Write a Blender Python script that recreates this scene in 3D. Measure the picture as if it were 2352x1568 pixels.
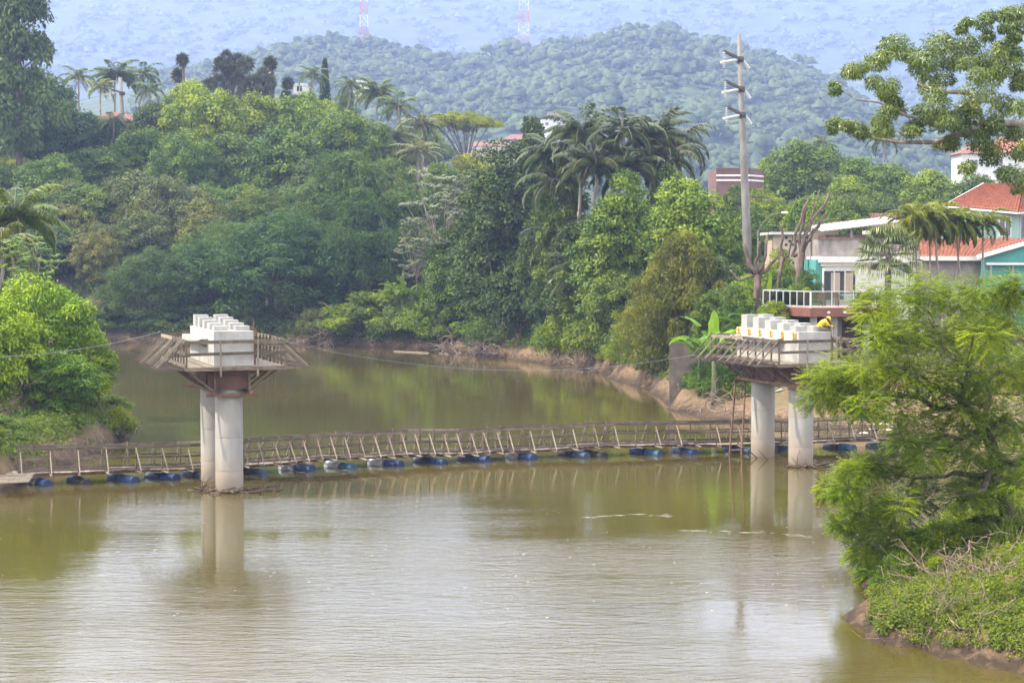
import bpy, math, random
import numpy as np
from mathutils import Vector, Matrix, Quaternion

for _o in list(bpy.data.objects):
    bpy.data.objects.remove(_o, do_unlink=True)
SC = bpy.context.scene
COL = SC.collection
PI = math.pi
random.seed(7)

# ------------------------------------------------------------------ camera
CAMH = 10.2                     # metres above the river
FPX = 4263.0                    # focal length in pixels of a 2352 px wide picture
PITCH = math.atan(196.0 / FPX)
cam_d = bpy.data.cameras.new('camera')
cam_d.sensor_width = 36.0
cam_d.lens = 36.0 * FPX / 2352.0
cam_d.clip_start = 0.5
cam_d.clip_end = 20000
cam = bpy.data.objects.new('camera', cam_d)
cam.location = (0, 0, CAMH)
cam.rotation_euler = (PI / 2 - PITCH, 0, 0)
COL.objects.link(cam)
SC.camera = cam

# ------------------------------------------------------------------ sky and sun
SUN_EL = math.radians(52)
SUN_AZ = math.radians(-99)      # measured from +Y (view direction), negative = to the left
sun_dir = Vector((math.sin(SUN_AZ) * math.cos(SUN_EL), math.cos(SUN_AZ) * math.cos(SUN_EL), math.sin(SUN_EL)))
world = bpy.data.worlds.new('World')
SC.world = world
world.use_nodes = True
wn, wl = world.node_tree.nodes, world.node_tree.links
wn.clear()
w_out = wn.new('ShaderNodeOutputWorld')
w_bg = wn.new('ShaderNodeBackground')
w_sky = wn.new('ShaderNodeTexSky')
w_sky.sky_type = 'NISHITA'
w_sky.sun_disc = False
w_sky.sun_elevation = SUN_EL
w_sky.sun_rotation = SUN_AZ
w_sky.altitude = 20
w_sky.air_density = 1.2
w_sky.dust_density = 2.0
w_sky.ozone_density = 1.0
w_bg.inputs['Strength'].default_value = 0.13
# thin broken cloud over the whole sky
w_tc = wn.new('ShaderNodeTexCoord')
w_map = wn.new('ShaderNodeMapping')
w_map.inputs['Scale'].default_value = (1, 1, 2.2)
w_no = wn.new('ShaderNodeTexNoise')
w_no.inputs['Scale'].default_value = 2.1
w_no.inputs['Detail'].default_value = 6
w_no.inputs['Roughness'].default_value = 0.55
w_rmp = wn.new('ShaderNodeValToRGB')
w_rmp.color_ramp.elements[0].position = 0.34
w_rmp.color_ramp.elements[1].position = 0.62
w_rmp.color_ramp.elements[0].color = (0.42, 0.42, 0.42, 1)
w_rmp.color_ramp.elements[1].color = (0.95, 0.95, 0.95, 1)
w_mix = wn.new('ShaderNodeMixRGB')
w_mix.inputs['Color2'].default_value = (17.0, 17.0, 17.2, 1)
wl.new(w_tc.outputs['Generated'], w_map.inputs['Vector'])
wl.new(w_map.outputs['Vector'], w_no.inputs['Vector'])
wl.new(w_no.outputs['Fac'], w_rmp.inputs['Fac'])
wl.new(w_rmp.outputs['Color'], w_mix.inputs['Fac'])
wl.new(w_sky.outputs['Color'], w_mix.inputs['Color1'])
wl.new(w_mix.outputs['Color'], w_bg.inputs['Color'])
wl.new(w_bg.outputs['Background'], w_out.inputs['Surface'])

sun_l = bpy.data.lights.new('sun', 'SUN')
sun_l.energy = 4.9
sun_l.angle = math.radians(0.6)
sun_l.color = (1.0, 0.90, 0.72)
sun_o = bpy.data.objects.new('sun', sun_l)
sun_o.rotation_euler = (-sun_dir).to_track_quat('-Z', 'Y').to_euler()
COL.objects.link(sun_o)

SC.view_settings.view_transform = 'Standard'
SC.view_settings.look = 'None'
SC.view_settings.exposure = 1.15
SC.view_settings.gamma = 1.0
SC.view_settings.use_curve_mapping = False
SC.render.engine = 'CYCLES'
cy = SC.cycles
cy.use_denoising = True
try:
    cy.denoiser = 'OPENIMAGEDENOISE'
    cy.denoising_input_passes = 'RGB_ALBEDO_NORMAL'
    cy.denoising_prefilter = 'ACCURATE'
except Exception:
    pass
cy.max_bounces = 6
cy.diffuse_bounces = 3
cy.glossy_bounces = 3
cy.transmission_bounces = 4
cy.transparent_max_bounces = 8
cy.volume_bounces = 1
cy.use_adaptive_sampling = True
cy.adaptive_threshold = 0.03
cy.adaptive_min_samples = 16
world.cycles.sampling_method = 'MANUAL'
world.cycles.sample_map_resolution = 512
cy.caustics_reflective = False
cy.caustics_refractive = False
cy.sample_clamp_indirect = 6.0

# ------------------------------------------------------------------ picture -> place
_cp, _sp = math.cos(PITCH), math.sin(PITCH)
def PP(u, v, Y):
    """world point seen at picture point (u, v) (2352 px wide) at depth Y"""
    cx, cyy = (u - 1176.0) / FPX, (784.0 - v) / FPX
    ry = _cp + cyy * _sp
    rz = -_sp + cyy * _cp
    return Vector((cx * Y / ry, Y, CAMH + rz * Y / ry))
def GG(u, v, z=0.0):
    """world point at height z seen at (u, v)"""
    cx, cyy = (u - 1176.0) / FPX, (784.0 - v) / FPX
    ry = _cp + cyy * _sp
    rz = -_sp + cyy * _cp
    t = (z - CAMH) / rz
    return Vector((cx * t, ry * t, z))
def PXM(Y):
    return FPX / Y

# ------------------------------------------------------------------ object helpers
def tag(o, label=None, cat=None, group=None, kind=None):
    if label: o['label'] = label
    if cat: o['category'] = cat
    if group: o['group'] = group
    if kind: o['kind'] = kind
    return o
def empty(name, loc, label=None, cat=None, group=None, kind=None, rz=0.0):
    o = bpy.data.objects.new(name, None)
    o.location = loc
    o.rotation_euler = (0, 0, rz)
    o.empty_display_size = 0.3
    COL.objects.link(o)
    return tag(o, label, cat, group, kind)
def rest(o):
    return Matrix.LocRotScale(o.location, o.rotation_euler, o.scale)
def adopt(o, parent):
    """parent a mesh whose own transform is given in world space"""
    if parent is not None:
        m = rest(parent)
        p = parent
        inv = parent.matrix_parent_inverse
        if p.parent is not None:
            m = rest(p.parent) @ inv @ p.matrix_basis
        o.parent = parent
        o.matrix_parent_inverse = m.inverted()
def link(name, me, parent=None, mw=None):
    o = bpy.data.objects.new(name, me)
    COL.objects.link(o)
    if mw is not None:
        o.matrix_basis = mw
    adopt(o, parent)
    return o
def pmesh(name, verts, faces, mat, smooth=False):
    me = bpy.data.meshes.new(name)
    me.from_pydata([tuple(v) for v in verts], [], faces)
    if mat: me.materials.append(mat)
    if smooth:
        me.polygons.foreach_set('use_smooth', [True] * len(me.polygons))
    me.update()
    return me
def qmesh(name, V, F, mat, tint=None, smooth=False):
    """big quad (or tri) mesh out of numpy arrays"""
    me = bpy.data.meshes.new(name)
    n, k = F.shape
    me.vertices.add(len(V))
    me.vertices.foreach_set('co', np.ascontiguousarray(V, dtype=np.float32).ravel())
    me.loops.add(n * k)
    me.loops.foreach_set('vertex_index', np.ascontiguousarray(F, dtype=np.int32).ravel())
    me.polygons.add(n)
    me.polygons.foreach_set('loop_start', np.arange(0, n * k, k, dtype=np.int32))
    if smooth:
        me.polygons.foreach_set('use_smooth', np.ones(n, dtype=bool))
    if tint is not None:
        a = me.attributes.new('tint', 'FLOAT', 'FACE')
        a.data.foreach_set('value', np.ascontiguousarray(tint, dtype=np.float32))
    if mat: me.materials.append(mat)
    me.update(calc_edges=True)
    return me

class MB:
    """collects boxes, bars, tubes and loose faces into one mesh"""
    def __init__(s):
        s.v, s.f = [], []
    def add(s, verts, faces):
        b = len(s.v)
        s.v += [Vector(p) for p in verts]
        s.f += [[b + i for i in f] for f in faces]
    def hexa(s, p):
        s.add(p, [(0, 3, 2, 1), (4, 5, 6, 7), (0, 1, 5, 4), (1, 2, 6, 5), (2, 3, 7, 6), (3, 0, 4, 7)])
    def box(s, x0, x1, y0, y1, z0, z1):
        s.hexa([(x0, y0, z0), (x1, y0, z0), (x1, y1, z0), (x0, y1, z0), (x0, y0, z1), (x1, y0, z1), (x1, y1, z1), (x0, y1, z1)])
    def bar(s, p, q, w, h, up=(0, 0, 1)):
        p, q = Vector(p), Vector(q)
        d = (q - p).normalized()
        a = d.cross(Vector(up))
        if a.length < 1e-4: a = d.cross(Vector((1, 0, 0)))
        a.normalize(); b = a.cross(d).normalized()
        a *= w / 2; b *= h / 2
        s.hexa([p - a - b, p + a - b, q + a - b, q - a - b, p - a + b, p + a + b, q + a + b, q - a + b])
    def tube(s, pts, radii, n=6, cap=True):
        pts = [Vector(p) for p in pts]
        b0 = len(s.v)
        prev = None
        for i, p in enumerate(pts):
            d = (pts[min(i + 1, len(pts) - 1)] - pts[max(i - 1, 0)])
            if d.length < 1e-6: d = Vector((0, 0, 1))
            d.normalize()
            if prev is None:
                a = d.cross(Vector((0.31, 0.17, 0.93)))
                if a.length < 1e-3: a = d.cross(Vector((1, 0, 0)))
            else:
                a = prev - d * prev.dot(d)
            a.normalize(); prev = a
            b = d.cross(a)
            r = radii[i] if hasattr(radii, '__len__') else radii
            for k in range(n):
                t = 2 * PI * k / n
                s.v.append(p + a * (math.cos(t) * r) + b * (math.sin(t) * r))
        for i in range(len(pts) - 1):
            for k in range(n):
                k2 = (k + 1) % n
                s.f.append([b0 + i * n + k, b0 + i * n + k2, b0 + (i + 1) * n + k2, b0 + (i + 1) * n + k])
        if cap:
            s.f.append([b0 + k for k in range(n)][::-1])
            s.f.append([b0 + (len(pts) - 1) * n + k for k in range(n)])
    def lathe(s, c, prof, n=24):
        """prof: [(r, z)] round the vertical axis through c"""
        b0 = len(s.v)
        for r, z in prof:
            for k in range(n):
                t = 2 * PI * k / n
                s.v.append(Vector((c[0] + r * math.cos(t), c[1] + r * math.sin(t), c[2] + z)))
        for i in range(len(prof) - 1):
            for k in range(n):
                k2 = (k + 1) % n
                s.f.append([b0 + i * n + k, b0 + i * n + k2, b0 + (i + 1) * n + k2, b0 + (i + 1) * n + k])
        s.f.append([b0 + k for k in range(n)][::-1])
        s.f.append([b0 + (len(prof) - 1) * n + k for k in range(n)])
    def prism(s, poly, z0, z1):
        n = len(poly)
        vs = [(p[0], p[1], z0) for p in poly] + [(p[0], p[1], z1) for p in poly]
        fs = [tuple(range(n))[::-1], tuple(range(n, 2 * n))] + [(i, (i + 1) % n, n + (i + 1) % n, n + i) for i in range(n)]
        s.add(vs, fs)
    def build(s, name, mat, parent=None, smooth=False):
        return link(name, pmesh(name, s.v, s.f, mat, smooth), parent)

_cubes = {}
def beam(name, p, q, w, h, mat, parent=None, up=(0, 0, 1)):
    """one board between two points: every board of a material shares a slightly bevelled unit block"""
    me = _cubes.get(mat.name)
    if me is None:
        e = 0.03
        vs, fs = [], []
        me = pmesh('board', [(x, y, z) for x in (-.5, .5) for y in (-.5, .5) for z in (-.5, .5)],
                   [(0, 1, 3, 2), (4, 6, 7, 5), (0, 4, 5, 1), (2, 3, 7, 6), (0, 2, 6, 4), (1, 5, 7, 3)], mat)
        _cubes[mat.name] = me
    p, q = Vector(p), Vector(q)
    d = q - p
    L = d.length
    d.normalize()
    a = Vector(up).cross(d)
    if a.length < 1e-4: a = Vector((1, 0, 0)).cross(d)
    a.normalize(); b = d.cross(a).normalized()
    m = Matrix(((d.x * L, a.x * w, b.x * h, 0), (d.y * L, a.y * w, b.y * h, 0), (d.z * L, a.z * w, b.z * h, 0), (0, 0, 0, 1)))
    m.translation = (p + q) / 2
    return link(name, me, parent, m)

# ------------------------------------------------------------------ materials
def nodes_of(name):
    m = bpy.data.materials.new(name)
    m.use_nodes = True
    nt = m.node_tree
    nt.nodes.clear()
    out = nt.nodes.new('ShaderNodeOutputMaterial')
    return m, nt, out
def N(nt, t, **kw):
    n = nt.nodes.new(t)
    for k, v in kw.items():
        n.inputs[k].default_value = v
    return n
def mat(name, c1, c2=None, scale=3.0, rough=0.75, bump=0.0, stretch=(1, 1, 1), rand=0.0, metal=0.0, spec=0.3, detail=5, coord='pos', lo=0.35, hi=0.65, stain=None):
    m, nt, out = nodes_of(name)
    L = nt.links.new
    bs = N(nt, 'ShaderNodeBsdfPrincipled', Roughness=rough, Metallic=metal)
    bs.inputs['Specular IOR Level'].default_value = spec
    L(bs.outputs[0], out.inputs[0])
    if c2 is None: c2 = tuple(x * 0.75 for x in c1)
    if coord == 'pos':
        src = nt.nodes.new('ShaderNodeNewGeometry').outputs['Position']
    else:
        src = nt.nodes.new('ShaderNodeTexCoord').outputs['Object']
    mp = nt.nodes.new('ShaderNodeMapping')
    mp.inputs['Scale'].default_value = stretch
    L(src, mp.inputs[0])
    no = N(nt, 'ShaderNodeTexNoise', Scale=scale, Detail=detail, Roughness=0.6)
    L(mp.outputs[0], no.inputs['Vector'])
    rp = nt.nodes.new('ShaderNodeValToRGB')
    rp.color_ramp.elements[0].position = lo; rp.color_ramp.elements[1].position = hi
    rp.color_ramp.elements[0].color = (*c2, 1); rp.color_ramp.elements[1].color = (*c1, 1)
    L(no.outputs['Fac'], rp.inputs[0])
    col = rp.outputs[0]
    if stain:
        # a second, slower noise lays a stain of its own colour over the surface
        n2 = N(nt, 'ShaderNodeTexNoise', Scale=stain[1], Detail=6, Roughness=0.65)
        mp2 = nt.nodes.new('ShaderNodeMapping'); mp2.inputs['Scale'].default_value = stain[2]
        L(src, mp2.inputs[0]); L(mp2.outputs[0], n2.inputs['Vector'])
        r2 = nt.nodes.new('ShaderNodeValToRGB')
        r2.color_ramp.elements[0].position = stain[3]; r2.color_ramp.elements[1].position = stain[4]
        L(n2.outputs['Fac'], r2.inputs[0])
        mx = nt.nodes.new('ShaderNodeMixRGB'); mx.inputs[2].default_value = (*stain[0], 1)
        L(r2.outputs[0], mx.inputs[0]); L(col, mx.inputs[1])
        col = mx.outputs[0]
    if rand:
        oi = nt.nodes.new('ShaderNodeObjectInfo')
        mr = N(nt, 'ShaderNodeMapRange'); mr.inputs[3].default_value = 1 - rand; mr.inputs[4].default_value = 1 + rand
        L(oi.outputs['Random'], mr.inputs[0])
        mu = nt.nodes.new('ShaderNodeMixRGB'); mu.blend_type = 'MULTIPLY'; mu.inputs[0].default_value = 1
        L(col, mu.inputs[1]); L(mr.outputs[0], mu.inputs[2])
        col = mu.outputs[0]
    L(col, bs.inputs['Base Color'])
    if bump:
        bp = N(nt, 'ShaderNodeBump', Strength=bump, Distance=0.03)
        L(no.outputs['Fac'], bp.inputs['Height']); L(bp.outputs[0], bs.inputs['Normal'])
    return m

def foliage_mat(name, trans=0.35, rough=0.6, vary=0.55, spec=0.25):
    """leaf colour comes from the tree's own colour (object colour), varied leaf by leaf"""
    m, nt, out = nodes_of(name)
    L = nt.links.new
    oi = nt.nodes.new('ShaderNodeObjectInfo')
    at = nt.nodes.new('ShaderNodeAttribute'); at.attribute_name = 'tint'
    mr = N(nt, 'ShaderNodeMapRange'); mr.inputs[3].default_value = 1 - vary; mr.inputs[4].default_value = 1 + vary
    L(at.outputs['Fac'], mr.inputs[0])
    mu = nt.nodes.new('ShaderNodeMixRGB'); mu.blend_type = 'MULTIPLY'; mu.inputs[0].default_value = 1
    L(oi.outputs['Color'], mu.inputs[1]); L(mr.outputs[0], mu.inputs[2])
    # young leaves lean to yellow, old ones to blue green
    hs = N(nt, 'ShaderNodeHueSaturation', Saturation=1.12, Value=1.0)
    mh = N(nt, 'ShaderNodeMapRange'); mh.inputs[3].default_value = 0.525; mh.inputs[4].default_value = 0.475
    L(at.outputs['Fac'], mh.inputs[0]); L(mh.outputs[0], hs.inputs['Hue'])
    L(mu.outputs[0], hs.inputs['Color'])
    bs = N(nt, 'ShaderNodeBsdfPrincipled', Roughness=rough)
    bs.inputs['Specular IOR Level'].default_value = spec
    L(hs.outputs[0], bs.inputs['Base Color'])
    tr = nt.nodes.new('ShaderNodeBsdfTranslucent')
    ty = nt.nodes.new('ShaderNodeMixRGB'); ty.blend_type = 'MULTIPLY'; ty.inputs[0].default_value = 1; ty.inputs[2].default_value = (1.25, 1.2, 0.5, 1)
    L(hs.outputs[0], ty.inputs[1]); L(ty.outputs[0], tr.inputs[0])
    mx = N(nt, 'ShaderNodeMixShader'); mx.inputs[0].default_value = trans
    L(bs.outputs[0], mx.inputs[1]); L(tr.outputs[0], mx.inputs[2])
    L(mx.outputs[0], out.inputs[0])
    return m

M = {}
M['leaf'] = foliage_mat('leaf', 0.22)
M['leaf_fine'] = foliage_mat('leaf_fine', 0.45, 0.6, 0.5)
M['leaf_gloss'] = foliage_mat('leaf_gloss', 0.25, 0.38, 0.45, 0.5)
M['bark'] = mat('bark', (0.16, 0.13, 0.10), (0.06, 0.05, 0.04), 4, 0.9, 0.5, (1, 1, .3))
M['bark_pale'] = mat('bark_pale', (0.30, 0.26, 0.22), (0.14, 0.11, 0.09), 4, 0.9, 0.5, (1, 1, .3))
M['bark_dead'] = mat('bark_dead', (0.130, 0.090, 0.068), (0.043, 0.032, 0.026), 3.5, 0.9, 0.6, (1, 1, .35))
M['twig'] = mat('twig', (0.23, 0.17, 0.13), (0.11, 0.08, 0.06), 6, 0.9, 0, rand=0.2)
M['concrete'] = mat('concrete', (0.44, 0.42, 0.385), (0.33, 0.315, 0.29), 1.6, 0.85, 0.25, (1, 1, .5), stain=((0.25, 0.235, 0.21), 0.9, (1, 1, .35), .52, .75))
M['concrete_cap'] = mat('concrete_cap', (0.359, 0.347, 0.322), (0.285, 0.273, 0.254), 2.2, 0.85, 0.25, stain=((0.20, 0.19, 0.175), 1.3, (1.2, 1.2, .45), .50, .74))
M['concrete_pad'] = mat('concrete_pad', (0.318, 0.309, 0.286), (0.255, 0.249, 0.229), 4, 0.85, 0.2, rand=0.06)
M['concrete_old'] = mat('concrete_old', (0.125, 0.098, 0.08), (0.06, 0.05, 0.043), 1.2, 0.95, 0.6, stain=((0.05, 0.045, 0.035), 0.5, (1, 1, .4), .5, .66))
M['wood'] = mat('wood', (0.135, 0.105, 0.076), (0.068, 0.053, 0.040), 3, 0.85, 0.3, (1, 1, 2.5), rand=0.28)
M['wood_pale'] = mat('wood_pale', (0.240, 0.200, 0.148), (0.152, 0.124, 0.092), 4, 0.85, 0.2, rand=0.22)
M['wood_brown'] = mat('wood_brown', (0.20, 0.115, 0.075), (0.09, 0.055, 0.04), 3, 0.85, 0.3, rand=0.25)
M['plywood'] = mat('plywood', (0.115, 0.062, 0.046), (0.06, 0.035, 0.028), 2, 0.75, 0.2, rand=0.2)
M['plywood_pale'] = mat('plywood_pale', (0.66, 0.57, 0.42), (0.52, 0.44, 0.32), 3, 0.75, 0.1)
M['clamp'] = mat('clamp', (0.60, 0.36, 0.04), (0.45, 0.25, 0.03), 8, 0.5)
M['steel'] = mat('steel', (0.30, 0.29, 0.28), (0.2, 0.19, 0.18), 6, 0.45, 0, metal=0.6)
M['rust'] = mat('rust', (0.16, 0.075, 0.04), (0.08, 0.04, 0.025), 8, 0.85)
M['debris'] = mat('debris', (0.11, 0.075, 0.05), (0.04, 0.03, 0.02), 5, 0.95, 0.5)
M['rope'] = mat('rope', (0.24, 0.25, 0.28), (0.16, 0.17, 0.19), 20, 0.8)
M['dark'] = mat('dark', (0.02, 0.02, 0.02), (0.012, 0.012, 0.012), 5, 0.7)

# ------------------------------------------------------------------ terrain
RIGHT_SHORE = [(30, -30), (26, 10), (19, 33), (13.6, 44.2), (9.8, 48.7), (9.9, 50.6), (10.5, 54), (11.6, 59), (14.5, 66), (19, 75), (23, 85), (24, 95),
               (22.3, 103), (18.6, 108.5), (14.0, 113.5), (11.6, 118), (10.9, 127), (11.2, 137), (7.8, 162), (4.2, 174), (-2.5, 189), (-6.4, 199),
               (-15.3, 207), (-20.5, 211), (-30, 215), (-45, 218), (-60, 217), (-90, 210), (-140, 196), (-240, 170)]
LEFT_SHORE = [(-240, 130), (-120, 148), (-70, 150), (-45, 141), (-33, 128), (-25.5, 115), (-22.0, 106), (-21.6, 100), (-22.0, 90), (-22.6, 80),
              (-25, 60), (-32, 20), (-36, -30)]
RIVER = np.array(RIGHT_SHORE + LEFT_SHORE, dtype=float)

def sdist(X, Y):
    """signed distance to the river's edge, negative on the water"""
    X = np.asarray(X, float); Y = np.asarray(Y, float)
    best = np.full(X.shape, 1e18)
    inside = np.zeros(X.shape, bool)
    n = len(RIVER)
    for i in range(n):
        ax, ay = RIVER[i]; bx, by = RIVER[(i + 1) % n]
        dx, dy = bx - ax, by - ay
        t = np.clip(((X - ax) * dx + (Y - ay) * dy) / (dx * dx + dy * dy), 0, 1)
        d2 = (X - ax - t * dx) ** 2 + (Y - ay - t * dy) ** 2
        best = np.minimum(best, d2)
        if ay != by:
            c = ((ay > Y) != (by > Y)) & (X < (bx - ax) * (Y - ay) / (by - ay) + ax)
            inside ^= c
    d = np.sqrt(best)
    return np.where(inside, -d, d)
def sstep(a, b, x):
    t = np.clip((x - a) / (b - a), 0, 1)
    return t * t * (3 - 2 * t)
def wob(X, Y, s, ph=0.0):
    return (np.sin(X / s + 1.7 * np.sin(Y / s * 0.7 + ph)) + np.sin(Y / s * 1.13 + 1.3 * np.sin(X / s * 0.61 + 2 + ph)) + np.sin((X + Y) / s * 0.57 + ph * 3)) / 3
def hgt(X, Y):
    X = np.asarray(X, float); Y = np.asarray(Y, float)
    jit = 0.5 * wob(X, Y, 1.3) + 0.3 * wob(X, Y, 0.55, 2)
    d = sdist(X, Y) + jit
    bed = -1.6 * sstep(0, 5, -d) - 0.12
    p = np.maximum(d, 0)
    soil = sstep(96, 104, Y) * sstep(124, 118, Y) * sstep(0, 8, X)          # the trodden clay bank by the walkway
    near = sstep(75, 62, Y) * sstep(0, 5, X)
    bank = (1.5 - 0.7 * near) * (1 - np.exp(-p / (0.55 + 2.6 * soil + 0.25 * near))) + 0.12
    hill = sstep(8, -22, X) * sstep(195, 222, Y)
    h_hill = np.minimum(0.33 * np.maximum(p - 4, 0), 25 + 0 * p)
    h_hill = 25 * (1 - np.exp(-np.maximum(p - 4, 0) * 0.40 / 25.0)) * 1.12
    right = sstep(0, 14, X) * sstep(95, 110, Y) * (1 - soil * 0.2)
    h_right = 2.2 * sstep(3, 14, p) + 2.2 * sstep(14, 50, p)
    leftb = sstep(-15, -20, X) * sstep(160, 140, Y)
    h_left = 1.8 * sstep(2, 14, p) + 0.03 * p
    h_near = near * (1.5 * sstep(2.2, 7.5, p) + 0.05 * p)
    h_mid = 0.03 * np.minimum(p, 100)
    back = sstep(280, 620, Y) * 12 + sstep(900, 2200, Y) * 40
    land = bank + hill * h_hill + (1 - hill) * (right * h_right + leftb * h_left + h_near + h_mid) + back * (1 - 0.55 * hill)
    land = land + sstep(2, 12, p) * 0.35 * wob(X, Y, 6, 1)
    return np.where(d > 0, land, bed)
def hz(x, y):
    return float(hgt(np.array([x]), np.array([y]))[0])

def TG(u, v, y0=40.0, y1=260.0):
    """where the sight line through (u, v) first meets the ground or the water"""
    ys = np.linspace(y0, y1, 1800)
    a, b = PP(u, v, y0), PP(u, v, y1)
    t = (ys - y0) / (y1 - y0)
    xs = a.x + (b.x - a.x) * t; zs = a.z + (b.z - a.z) * t
    g = np.maximum(hgt(xs, ys), 0.0)
    k = int(np.argmax(zs <= g))
    return Vector((xs[k], ys[k], g[k]))
def axis(segs):
    out = [segs[0][0]]
    for a, b, st in segs:
        n = max(1, int(round((b - a) / st)))
        out += [a + (b - a) * (i + 1) / n for i in range(n)]
    return np.array(out)
gx = axis([(-3100, -600, 120), (-600, -150, 22), (-150, -60, 5), (-60, -26, 1.6), (-26, 30, 0.75), (30, 60, 1.6), (60, 150, 5), (150, 600, 22), (600, 3100, 120)])
gy = axis([(-150, 0, 15), (0, 36, 3), (36, 62, 0.7), (62, 95, 1.6), (95, 135, 0.8), (135, 240, 1.6), (240, 360, 4), (360, 800, 12), (800, 4800, 100)])
GX, GY = np.meshgrid(gx, gy)
GZ = hgt(GX, GY)
nX, nY = len(gx), len(gy)
idx = np.arange(nX * nY).reshape(nY, nX)
F = np.stack([idx[:-1, :-1], idx[:-1, 1:], idx[1:, 1:], idx[1:, :-1]], -1).reshape(-1, 4)

def ground_mat():
    m, nt, out = nodes_of('ground')
    L = nt.links.new
    bs = N(nt, 'ShaderNodeBsdfPrincipled', Roughness=0.95); bs.inputs['Specular IOR Level'].default_value = 0.15
    L(bs.outputs[0], out.inputs[0])
    g = nt.nodes.new('ShaderNodeNewGeometry')
    n1 = N(nt, 'ShaderNodeTexNoise', Scale=0.35, Detail=8, Roughness=0.65); L(g.outputs['Position'], n1.inputs['Vector'])
    n2 = N(nt, 'ShaderNodeTexNoise', Scale=2.5, Detail=6, Roughness=0.7); L(g.outputs['Position'], n2.inputs['Vector'])
    r1 = nt.nodes.new('ShaderNodeValToRGB')
    e = r1.color_ramp.elements
    e[0].position = 0.36; e[0].color = (0.19, 0.115, 0.07, 1)
    e[1].position = 0.66; e[1].color = (0.055, 0.085, 0.02, 1)
    k = e.new(0.5); k.color = (0.12, 0.09, 0.05, 1)
    L(n1.outputs['Fac'], r1.inputs[0])
    sx = nt.nodes.new('ShaderNodeSeparateXYZ'); L(g.outputs['Position'], sx.inputs[0])
    # bare clay close to the water level, greener above
    mr = N(nt, 'ShaderNodeMapRange'); mr.inputs[1].default_value = 1.2; mr.inputs[2].default_value = 2.8
    ad = nt.nodes.new('ShaderNodeMath'); ad.operation = 'ADD'
    ml = nt.nodes.new('ShaderNodeMath'); ml.operation = 'MULTIPLY'; ml.inputs[1].default_value = 1.6
    L(n2.outputs['Fac'], ml.inputs[0]); L(ml.outputs[0], ad.inputs[0]); L(sx.outputs['Z'], ad.inputs[1]); L(ad.outputs[0], mr.inputs[0])
    cl = nt.nodes.new('ShaderNodeValToRGB')
    cl.color_ramp.elements[0].color = (0.085, 0.055, 0.036, 1); cl.color_ramp.elements[0].position = 0.3
    cl.color_ramp.elements[1].color = (0.20, 0.135, 0.085, 1); cl.color_ramp.elements[1].position = 0.7
    L(n2.outputs['Fac'], cl.inputs[0])
    mx = nt.nodes.new('ShaderNodeMixRGB'); L(mr.outputs[0], mx.inputs[0]); L(cl.outputs[0], mx.inputs[1]); L(r1.outputs[0], mx.inputs[2])
    wet = N(nt, 'ShaderNodeMapRange'); wet.inputs[1].default_value = 0.85; wet.inputs[2].default_value = 1.55
    L(ad.outputs[0], wet.inputs[0])
    mw = nt.nodes.new('ShaderNodeMixRGB'); mw.inputs[1].default_value = (0.035, 0.024, 0.016, 1)
    L(wet.outputs[0], mw.inputs[0]); L(mx.outputs[0], mw.inputs[2])
    L(mw.outputs[0], bs.inputs['Base Color'])
    bp = N(nt, 'ShaderNodeBump', Strength=0.7, Distance=0.15); L(n2.outputs['Fac'], bp.inputs['Height']); L(bp.outputs[0], bs.inputs['Normal'])
    return m
ground = link('ground', qmesh('ground', np.stack([GX, GY, GZ], -1).reshape(-1, 3), F, ground_mat(), smooth=True))
tag(ground, kind='structure')

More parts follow.
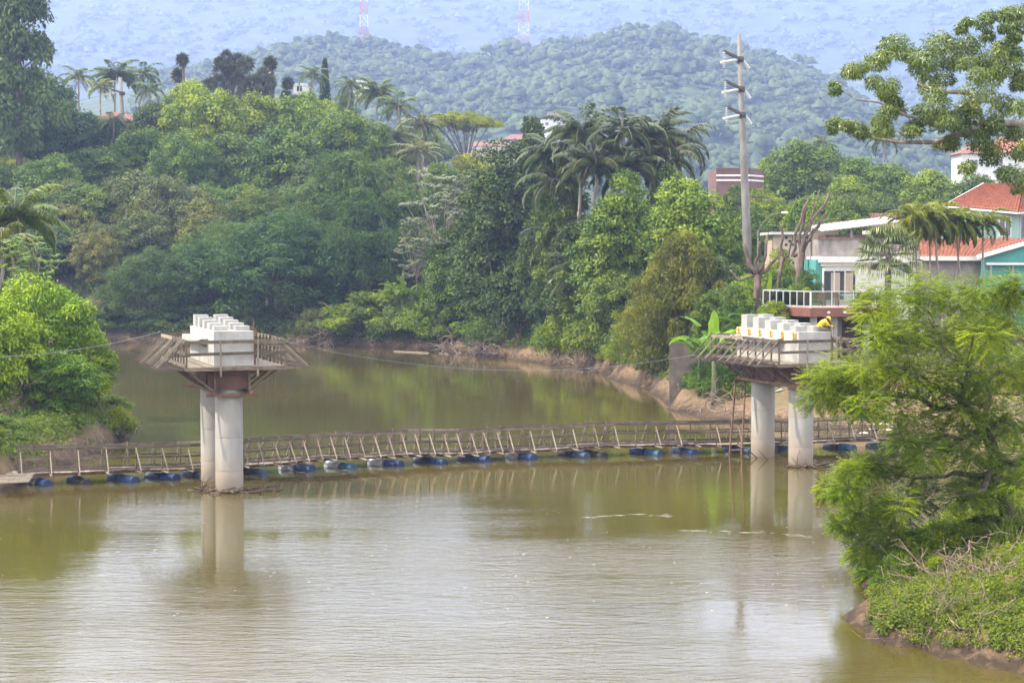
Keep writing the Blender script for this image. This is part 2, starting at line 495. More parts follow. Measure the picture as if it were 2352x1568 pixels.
# ------------------------------------------------------------------ river water
def water_mat():
    m, nt, out = nodes_of('river_water')
    L = nt.links.new
    bs = N(nt, 'ShaderNodeBsdfPrincipled', Roughness=0.035, IOR=1.36)
    bs.inputs['Specular IOR Level'].default_value = 0.5
    g = nt.nodes.new('ShaderNodeNewGeometry')
    def noise(sc, stretch, det, rg=0.55):
        mp = nt.nodes.new('ShaderNodeMapping'); mp.inputs['Scale'].default_value = stretch
        mp.inputs['Rotation'].default_value = (0, 0, 0.12)
        L(g.outputs['Position'], mp.inputs[0])
        n = N(nt, 'ShaderNodeTexNoise', Scale=sc, Detail=det, Roughness=rg)
        L(mp.outputs[0], n.inputs['Vector'])
        return n.outputs['Fac']
    big = noise(0.06, (0.6, 1.0, 1), 3)
    mud = nt.nodes.new('ShaderNodeValToRGB')
    mud.color_ramp.elements[0].position = 0.35; mud.color_ramp.elements[0].color = (0.052, 0.041, 0.010, 1)
    mud.color_ramp.elements[1].position = 0.7; mud.color_ramp.elements[1].color = (0.068, 0.053, 0.015, 1)
    L(big, mud.inputs[0]); L(mud.outputs[0], bs.inputs['Base Color'])
    # ripples: fine everywhere, more of them in the patches the current stirs up
    fine = noise(1.0, (1.5, 4.0, 1), 4, 0.6)
    mid = noise(1.0, (0.35, 1.3, 1), 3)
    gate = noise(0.11, (0.35, 1.0, 1), 3)
    gr = nt.nodes.new('ShaderNodeValToRGB')
    gr.color_ramp.elements[0].position = 0.38; gr.color_ramp.elements[0].color = (.18, .18, .18, 1)
    gr.color_ramp.elements[1].position = 0.62
    L(gate, gr.inputs[0])
    # the reach above the footbridge lies calmer
    sx = nt.nodes.new('ShaderNodeSeparateXYZ'); L(g.outputs['Position'], sx.inputs[0])
    mr = N(nt, 'ShaderNodeMapRange'); mr.inputs[1].default_value = 42; mr.inputs[2].default_value = 88; mr.inputs[3].default_value = 1.2; mr.inputs[4].default_value = 0.12
    L(sx.outputs['Y'], mr.inputs[0])
    m1 = nt.nodes.new('ShaderNodeMath'); m1.operation = 'MULTIPLY'; L(gr.outputs[0], m1.inputs[0]); L(mr.outputs[0], m1.inputs[1])
    b1 = N(nt, 'ShaderNodeBump', Distance=0.032); L(fine, b1.inputs['Height']); L(m1.outputs[0], b1.inputs['Strength'])
    b2 = N(nt, 'ShaderNodeBump', Distance=0.05); L(mid, b2.inputs['Height']); L(b1.outputs[0], b2.inputs['Normal'])
    m2 = nt.nodes.new('ShaderNodeMath'); m2.operation = 'MULTIPLY'; m2.inputs[1].default_value = 0.5; L(m1.outputs[0], m2.inputs[0]); L(m2.outputs[0], b2.inputs['Strength'])
    L(b2.outputs[0], bs.inputs['Normal'])
    L(bs.outputs[0], out.inputs[0])
    return m
me = pmesh('river', [(-700, -140, 0), (400, -140, 0), (400, 330, 0), (-700, 330, 0)], [(0, 1, 2, 3)], water_mat())
river = tag(link('river', me), kind='structure')

# ------------------------------------------------------------------ far hill and mountain
def fbm(X, Y, s, oct=5, ph=0.0):
    out = 0; a = 1.0; tot = 0
    for i in range(oct):
        out = out + a * wob(X, Y, s, ph + i * 1.9); tot += a
        s *= 0.47; a *= 0.5
    return out / tot
HILL_Y = 1500.0
hill_prof = [(-300, 330), (0, 260), (200, 215), (330, 185), (480, 150), (590, 112), (660, 100), (720, 88), (790, 92), (870, 92), (930, 108), (990, 128), (1050, 140), (1100, 122), (1150, 106), (1210, 104),
             (1270, 86), (1330, 96), (1390, 72), (1440, 58), (1500, 56), (1560, 68), (1620, 84), (1690, 100), (1760, 120), (1830, 140), (1890, 172), (1950, 225), (2010, 262), (2100, 285), (2250, 300), (2420, 310), (2800, 340)]
hp_x = np.array([PP(u, 0, HILL_Y).x for u, v in hill_prof])
hp_z = np.array([PP(u, v + 18, HILL_Y).z for u, v in hill_prof])
def hill_h(X, Y):
    top = np.interp(X * HILL_Y / np.maximum(Y, 500.0) * 0.35 + X * 0.65, hp_x, hp_z)
    t = np.clip((Y - 820) / (HILL_Y - 820), 0, 1)
    shape = t ** 0.85
    behind = sstep(HILL_Y + 30, HILL_Y + 420, Y)
    z = 8 + (top - 8) * shape * (1 - 0.75 * behind)
    z = z + 12 * fbm(X, Y, 92, 4, 0.7) * t * (1 - sstep(HILL_Y - 200, HILL_Y, Y) * 0.75)
    return z
def grid_obj(name, xs, ys, fn, mt):
    A, B = np.meshgrid(xs, ys)
    Z = fn(A, B)
    i = np.arange(A.size).reshape(A.shape)
    F = np.stack([i[:-1, :-1], i[:-1, 1:], i[1:, 1:], i[1:, :-1]], -1).reshape(-1, 4)
    return tag(link(name, qmesh(name, np.stack([A, B, Z], -1).reshape(-1, 3), F, mt, smooth=True)), kind='structure')
m_wood = mat('wooded_slope', (0.055, 0.085, 0.025), (0.02, 0.035, 0.012), 0.05, 0.95, 0.8, (1, 1, 1), detail=10)
grid_obj('hill', np.linspace(-930, 1060, 130), np.linspace(810, 1960, 70), hill_h, m_wood)
MT_Y = 3800.0
def mountain_h(X, Y):
    t = np.clip((Y - 1900) / (MT_Y - 1900), 0, 1)
    ridge = 592 + 30 * fbm(X, 0 * X, 620, 4, 1.2) + 0.02 * X
    sp = 1 - np.abs(fbm(X, Y * 0.45, 430, 4, 0.3))
    z = 30 + (ridge - 30) * t ** 1.1 * (0.72 + 0.28 * sp + 0.28 * t * (1 - sp)) + 34 * fbm(X, Y, 190, 4, 2.2) * t * (1 - t) * 2.2
    return z * (1 - 0.45 * sstep(MT_Y, MT_Y + 900, Y)) + 5.0 * fbm(X, Y, 40, 3, 5)
m_mtn = mat('mountain_wood', (0.055, 0.078, 0.028), (0.015, 0.025, 0.01), 0.03, 0.95, 0.9, (1, 1, 1), detail=12, lo=0.3, hi=0.7)
grid_obj('mountain', np.linspace(-2700, 2700, 300), np.concatenate([np.linspace(1890, 3860, 180), np.linspace(3900, 4700, 14)]), mountain_h, m_mtn)

# ------------------------------------------------------------------ haze: one closed box of even air round the whole place
hb = MB(); hb.box(-3200, 3200, -260, 5000, -5, 690)
m, nt, out = nodes_of('haze_air')
pv = nt.nodes.new('ShaderNodeVolumePrincipled')
pv.inputs['Color'].default_value = (0.33, 0.43, 0.73, 1)
pv.inputs['Density'].default_value = 0.00029
pv.inputs['Anisotropy'].default_value = 0.15
nt.links.new(pv.outputs[0], out.inputs['Volume'])
haze = tag(hb.build('haze', m), kind='stuff')

# ------------------------------------------------------------------ the two bridge piers under construction
AX = Vector((-0.308, 0.951, 0)); AX.normalize()      # along a pier, away from the camera
RX = Vector((AX.y, -AX.x, 0))                        # across a pier, to the right
rnd = random.Random(11)
def jit(a): return rnd.uniform(-a, a)

def pier(front_col, zd, label, plat_label, padded, side):
    """a bent of two round columns and a cap beam with two rows of bearing pads; returns its frame function"""
    c0 = Vector((front_col[0], front_col[1], 0))
    O = c0 - AX * 1.4
    W = lambda s, t, z: O + AX * s + RX * t + Vector((0, 0, z))
    root = empty('bridge_pier', W(3.5, 0, 0), label, 'bridge pier', 'concrete piers of the unfinished bridge')
    for s in (1.4, 5.65):
        prof = []
        z = -1.2
        joints = [0.9, 2.35, 3.8]
        for zj in joints:
            prof += [(0.60, z), (0.60, zj - 0.03), (0.595, zj - 0.008), (0.595, zj + 0.008), (0.602, zj + 0.03)]
            z = zj + 0.05
        prof += [(0.60, z), (0.60, zd - 0.02)]
        mb = MB(); mb.lathe(W(s, 0, 0), prof, 40)
        c = mb.build('column', M_COLUMN, root, True)
        for poly in c.data.polygons:
            if len(poly.vertices) > 4: poly.use_smooth = False
    H = 1.48
    mb = MB()
    mb.hexa([W(0, -.85, zd), W(0, .85, zd), W(7, .85, zd), W(7, -.85, zd), W(0, -.85, zd + H), W(0, .85, zd + H), W(7, .85, zd + H), W(7, -.85, zd + H)])
    cap = mb.build('cap_beam', M['concrete_cap'], root)
    # side ledges that begin a little way in and run to the far end
    for sg in (-1, 1):
        mb = MB()
        a, b = sg * 0.853, sg * 1.22
        s0, s1 = 1.9, 7.05
        p = [W(s0 + .5, a, zd + .72), W(s0, b, zd + .86), W(s1, b, zd + .86), W(s1, a, zd + .72)]
        q = [W(s0 - .35, a, zd + 1.1), W(s0 - .35, b, zd + 1.1), W(s1, b, zd + 1.1), W(s1, a, zd + 1.1)]
        mb.hexa(p + q if sg > 0 else [p[0], p[3], p[2], p[1], q[0], q[3], q[2], q[1]])
        mb.build('side_ledge', M['concrete_cap'], root)
    # bearing pads: two rows of five, taller towards the far end
    for row, t in enumerate((-0.45, 0.47)):
        for k in range(5):
            s = 0.42 + k * 1.38
            h = (0.20 + 0.08 * k) if not padded else (0.25 + 0.10 * k)
            w, l = (0.60, 0.66)
            mb = MB()
            mb.hexa([W(s - l/2 + .42 - .0, t - w/2, zd + H), W(s - l/2 + .42, t + w/2, zd + H), W(s + l/2 + .42, t + w/2, zd + H), W(s + l/2 + .42, t - w/2, zd + H)] +
                    [W(s - l/2 + .42, t - w/2, zd + H + h), W(s - l/2 + .42, t + w/2, zd + H + h), W(s + l/2 + .42, t + w/2, zd + H + h), W(s + l/2 + .42, t - w/2, zd + H + h)])
            mb.build('bearing_pad', M['concrete_pad'], root)
    if padded:
        # pale forms still clamped to the sunny side of the cap
        for k in range(5):
            s0 = 0.25 + k * 1.34
            mb = MB()
            p = [W(s0, -.90, zd + 1.02), W(s0 + 1.325, -.90, zd + 1.02), W(s0 + 1.325, -.853, zd + 1.02), W(s0, -.853, zd + 1.02)]
            mb.hexa([p[0], p[3], p[2], p[1]] + [q + Vector((0, 0, .47)) for q in (p[0], p[3], p[2], p[1])])
            mb.build('form_panel', M['plywood_pale'], root)
        for k in range(6):
            s = 0.32 + k * 1.25
            mb = MB()
            a = W(s, -0.98, zd + 1.06)
            mb.bar(a, a + Vector((0, 0, .42)), .07, .05, AX)
            mb.bar(W(s - .04, -.905, zd + 1.37), W(s - .04, -1.12, zd + 1.37), .06, .06)
            mb.bar(W(s - .04, -.905, zd + 1.15), W(s - .04, -1.08, zd + 1.15), .06, .06)
            mb.bar(W(s - .14, -1.05, zd + 1.37), W(s + .12, -1.05, zd + 1.37), .05, .05)
            mb.build('form_clamp', M['clamp'], root)
    # ------- wooden working platform round the cap
    pl = empty('work_platform', W(3.5, 0, zd - 1.2), plat_label, 'scaffold', 'wooden work platforms on the piers')
    S0, S1, T0, T1 = -0.38, 7.5, -2.06, 2.14
    nb = 26
    for i in range(nb):
        s = S0 + 0.15 + i * (S1 - S0 - .3) / (nb - 1)
        j = jit(.06)
        inside = -0.16 < s < 7.16
        if inside:
            beam('deck_board', W(s, T0 - .05 + j, zd - .03), W(s, -.86, zd - .03), .285, .035, M['wood_pale'], pl)
            beam('deck_board', W(s, .86, zd - .03), W(s, T1 + .05 - j, zd - .03), .285, .035, M['wood_pale'], pl)
        else:
            beam('deck_board', W(s, T0 - .05 + j, zd - .03), W(s, T1 + .05 - j, zd - .03), .285, .035, M['wood_pale'], pl)
    beam('edge_board', W(S0 - .02, T0 - .1, zd - .1), W(S0 - .02, T1 + .1, zd - .08), .04, .17, M['wood'], pl)
    beam('edge_board', W(S1 + .02, T0 - .1, zd - .1), W(S1 + .02, T1 + .1, zd - .1), .04, .17, M['wood'], pl)
    # side rails: posts with raking braces down to outrigger ends
    n = 10
    for sg, T in ((-1, T0), (1, T1)):
        for i in range(n):
            s = S0 + .02 + i * (S1 - S0 - .04) / (n - 1)
            lean = jit(.05)
            beam('post', W(s, T, zd - .12), W(s + lean, T + jit(.02), zd + 1.15 + jit(.05)), .075, .045, M['wood'], pl, AX)
            beam('brace', W(s + jit(.05), T + sg * 1.16, zd - .06), W(s + lean, T + sg * .05, zd + 1.05 + jit(.06)), .06, .045, M['wood_pale'] if i % 3 else M['wood'], pl, AX)
            if i in (0, n - 1):
                a, b = sg * 0.9, T + sg * 1.3
                beam('outrigger', W(s, a, zd - .105), W(s + jit(.05), b, zd - .09), .07, .10, M['wood'], pl)
            else:
                beam('outrigger', W(s, sg * .62, zd - .105), W(s + jit(.05), T + sg * 1.28, zd - .09), .07, .10, M['wood'], pl)
        beam('rail', W(S0, T + sg * .045, zd + 1.03), W(3.6, T + sg * .045, zd + 1.07), .03, .17, M['wood'], pl)
        beam('rail', W(3.5, T + sg * .08, zd + 1.08), W(S1, T + sg * .05, zd + 1.02), .03, .16, M['wood_pale'], pl)
        beam('rail', W(S0, T + sg * .045, zd + .55), W(3.9, T + sg * .045, zd + .52), .03, .13, M['wood'], pl)
        beam('rail', W(3.6, T + sg * .08, zd + .56), W(S1, T + sg * .05, zd + .5), .03, .13, M['wood'], pl)
        beam('kick_board', W(S0, T + sg * .05, zd + .03), W(S1, T + sg * .05, zd + .02), .03, .14, M['wood'], pl)
    for S in (S0 - .05, S1 + .05):
        for t in (-.63, .94):
            beam('post', W(S - .03, t, zd - .42 if S < 0 else zd - .1), W(S - .03, t + jit(.03), zd + 1.14), .075, .05, M['wood_pale'], pl, AX)
        beam('rail', W(S, T0 - .05, zd + 1.04), W(S, .96, zd + 1.06), .03, .15, M['wood'], pl)
        beam('rail', W(S - .035, .8, zd + 1.04), W(S - .035, T1 + .05, zd + 1.05), .03, .15, M['wood'], pl)
        beam('rail', W(S, T0 - .05, zd + .53), W(S, T1 + .05, zd + .58), .03, .13, M['wood'], pl)
    # brown form boxes and raking struts below the deck
    zb = zd - 1.18
    for sg in (-1, 1):
        for k in range(4):
            s0 = 0.65 + k * 1.5
            mb = MB()
            p = [W(s0, sg * .66, zb + .12), W(s0 + 1.48, sg * .66, zb + .12), W(s0 + 1.48, sg * .70, zb + .12), W(s0, sg * .70, zb + .12)]
            if sg < 0: p = [p[0], p[3], p[2], p[1]]
            mb.hexa(p + [q + Vector((0, 0, .9)) for q in p])
            mb.build('form_panel', M['plywood'], pl)
        beam('ledger', W(.2, sg * .78, zb + .02), W(7.0, sg * .78, zb + .02), .16, .14, M['wood_brown'], pl)
        beam('ledger', W(.3, sg * .80, zd - .24), W(6.9, sg * .80, zd - .24), .10, .14, M['wood_brown'], pl)
        for k in range(6):
            s = 0.45 + k * 1.22
            beam('strut', W(s + .1 * sg, sg * .86, zb + .12), W(s + jit(.15), sg * 1.95, zd - .2), .07, .12, M['wood_brown'] if k % 2 else M['wood'], pl, AX)
            if k % 2 == 0:
                beam('form_stud', W(s, sg * .745, zb + .1), W(s, sg * .745, zd - .2), .07, .08, M['wood_brown'], pl, AX)
    for s in (.62, 6.7):
        beam('cross_tie', W(s, -1.1, zb - .1), W(s, 1.1, zb - .1), .14, .14, M['wood_brown'], pl)
        beam('cross_tie', W(s, -1.5, zd - .33), W(s, 1.5, zd - .33), .1, .1, M['wood_brown'], pl)
    mb = MB()
    p = [W(.66, -.655, zb + .14), W(.66, .655, zb + .14), W(.70, .655, zb + .14), W(.70, -.655, zb + .14)]
    mb.hexa(p + [q + Vector((0, 0, .86)) for q in p]); mb.build('form_panel', M['plywood'], pl)
    return W

def column_mat():
    m = mat('concrete_column', (0.285, 0.272, 0.247), (0.21, 0.20, 0.182), 1.3, 0.85, 0.25, (1, 1, .35), stain=((0.23, 0.21, 0.18), 0.8, (1.3, 1.3, .3), .5, .75))
    nt = m.node_tree; L = nt.links.new
    bs = [n for n in nt.nodes if n.type == 'BSDF_PRINCIPLED'][0]
    old = bs.inputs['Base Color'].links[0].from_socket
    g = nt.nodes.new('ShaderNodeNewGeometry'); sx = nt.nodes.new('ShaderNodeSeparateXYZ'); L(g.outputs['Position'], sx.inputs[0])
    no = N(nt, 'ShaderNodeTexNoise', Scale=1.8, Detail=5); L(g.outputs['Position'], no.inputs['Vector'])
    ad = nt.nodes.new('ShaderNodeMath'); ad.operation = 'ADD'; L(sx.outputs['Z'], ad.inputs[0]); L(no.outputs['Fac'], ad.inputs[1])
    # silt left by high water
    mr = N(nt, 'ShaderNodeMapRange'); mr.inputs[1].default_value = 0.55; mr.inputs[2].default_value = 2.4; mr.inputs[3].default_value = 0.75; mr.inputs[4].default_value = 0.0
    L(ad.outputs[0], mr.inputs[0])
    mx = nt.nodes.new('ShaderNodeMixRGB'); mx.inputs[2].default_value = (0.26, 0.195, 0.135, 1)
    L(mr.outputs[0], mx.inputs[0]); L(old, mx.inputs[1]); L(mx.outputs[0], bs.inputs['Base Color'])
    return m
M_COLUMN = column_mat()
ZL, ZR = 5.52, 5.08
gl = GG(527, 1131); gr_ = GG(1839, 1070)
WL_ = pier((gl.x - .09, gl.y + .6), ZL, 'pale concrete pier of two columns standing in mid river with bare pads', 'grey timber platform around the cap of the mid river pier', False, -1)
WR_ = pier((gr_.x + .09, gr_.y + .6), ZR, 'pale concrete pier near the clay bank with yellow form clamps on its cap', 'grey timber platform around the cap where the yellow worker sits', True, 1)

# starter bars on the shaded end of the clamped pier and the mid river pier
for (Wf, zd, nm) in ((WL_, ZL, 'thin rusty starter bars at the corner of the mid river cap'), (WR_, ZR, 'thin rusty starter bars beside the crouching worker')):
    e = empty('rebar_bundle', Wf(.25, .93, zd), nm, 'rebar')
    for k in range(5):
        mb = MB(); a = Wf(.1 + .09 * k, .93 + .03 * (k % 2), zd + .02)
        mb.tube([a, a + Vector((jit(.02), 0, .8)), a + Vector((jit(.06), jit(.05), 1.55 + .12 * k))], .012, 5)
        mb.build('bar', M['rust'], e)

# ------------------------------------------------------------------ floating footbridge on drums
wpts = [GG(-40, 1120), GG(60, 1116), GG(250, 1109), GG(400, 1100), GG(590, 1089), GG(690, 1082), GG(900, 1070), GG(1150, 1057), GG(1350, 1050), GG(1560, 1043), GG(1700, 1040), GG(1910, 1034), GG(2060, 1030), GG(2150, 1026)]
wpts = [p + Vector((0, .75, 0)) for p in wpts]       # centre line of the deck
cum = [0]
for a, b in zip(wpts, wpts[1:]): cum.append(cum[-1] + (b - a).length)
def along(d):
    d = max(0, min(cum[-1] - 1e-3, d))
    for i in range(len(cum) - 1):
        if d <= cum[i + 1]:
            t = (d - cum[i]) / (cum[i + 1] - cum[i]); return wpts[i].lerp(wpts[i + 1], t)
def frame_at(d):
    p = along(d); q = (along(d + .6) - along(d - .6)).normalized()
    nrm = Vector((q.y, -q.x, 0))                     # towards the camera
    return p, q, nrm
walk = empty('floating_footbridge', along(cum[-1] / 2), 'long weathered timber footbridge floating on drums across the river', 'footbridge')
DZ = 0.50
def d_of_u(u):
    lo, hi = 0, cum[-1]
    for _ in range(40):
        m_ = (lo + hi) / 2
        p = along(m_)
        if 1176 + FPX * p.x / p.y < u: lo = m_
        else: hi = m_
    return lo
stations = []
d = d_of_u(40)
end_d = d_of_u(2090)
while d < end_d:
    stations.append(d)
    p = along(d); u = 1176 + FPX * p.x / p.y
    d += (1.22 if u < 420 else .74 if u < 1130 else 1.15 if u < 1700 else 1.3) * rnd.uniform(.93, 1.07)
HW = .56
def zdk(d):
    return DZ + .05 * math.sin(d * .45) + .03 * math.sin(d * 1.3)
# deck planks and stringers
k = 0; dd = d_of_u(0)
while dd < end_d + 1:
    p, q, nr = frame_at(dd); z = zdk(dd)
    beam('deck_plank', p + nr * (HW + .1 + jit(.07)) + Vector((0, 0, z)), p - nr * (HW + .1 + jit(.07)) + Vector((0, 0, z)), .23, .035, M['wood_pale'] if k % 4 else M['wood_brown'], walk)
    dd += .262; k += 1
for sg in (-1, 1):
    dd = d_of_u(0)
    while dd < end_d:
        e = min(dd + 3.1, end_d + .8)
        a, qa, na = frame_at(dd); b, qb, nb2 = frame_at(e)
        beam('stringer', a + na * sg * .45 + Vector((0, 0, zdk(dd) - .08)), b + nb2 * sg * .45 + Vector((0, 0, zdk(e) - .08)), .07, .12, M['wood_brown'], walk)
        dd = e - .05
        if e >= end_d: break
for i, d in enumerate(stations):
    p, q, nr = frame_at(d); z = zdk(d)
    up = Vector((0, 0, 1))
    for sg in (1, -1):
        b = p + nr * sg * HW
        top = b + up * (z + 1.12 + jit(.03)) + q * jit(.05)
        beam('post', b + up * (z - .05), top, .085 if i % 4 else .13, .05, M['wood'], walk, q)
        if not (i % 3 == 1 and 1350 < 1176 + FPX * p.x / p.y < 1700):
            beam('brace', p + nr * sg * (HW + .82 + jit(.06)) + up * (z + .02), b + nr * sg * .04 + up * (z + .98 + jit(.06)), .055, .04, M['wood_pale'], walk, q)
    beam('outrigger', p + nr * (HW + .95 + jit(.06)) + up * (z - .035 - .02), p - nr * (HW + .95) + up * (z - .055), .10, .05, M['wood_pale'] if i % 2 else M['wood'], walk)
for sg in (1, -1):
    i = 0
    while i < len(stations) - 1:
        jn = min(i + (3 if stations[i] < d_of_u(420) else 4), len(stations) - 1)
        a, qa, na = frame_at(stations[i]); b, qb, nb2 = frame_at(stations[jn])
        za, zb_ = zdk(stations[i]), zdk(stations[jn])
        off = sg * (HW + .045 + (.03 if (i // 3) % 2 else 0))
        for nm, h0, hh, mt in (('top_rail', 1.06, .105, 'wood'), ('middle_rail', .60, .085, 'wood'), ('kick_board', .10, .11, 'wood')):
            beam(nm, a + na * off - qa * .12 + Vector((0, 0, za + h0 + jit(.025))), b + nb2 * off + qb * .12 + Vector((0, 0, zb_ + h0 + jit(.025))), .028, hh, M['wood_pale' if (sg < 0 and i % 5 == 1) else mt], walk)
        i = jn
# drums
def drum_mesh(name, mt):
    mb = MB(); r = .262
    prof = [(r * .2, -.45), (r * .93, -.45), (r, -.44), (r, -.43), (r * .965, -.425), (r * .965, -.16), (r, -.15), (r, -.13), (r * .965, -.12), (r * .965, .12), (r, .13), (r, .15), (r * .965, .16), (r * .965, .425), (r, .43), (r, .44), (r * .93, .45), (r * .91, .435), (r * .2, .435)]
    mb.lathe((0, 0, 0), prof, 24)
    return pmesh(name, mb.v, mb.f, mt, False)
DR = {}
for nm, c in (('blue', (0.018, 0.04, 0.115)), ('teal', (0.02, 0.07, 0.125)), ('black', (0.02, 0.02, 0.024)), ('white', (0.42, 0.43, 0.45)), ('slate', (0.035, 0.06, 0.10))):
    mt = mat('drum_' + nm, c, tuple(x * .7 for x in c), 5, 0.4, 0, spec=.45, stain=((0.14, 0.11, 0.08), 2.5, (1, 1, 1), .60, .74))
    DR[nm] = drum_mesh('drum', mt)
floats = [(98, 'blue', 'white'), (190, 'black', 'slate'), (290, 'blue', 'blue'), (380, 'blue', 'blue'), (462, 'slate', 'slate'), (586, 'slate', 'slate'), (690, 'blue', 'white'), (792, 'teal', 'white'), (895, 'blue', 'white'), (998, 'blue', 'slate'),
          (1098, 'blue', 'slate'), (1208, 'blue', 'white'), (1330, 'slate', 'black'), (1371, 'black', 'black'), (1496, 'teal', 'blue'), (1586, 'blue', 'slate'), (1712, 'slate', 'blue'), (1812, 'slate', 'slate'), (1942, 'teal', 'black'), (2040, 'blue', 'slate')]
for i, (u, c1, c2) in enumerate(floats):
    d = d_of_u(u - 14)
    p, q, nr = frame_at(d)
    ax = (nr * .88 + q * (.36 + jit(.12))).normalized()
    for far, cname in ((0, c1), (1, c2)):
        c = p + ax * (.62 if not far else -.42) + Vector((0, 0, .02 + jit(.03) + (.05 if i in (6, 18) and not far else 0)))
        quat = Vector((0, 0, 1)).rotation_difference(ax)
        link('drum', DR[cname], walk, Matrix.Translation(c) @ quat.to_matrix().to_4x4())
# landing boards on the near shore end
for k in range(7):
    a = GG(-20, 1092 + k * 3, .62); b = GG(78 - k * 2, 1088 + k * 3, .60)
    beam('landing_board', a, b, .16, .04, M['wood_pale'], walk)

# ------------------------------------------------------------------ ladder from the footbridge up to the platform
lad = empty('ladder', GG(1688, 1080, .6), 'brown timber ladder leaning from footbridge up to the platform beside a column', 'ladder')
yl = 95.2
lb = [PP(1673, 1078, yl), PP(1701, 1078, yl)]; lt = [PP(1690, 868, yl + .4), PP(1713, 862, yl + .4)]
for a, b in zip(lb, lt): beam('side_rail', a, b, .06, .10, M['wood_brown'], lad)
for k in range(12):
    t = .05 + k * .082
    beam('rung', lb[0].lerp(lt[0], t), lb[1].lerp(lt[1], t), .04, .07, M['wood_pale'] if k % 3 else M['wood_brown'], lad)

# ------------------------------------------------------------------ rope strung from bank to bank over the platforms
def sag(a, b, drop, n=28):
    return [a.lerp(b, i / n) - Vector((0, 0, drop * 4 * (i / n) * (1 - i / n))) for i in range(n + 1)]
def rope(pts, label, r=.008, m_='rope', cat='rope', name='rope'):
    mb = MB(); mb.tube(pts, r, 6); o = mb.build(name, M[m_], None, True); tag(o, label, cat); return o
pl_a = WL_(7.4, -2.1, ZL + 1.2)
rope(sag(PP(-30, 820, 88), pl_a, .25), 'pale rope running from the bank trees to the mid river platform')
rope(sag(WL_(7.4, 2.2, ZL + 1.05), WR_(6.6, -3.1, ZR + .15), 1.25), 'pale sagging rope between the two pier platforms')

# ------------------------------------------------------------------ foliage building blocks (numpy)
def unit(a):
    return a / np.maximum(np.linalg.norm(a, axis=-1, keepdims=True), 1e-9)
M['banana_stem'] = mat('banana_stem', (.10, .115, .05), (.06, .065, .03), 4, .7)
class Leaves:
    """collects leaf faces (one folded quad each) of a crown"""
    def __init__(s, seed):
        s.r = np.random.default_rng(seed); s.V = []; s.T = []
    def quads(s, P, T, B, L, Wd, tint, droop=0.0):
        """P base points, T along the leaf, B across; kite-shaped leaf"""
        L = np.asarray(L).reshape(-1, 1); Wd = np.asarray(Wd).reshape(-1, 1)
        z = np.array([0, 0, 1.0])
        v0 = P; v2 = P + T * L - z * (L * droop)
        mid = P + T * L * 0.45
        v1 = mid + B * Wd * .5; v3 = mid - B * Wd * .5
        s.V.append(np.stack([v0, v1, v2, v3], 1).reshape(-1, 3)); s.T.append(np.asarray(tint, float).ravel())
    def clumps(s, C, R, n, L, Wd, flat=0.75, up=0.5, spread=0.7, low=-0.55, tint_c=None, hang=0.0, tvar=.16):
        """n leaves round each of the centres C (radii R): shells that open upward"""
        r = s.r; k = len(C)
        C = np.repeat(C, n, 0); Rr = np.repeat(R, n)[:, None]
        m = len(C)
        zz = r.uniform(low, 1, m); ph = r.uniform(0, 2 * np.pi, m)
        q = np.sqrt(np.maximum(1 - zz ** 2, 0))
        D = np.stack([q * np.cos(ph), q * np.sin(ph), zz], 1)
        rad = r.uniform(0.62, 1.06, m)[:, None]
        P = C + D * Rr * rad * np.array([1, 1, flat])
        Nn = unit(D * 1.0 + np.array([0, 0, up * .6]) + r.normal(0, spread, (m, 3)) * 0.34)
        T = unit(np.cross(Nn, r.normal(0, 1, (m, 3))) + D * 0.5 - np.array([0, 0, hang]))
        B = unit(np.cross(Nn, T))
        ct = np.repeat(r.uniform(0.15, 0.85, k) if tint_c is None else tint_c, n)
        tint = np.clip(ct + r.normal(0, tvar, m), 0, 1)
        s.quads(P, T, B, L * r.uniform(.6, 1.25, m), Wd * r.uniform(.7, 1.2, m), tint, 0.1)
    def domes(s, C, R, tint, flat=.8, n=6, rough=.16, rings=(-.2, .45, 1.05)):
        """soft far crowns: rough half-round caps, a few rings each"""
        r = s.r; k = len(C)
        els = np.array(rings); m = len(els)
        az = np.arange(n) * 2 * np.pi / n
        D = np.stack([np.cos(els)[:, None] * np.cos(az), np.cos(els)[:, None] * np.sin(az), np.repeat(np.sin(els)[:, None], n, 1)], -1)
        q = 1 + r.normal(0, rough, (k, m, n, 1))
        V = C[:, None, None, :] + D[None] * q * R[:, None, None, None] * np.array([1, 1, flat])
        idx = np.arange(k * m * n).reshape(k, m, n)
        nx = np.roll(idx, -1, 2)
        F = [np.stack([idx[:, i], nx[:, i], nx[:, i + 1], idx[:, i + 1]], -1).reshape(-1, 4) for i in range(m - 1)]
        F.append(np.stack([idx[:, -1, 0], idx[:, -1, n // 4], idx[:, -1, n // 2], idx[:, -1, 3 * n // 4]], -1).reshape(-1, 4))
        F = np.concatenate(F)
        T = np.clip(tint[F[:, 0] // (m * n)] + r.normal(0, .04, len(F)), 0, 1)
        return V.reshape(-1, 3), F, T
    def mesh(s, name, mt):
        V = np.concatenate(s.V); T = np.concatenate(s.T)
        F = np.arange(len(V), dtype=np.int32).reshape(-1, 4)
        return qmesh(name, V, F, mt, T)
    def count(s): return sum(len(v) // 4 for v in s.V)

def wander(r, p, q, n, amp):
    """a crooked line of n+1 points from p to q"""
    p, q = Vector(p), Vector(q)
    out = [p.lerp(q, i / n) for i in range(n + 1)]
    L = (q - p).length
    for i in range(1, n):
        out[i] += Vector(r.normal(0, amp * L, 3))
    return out

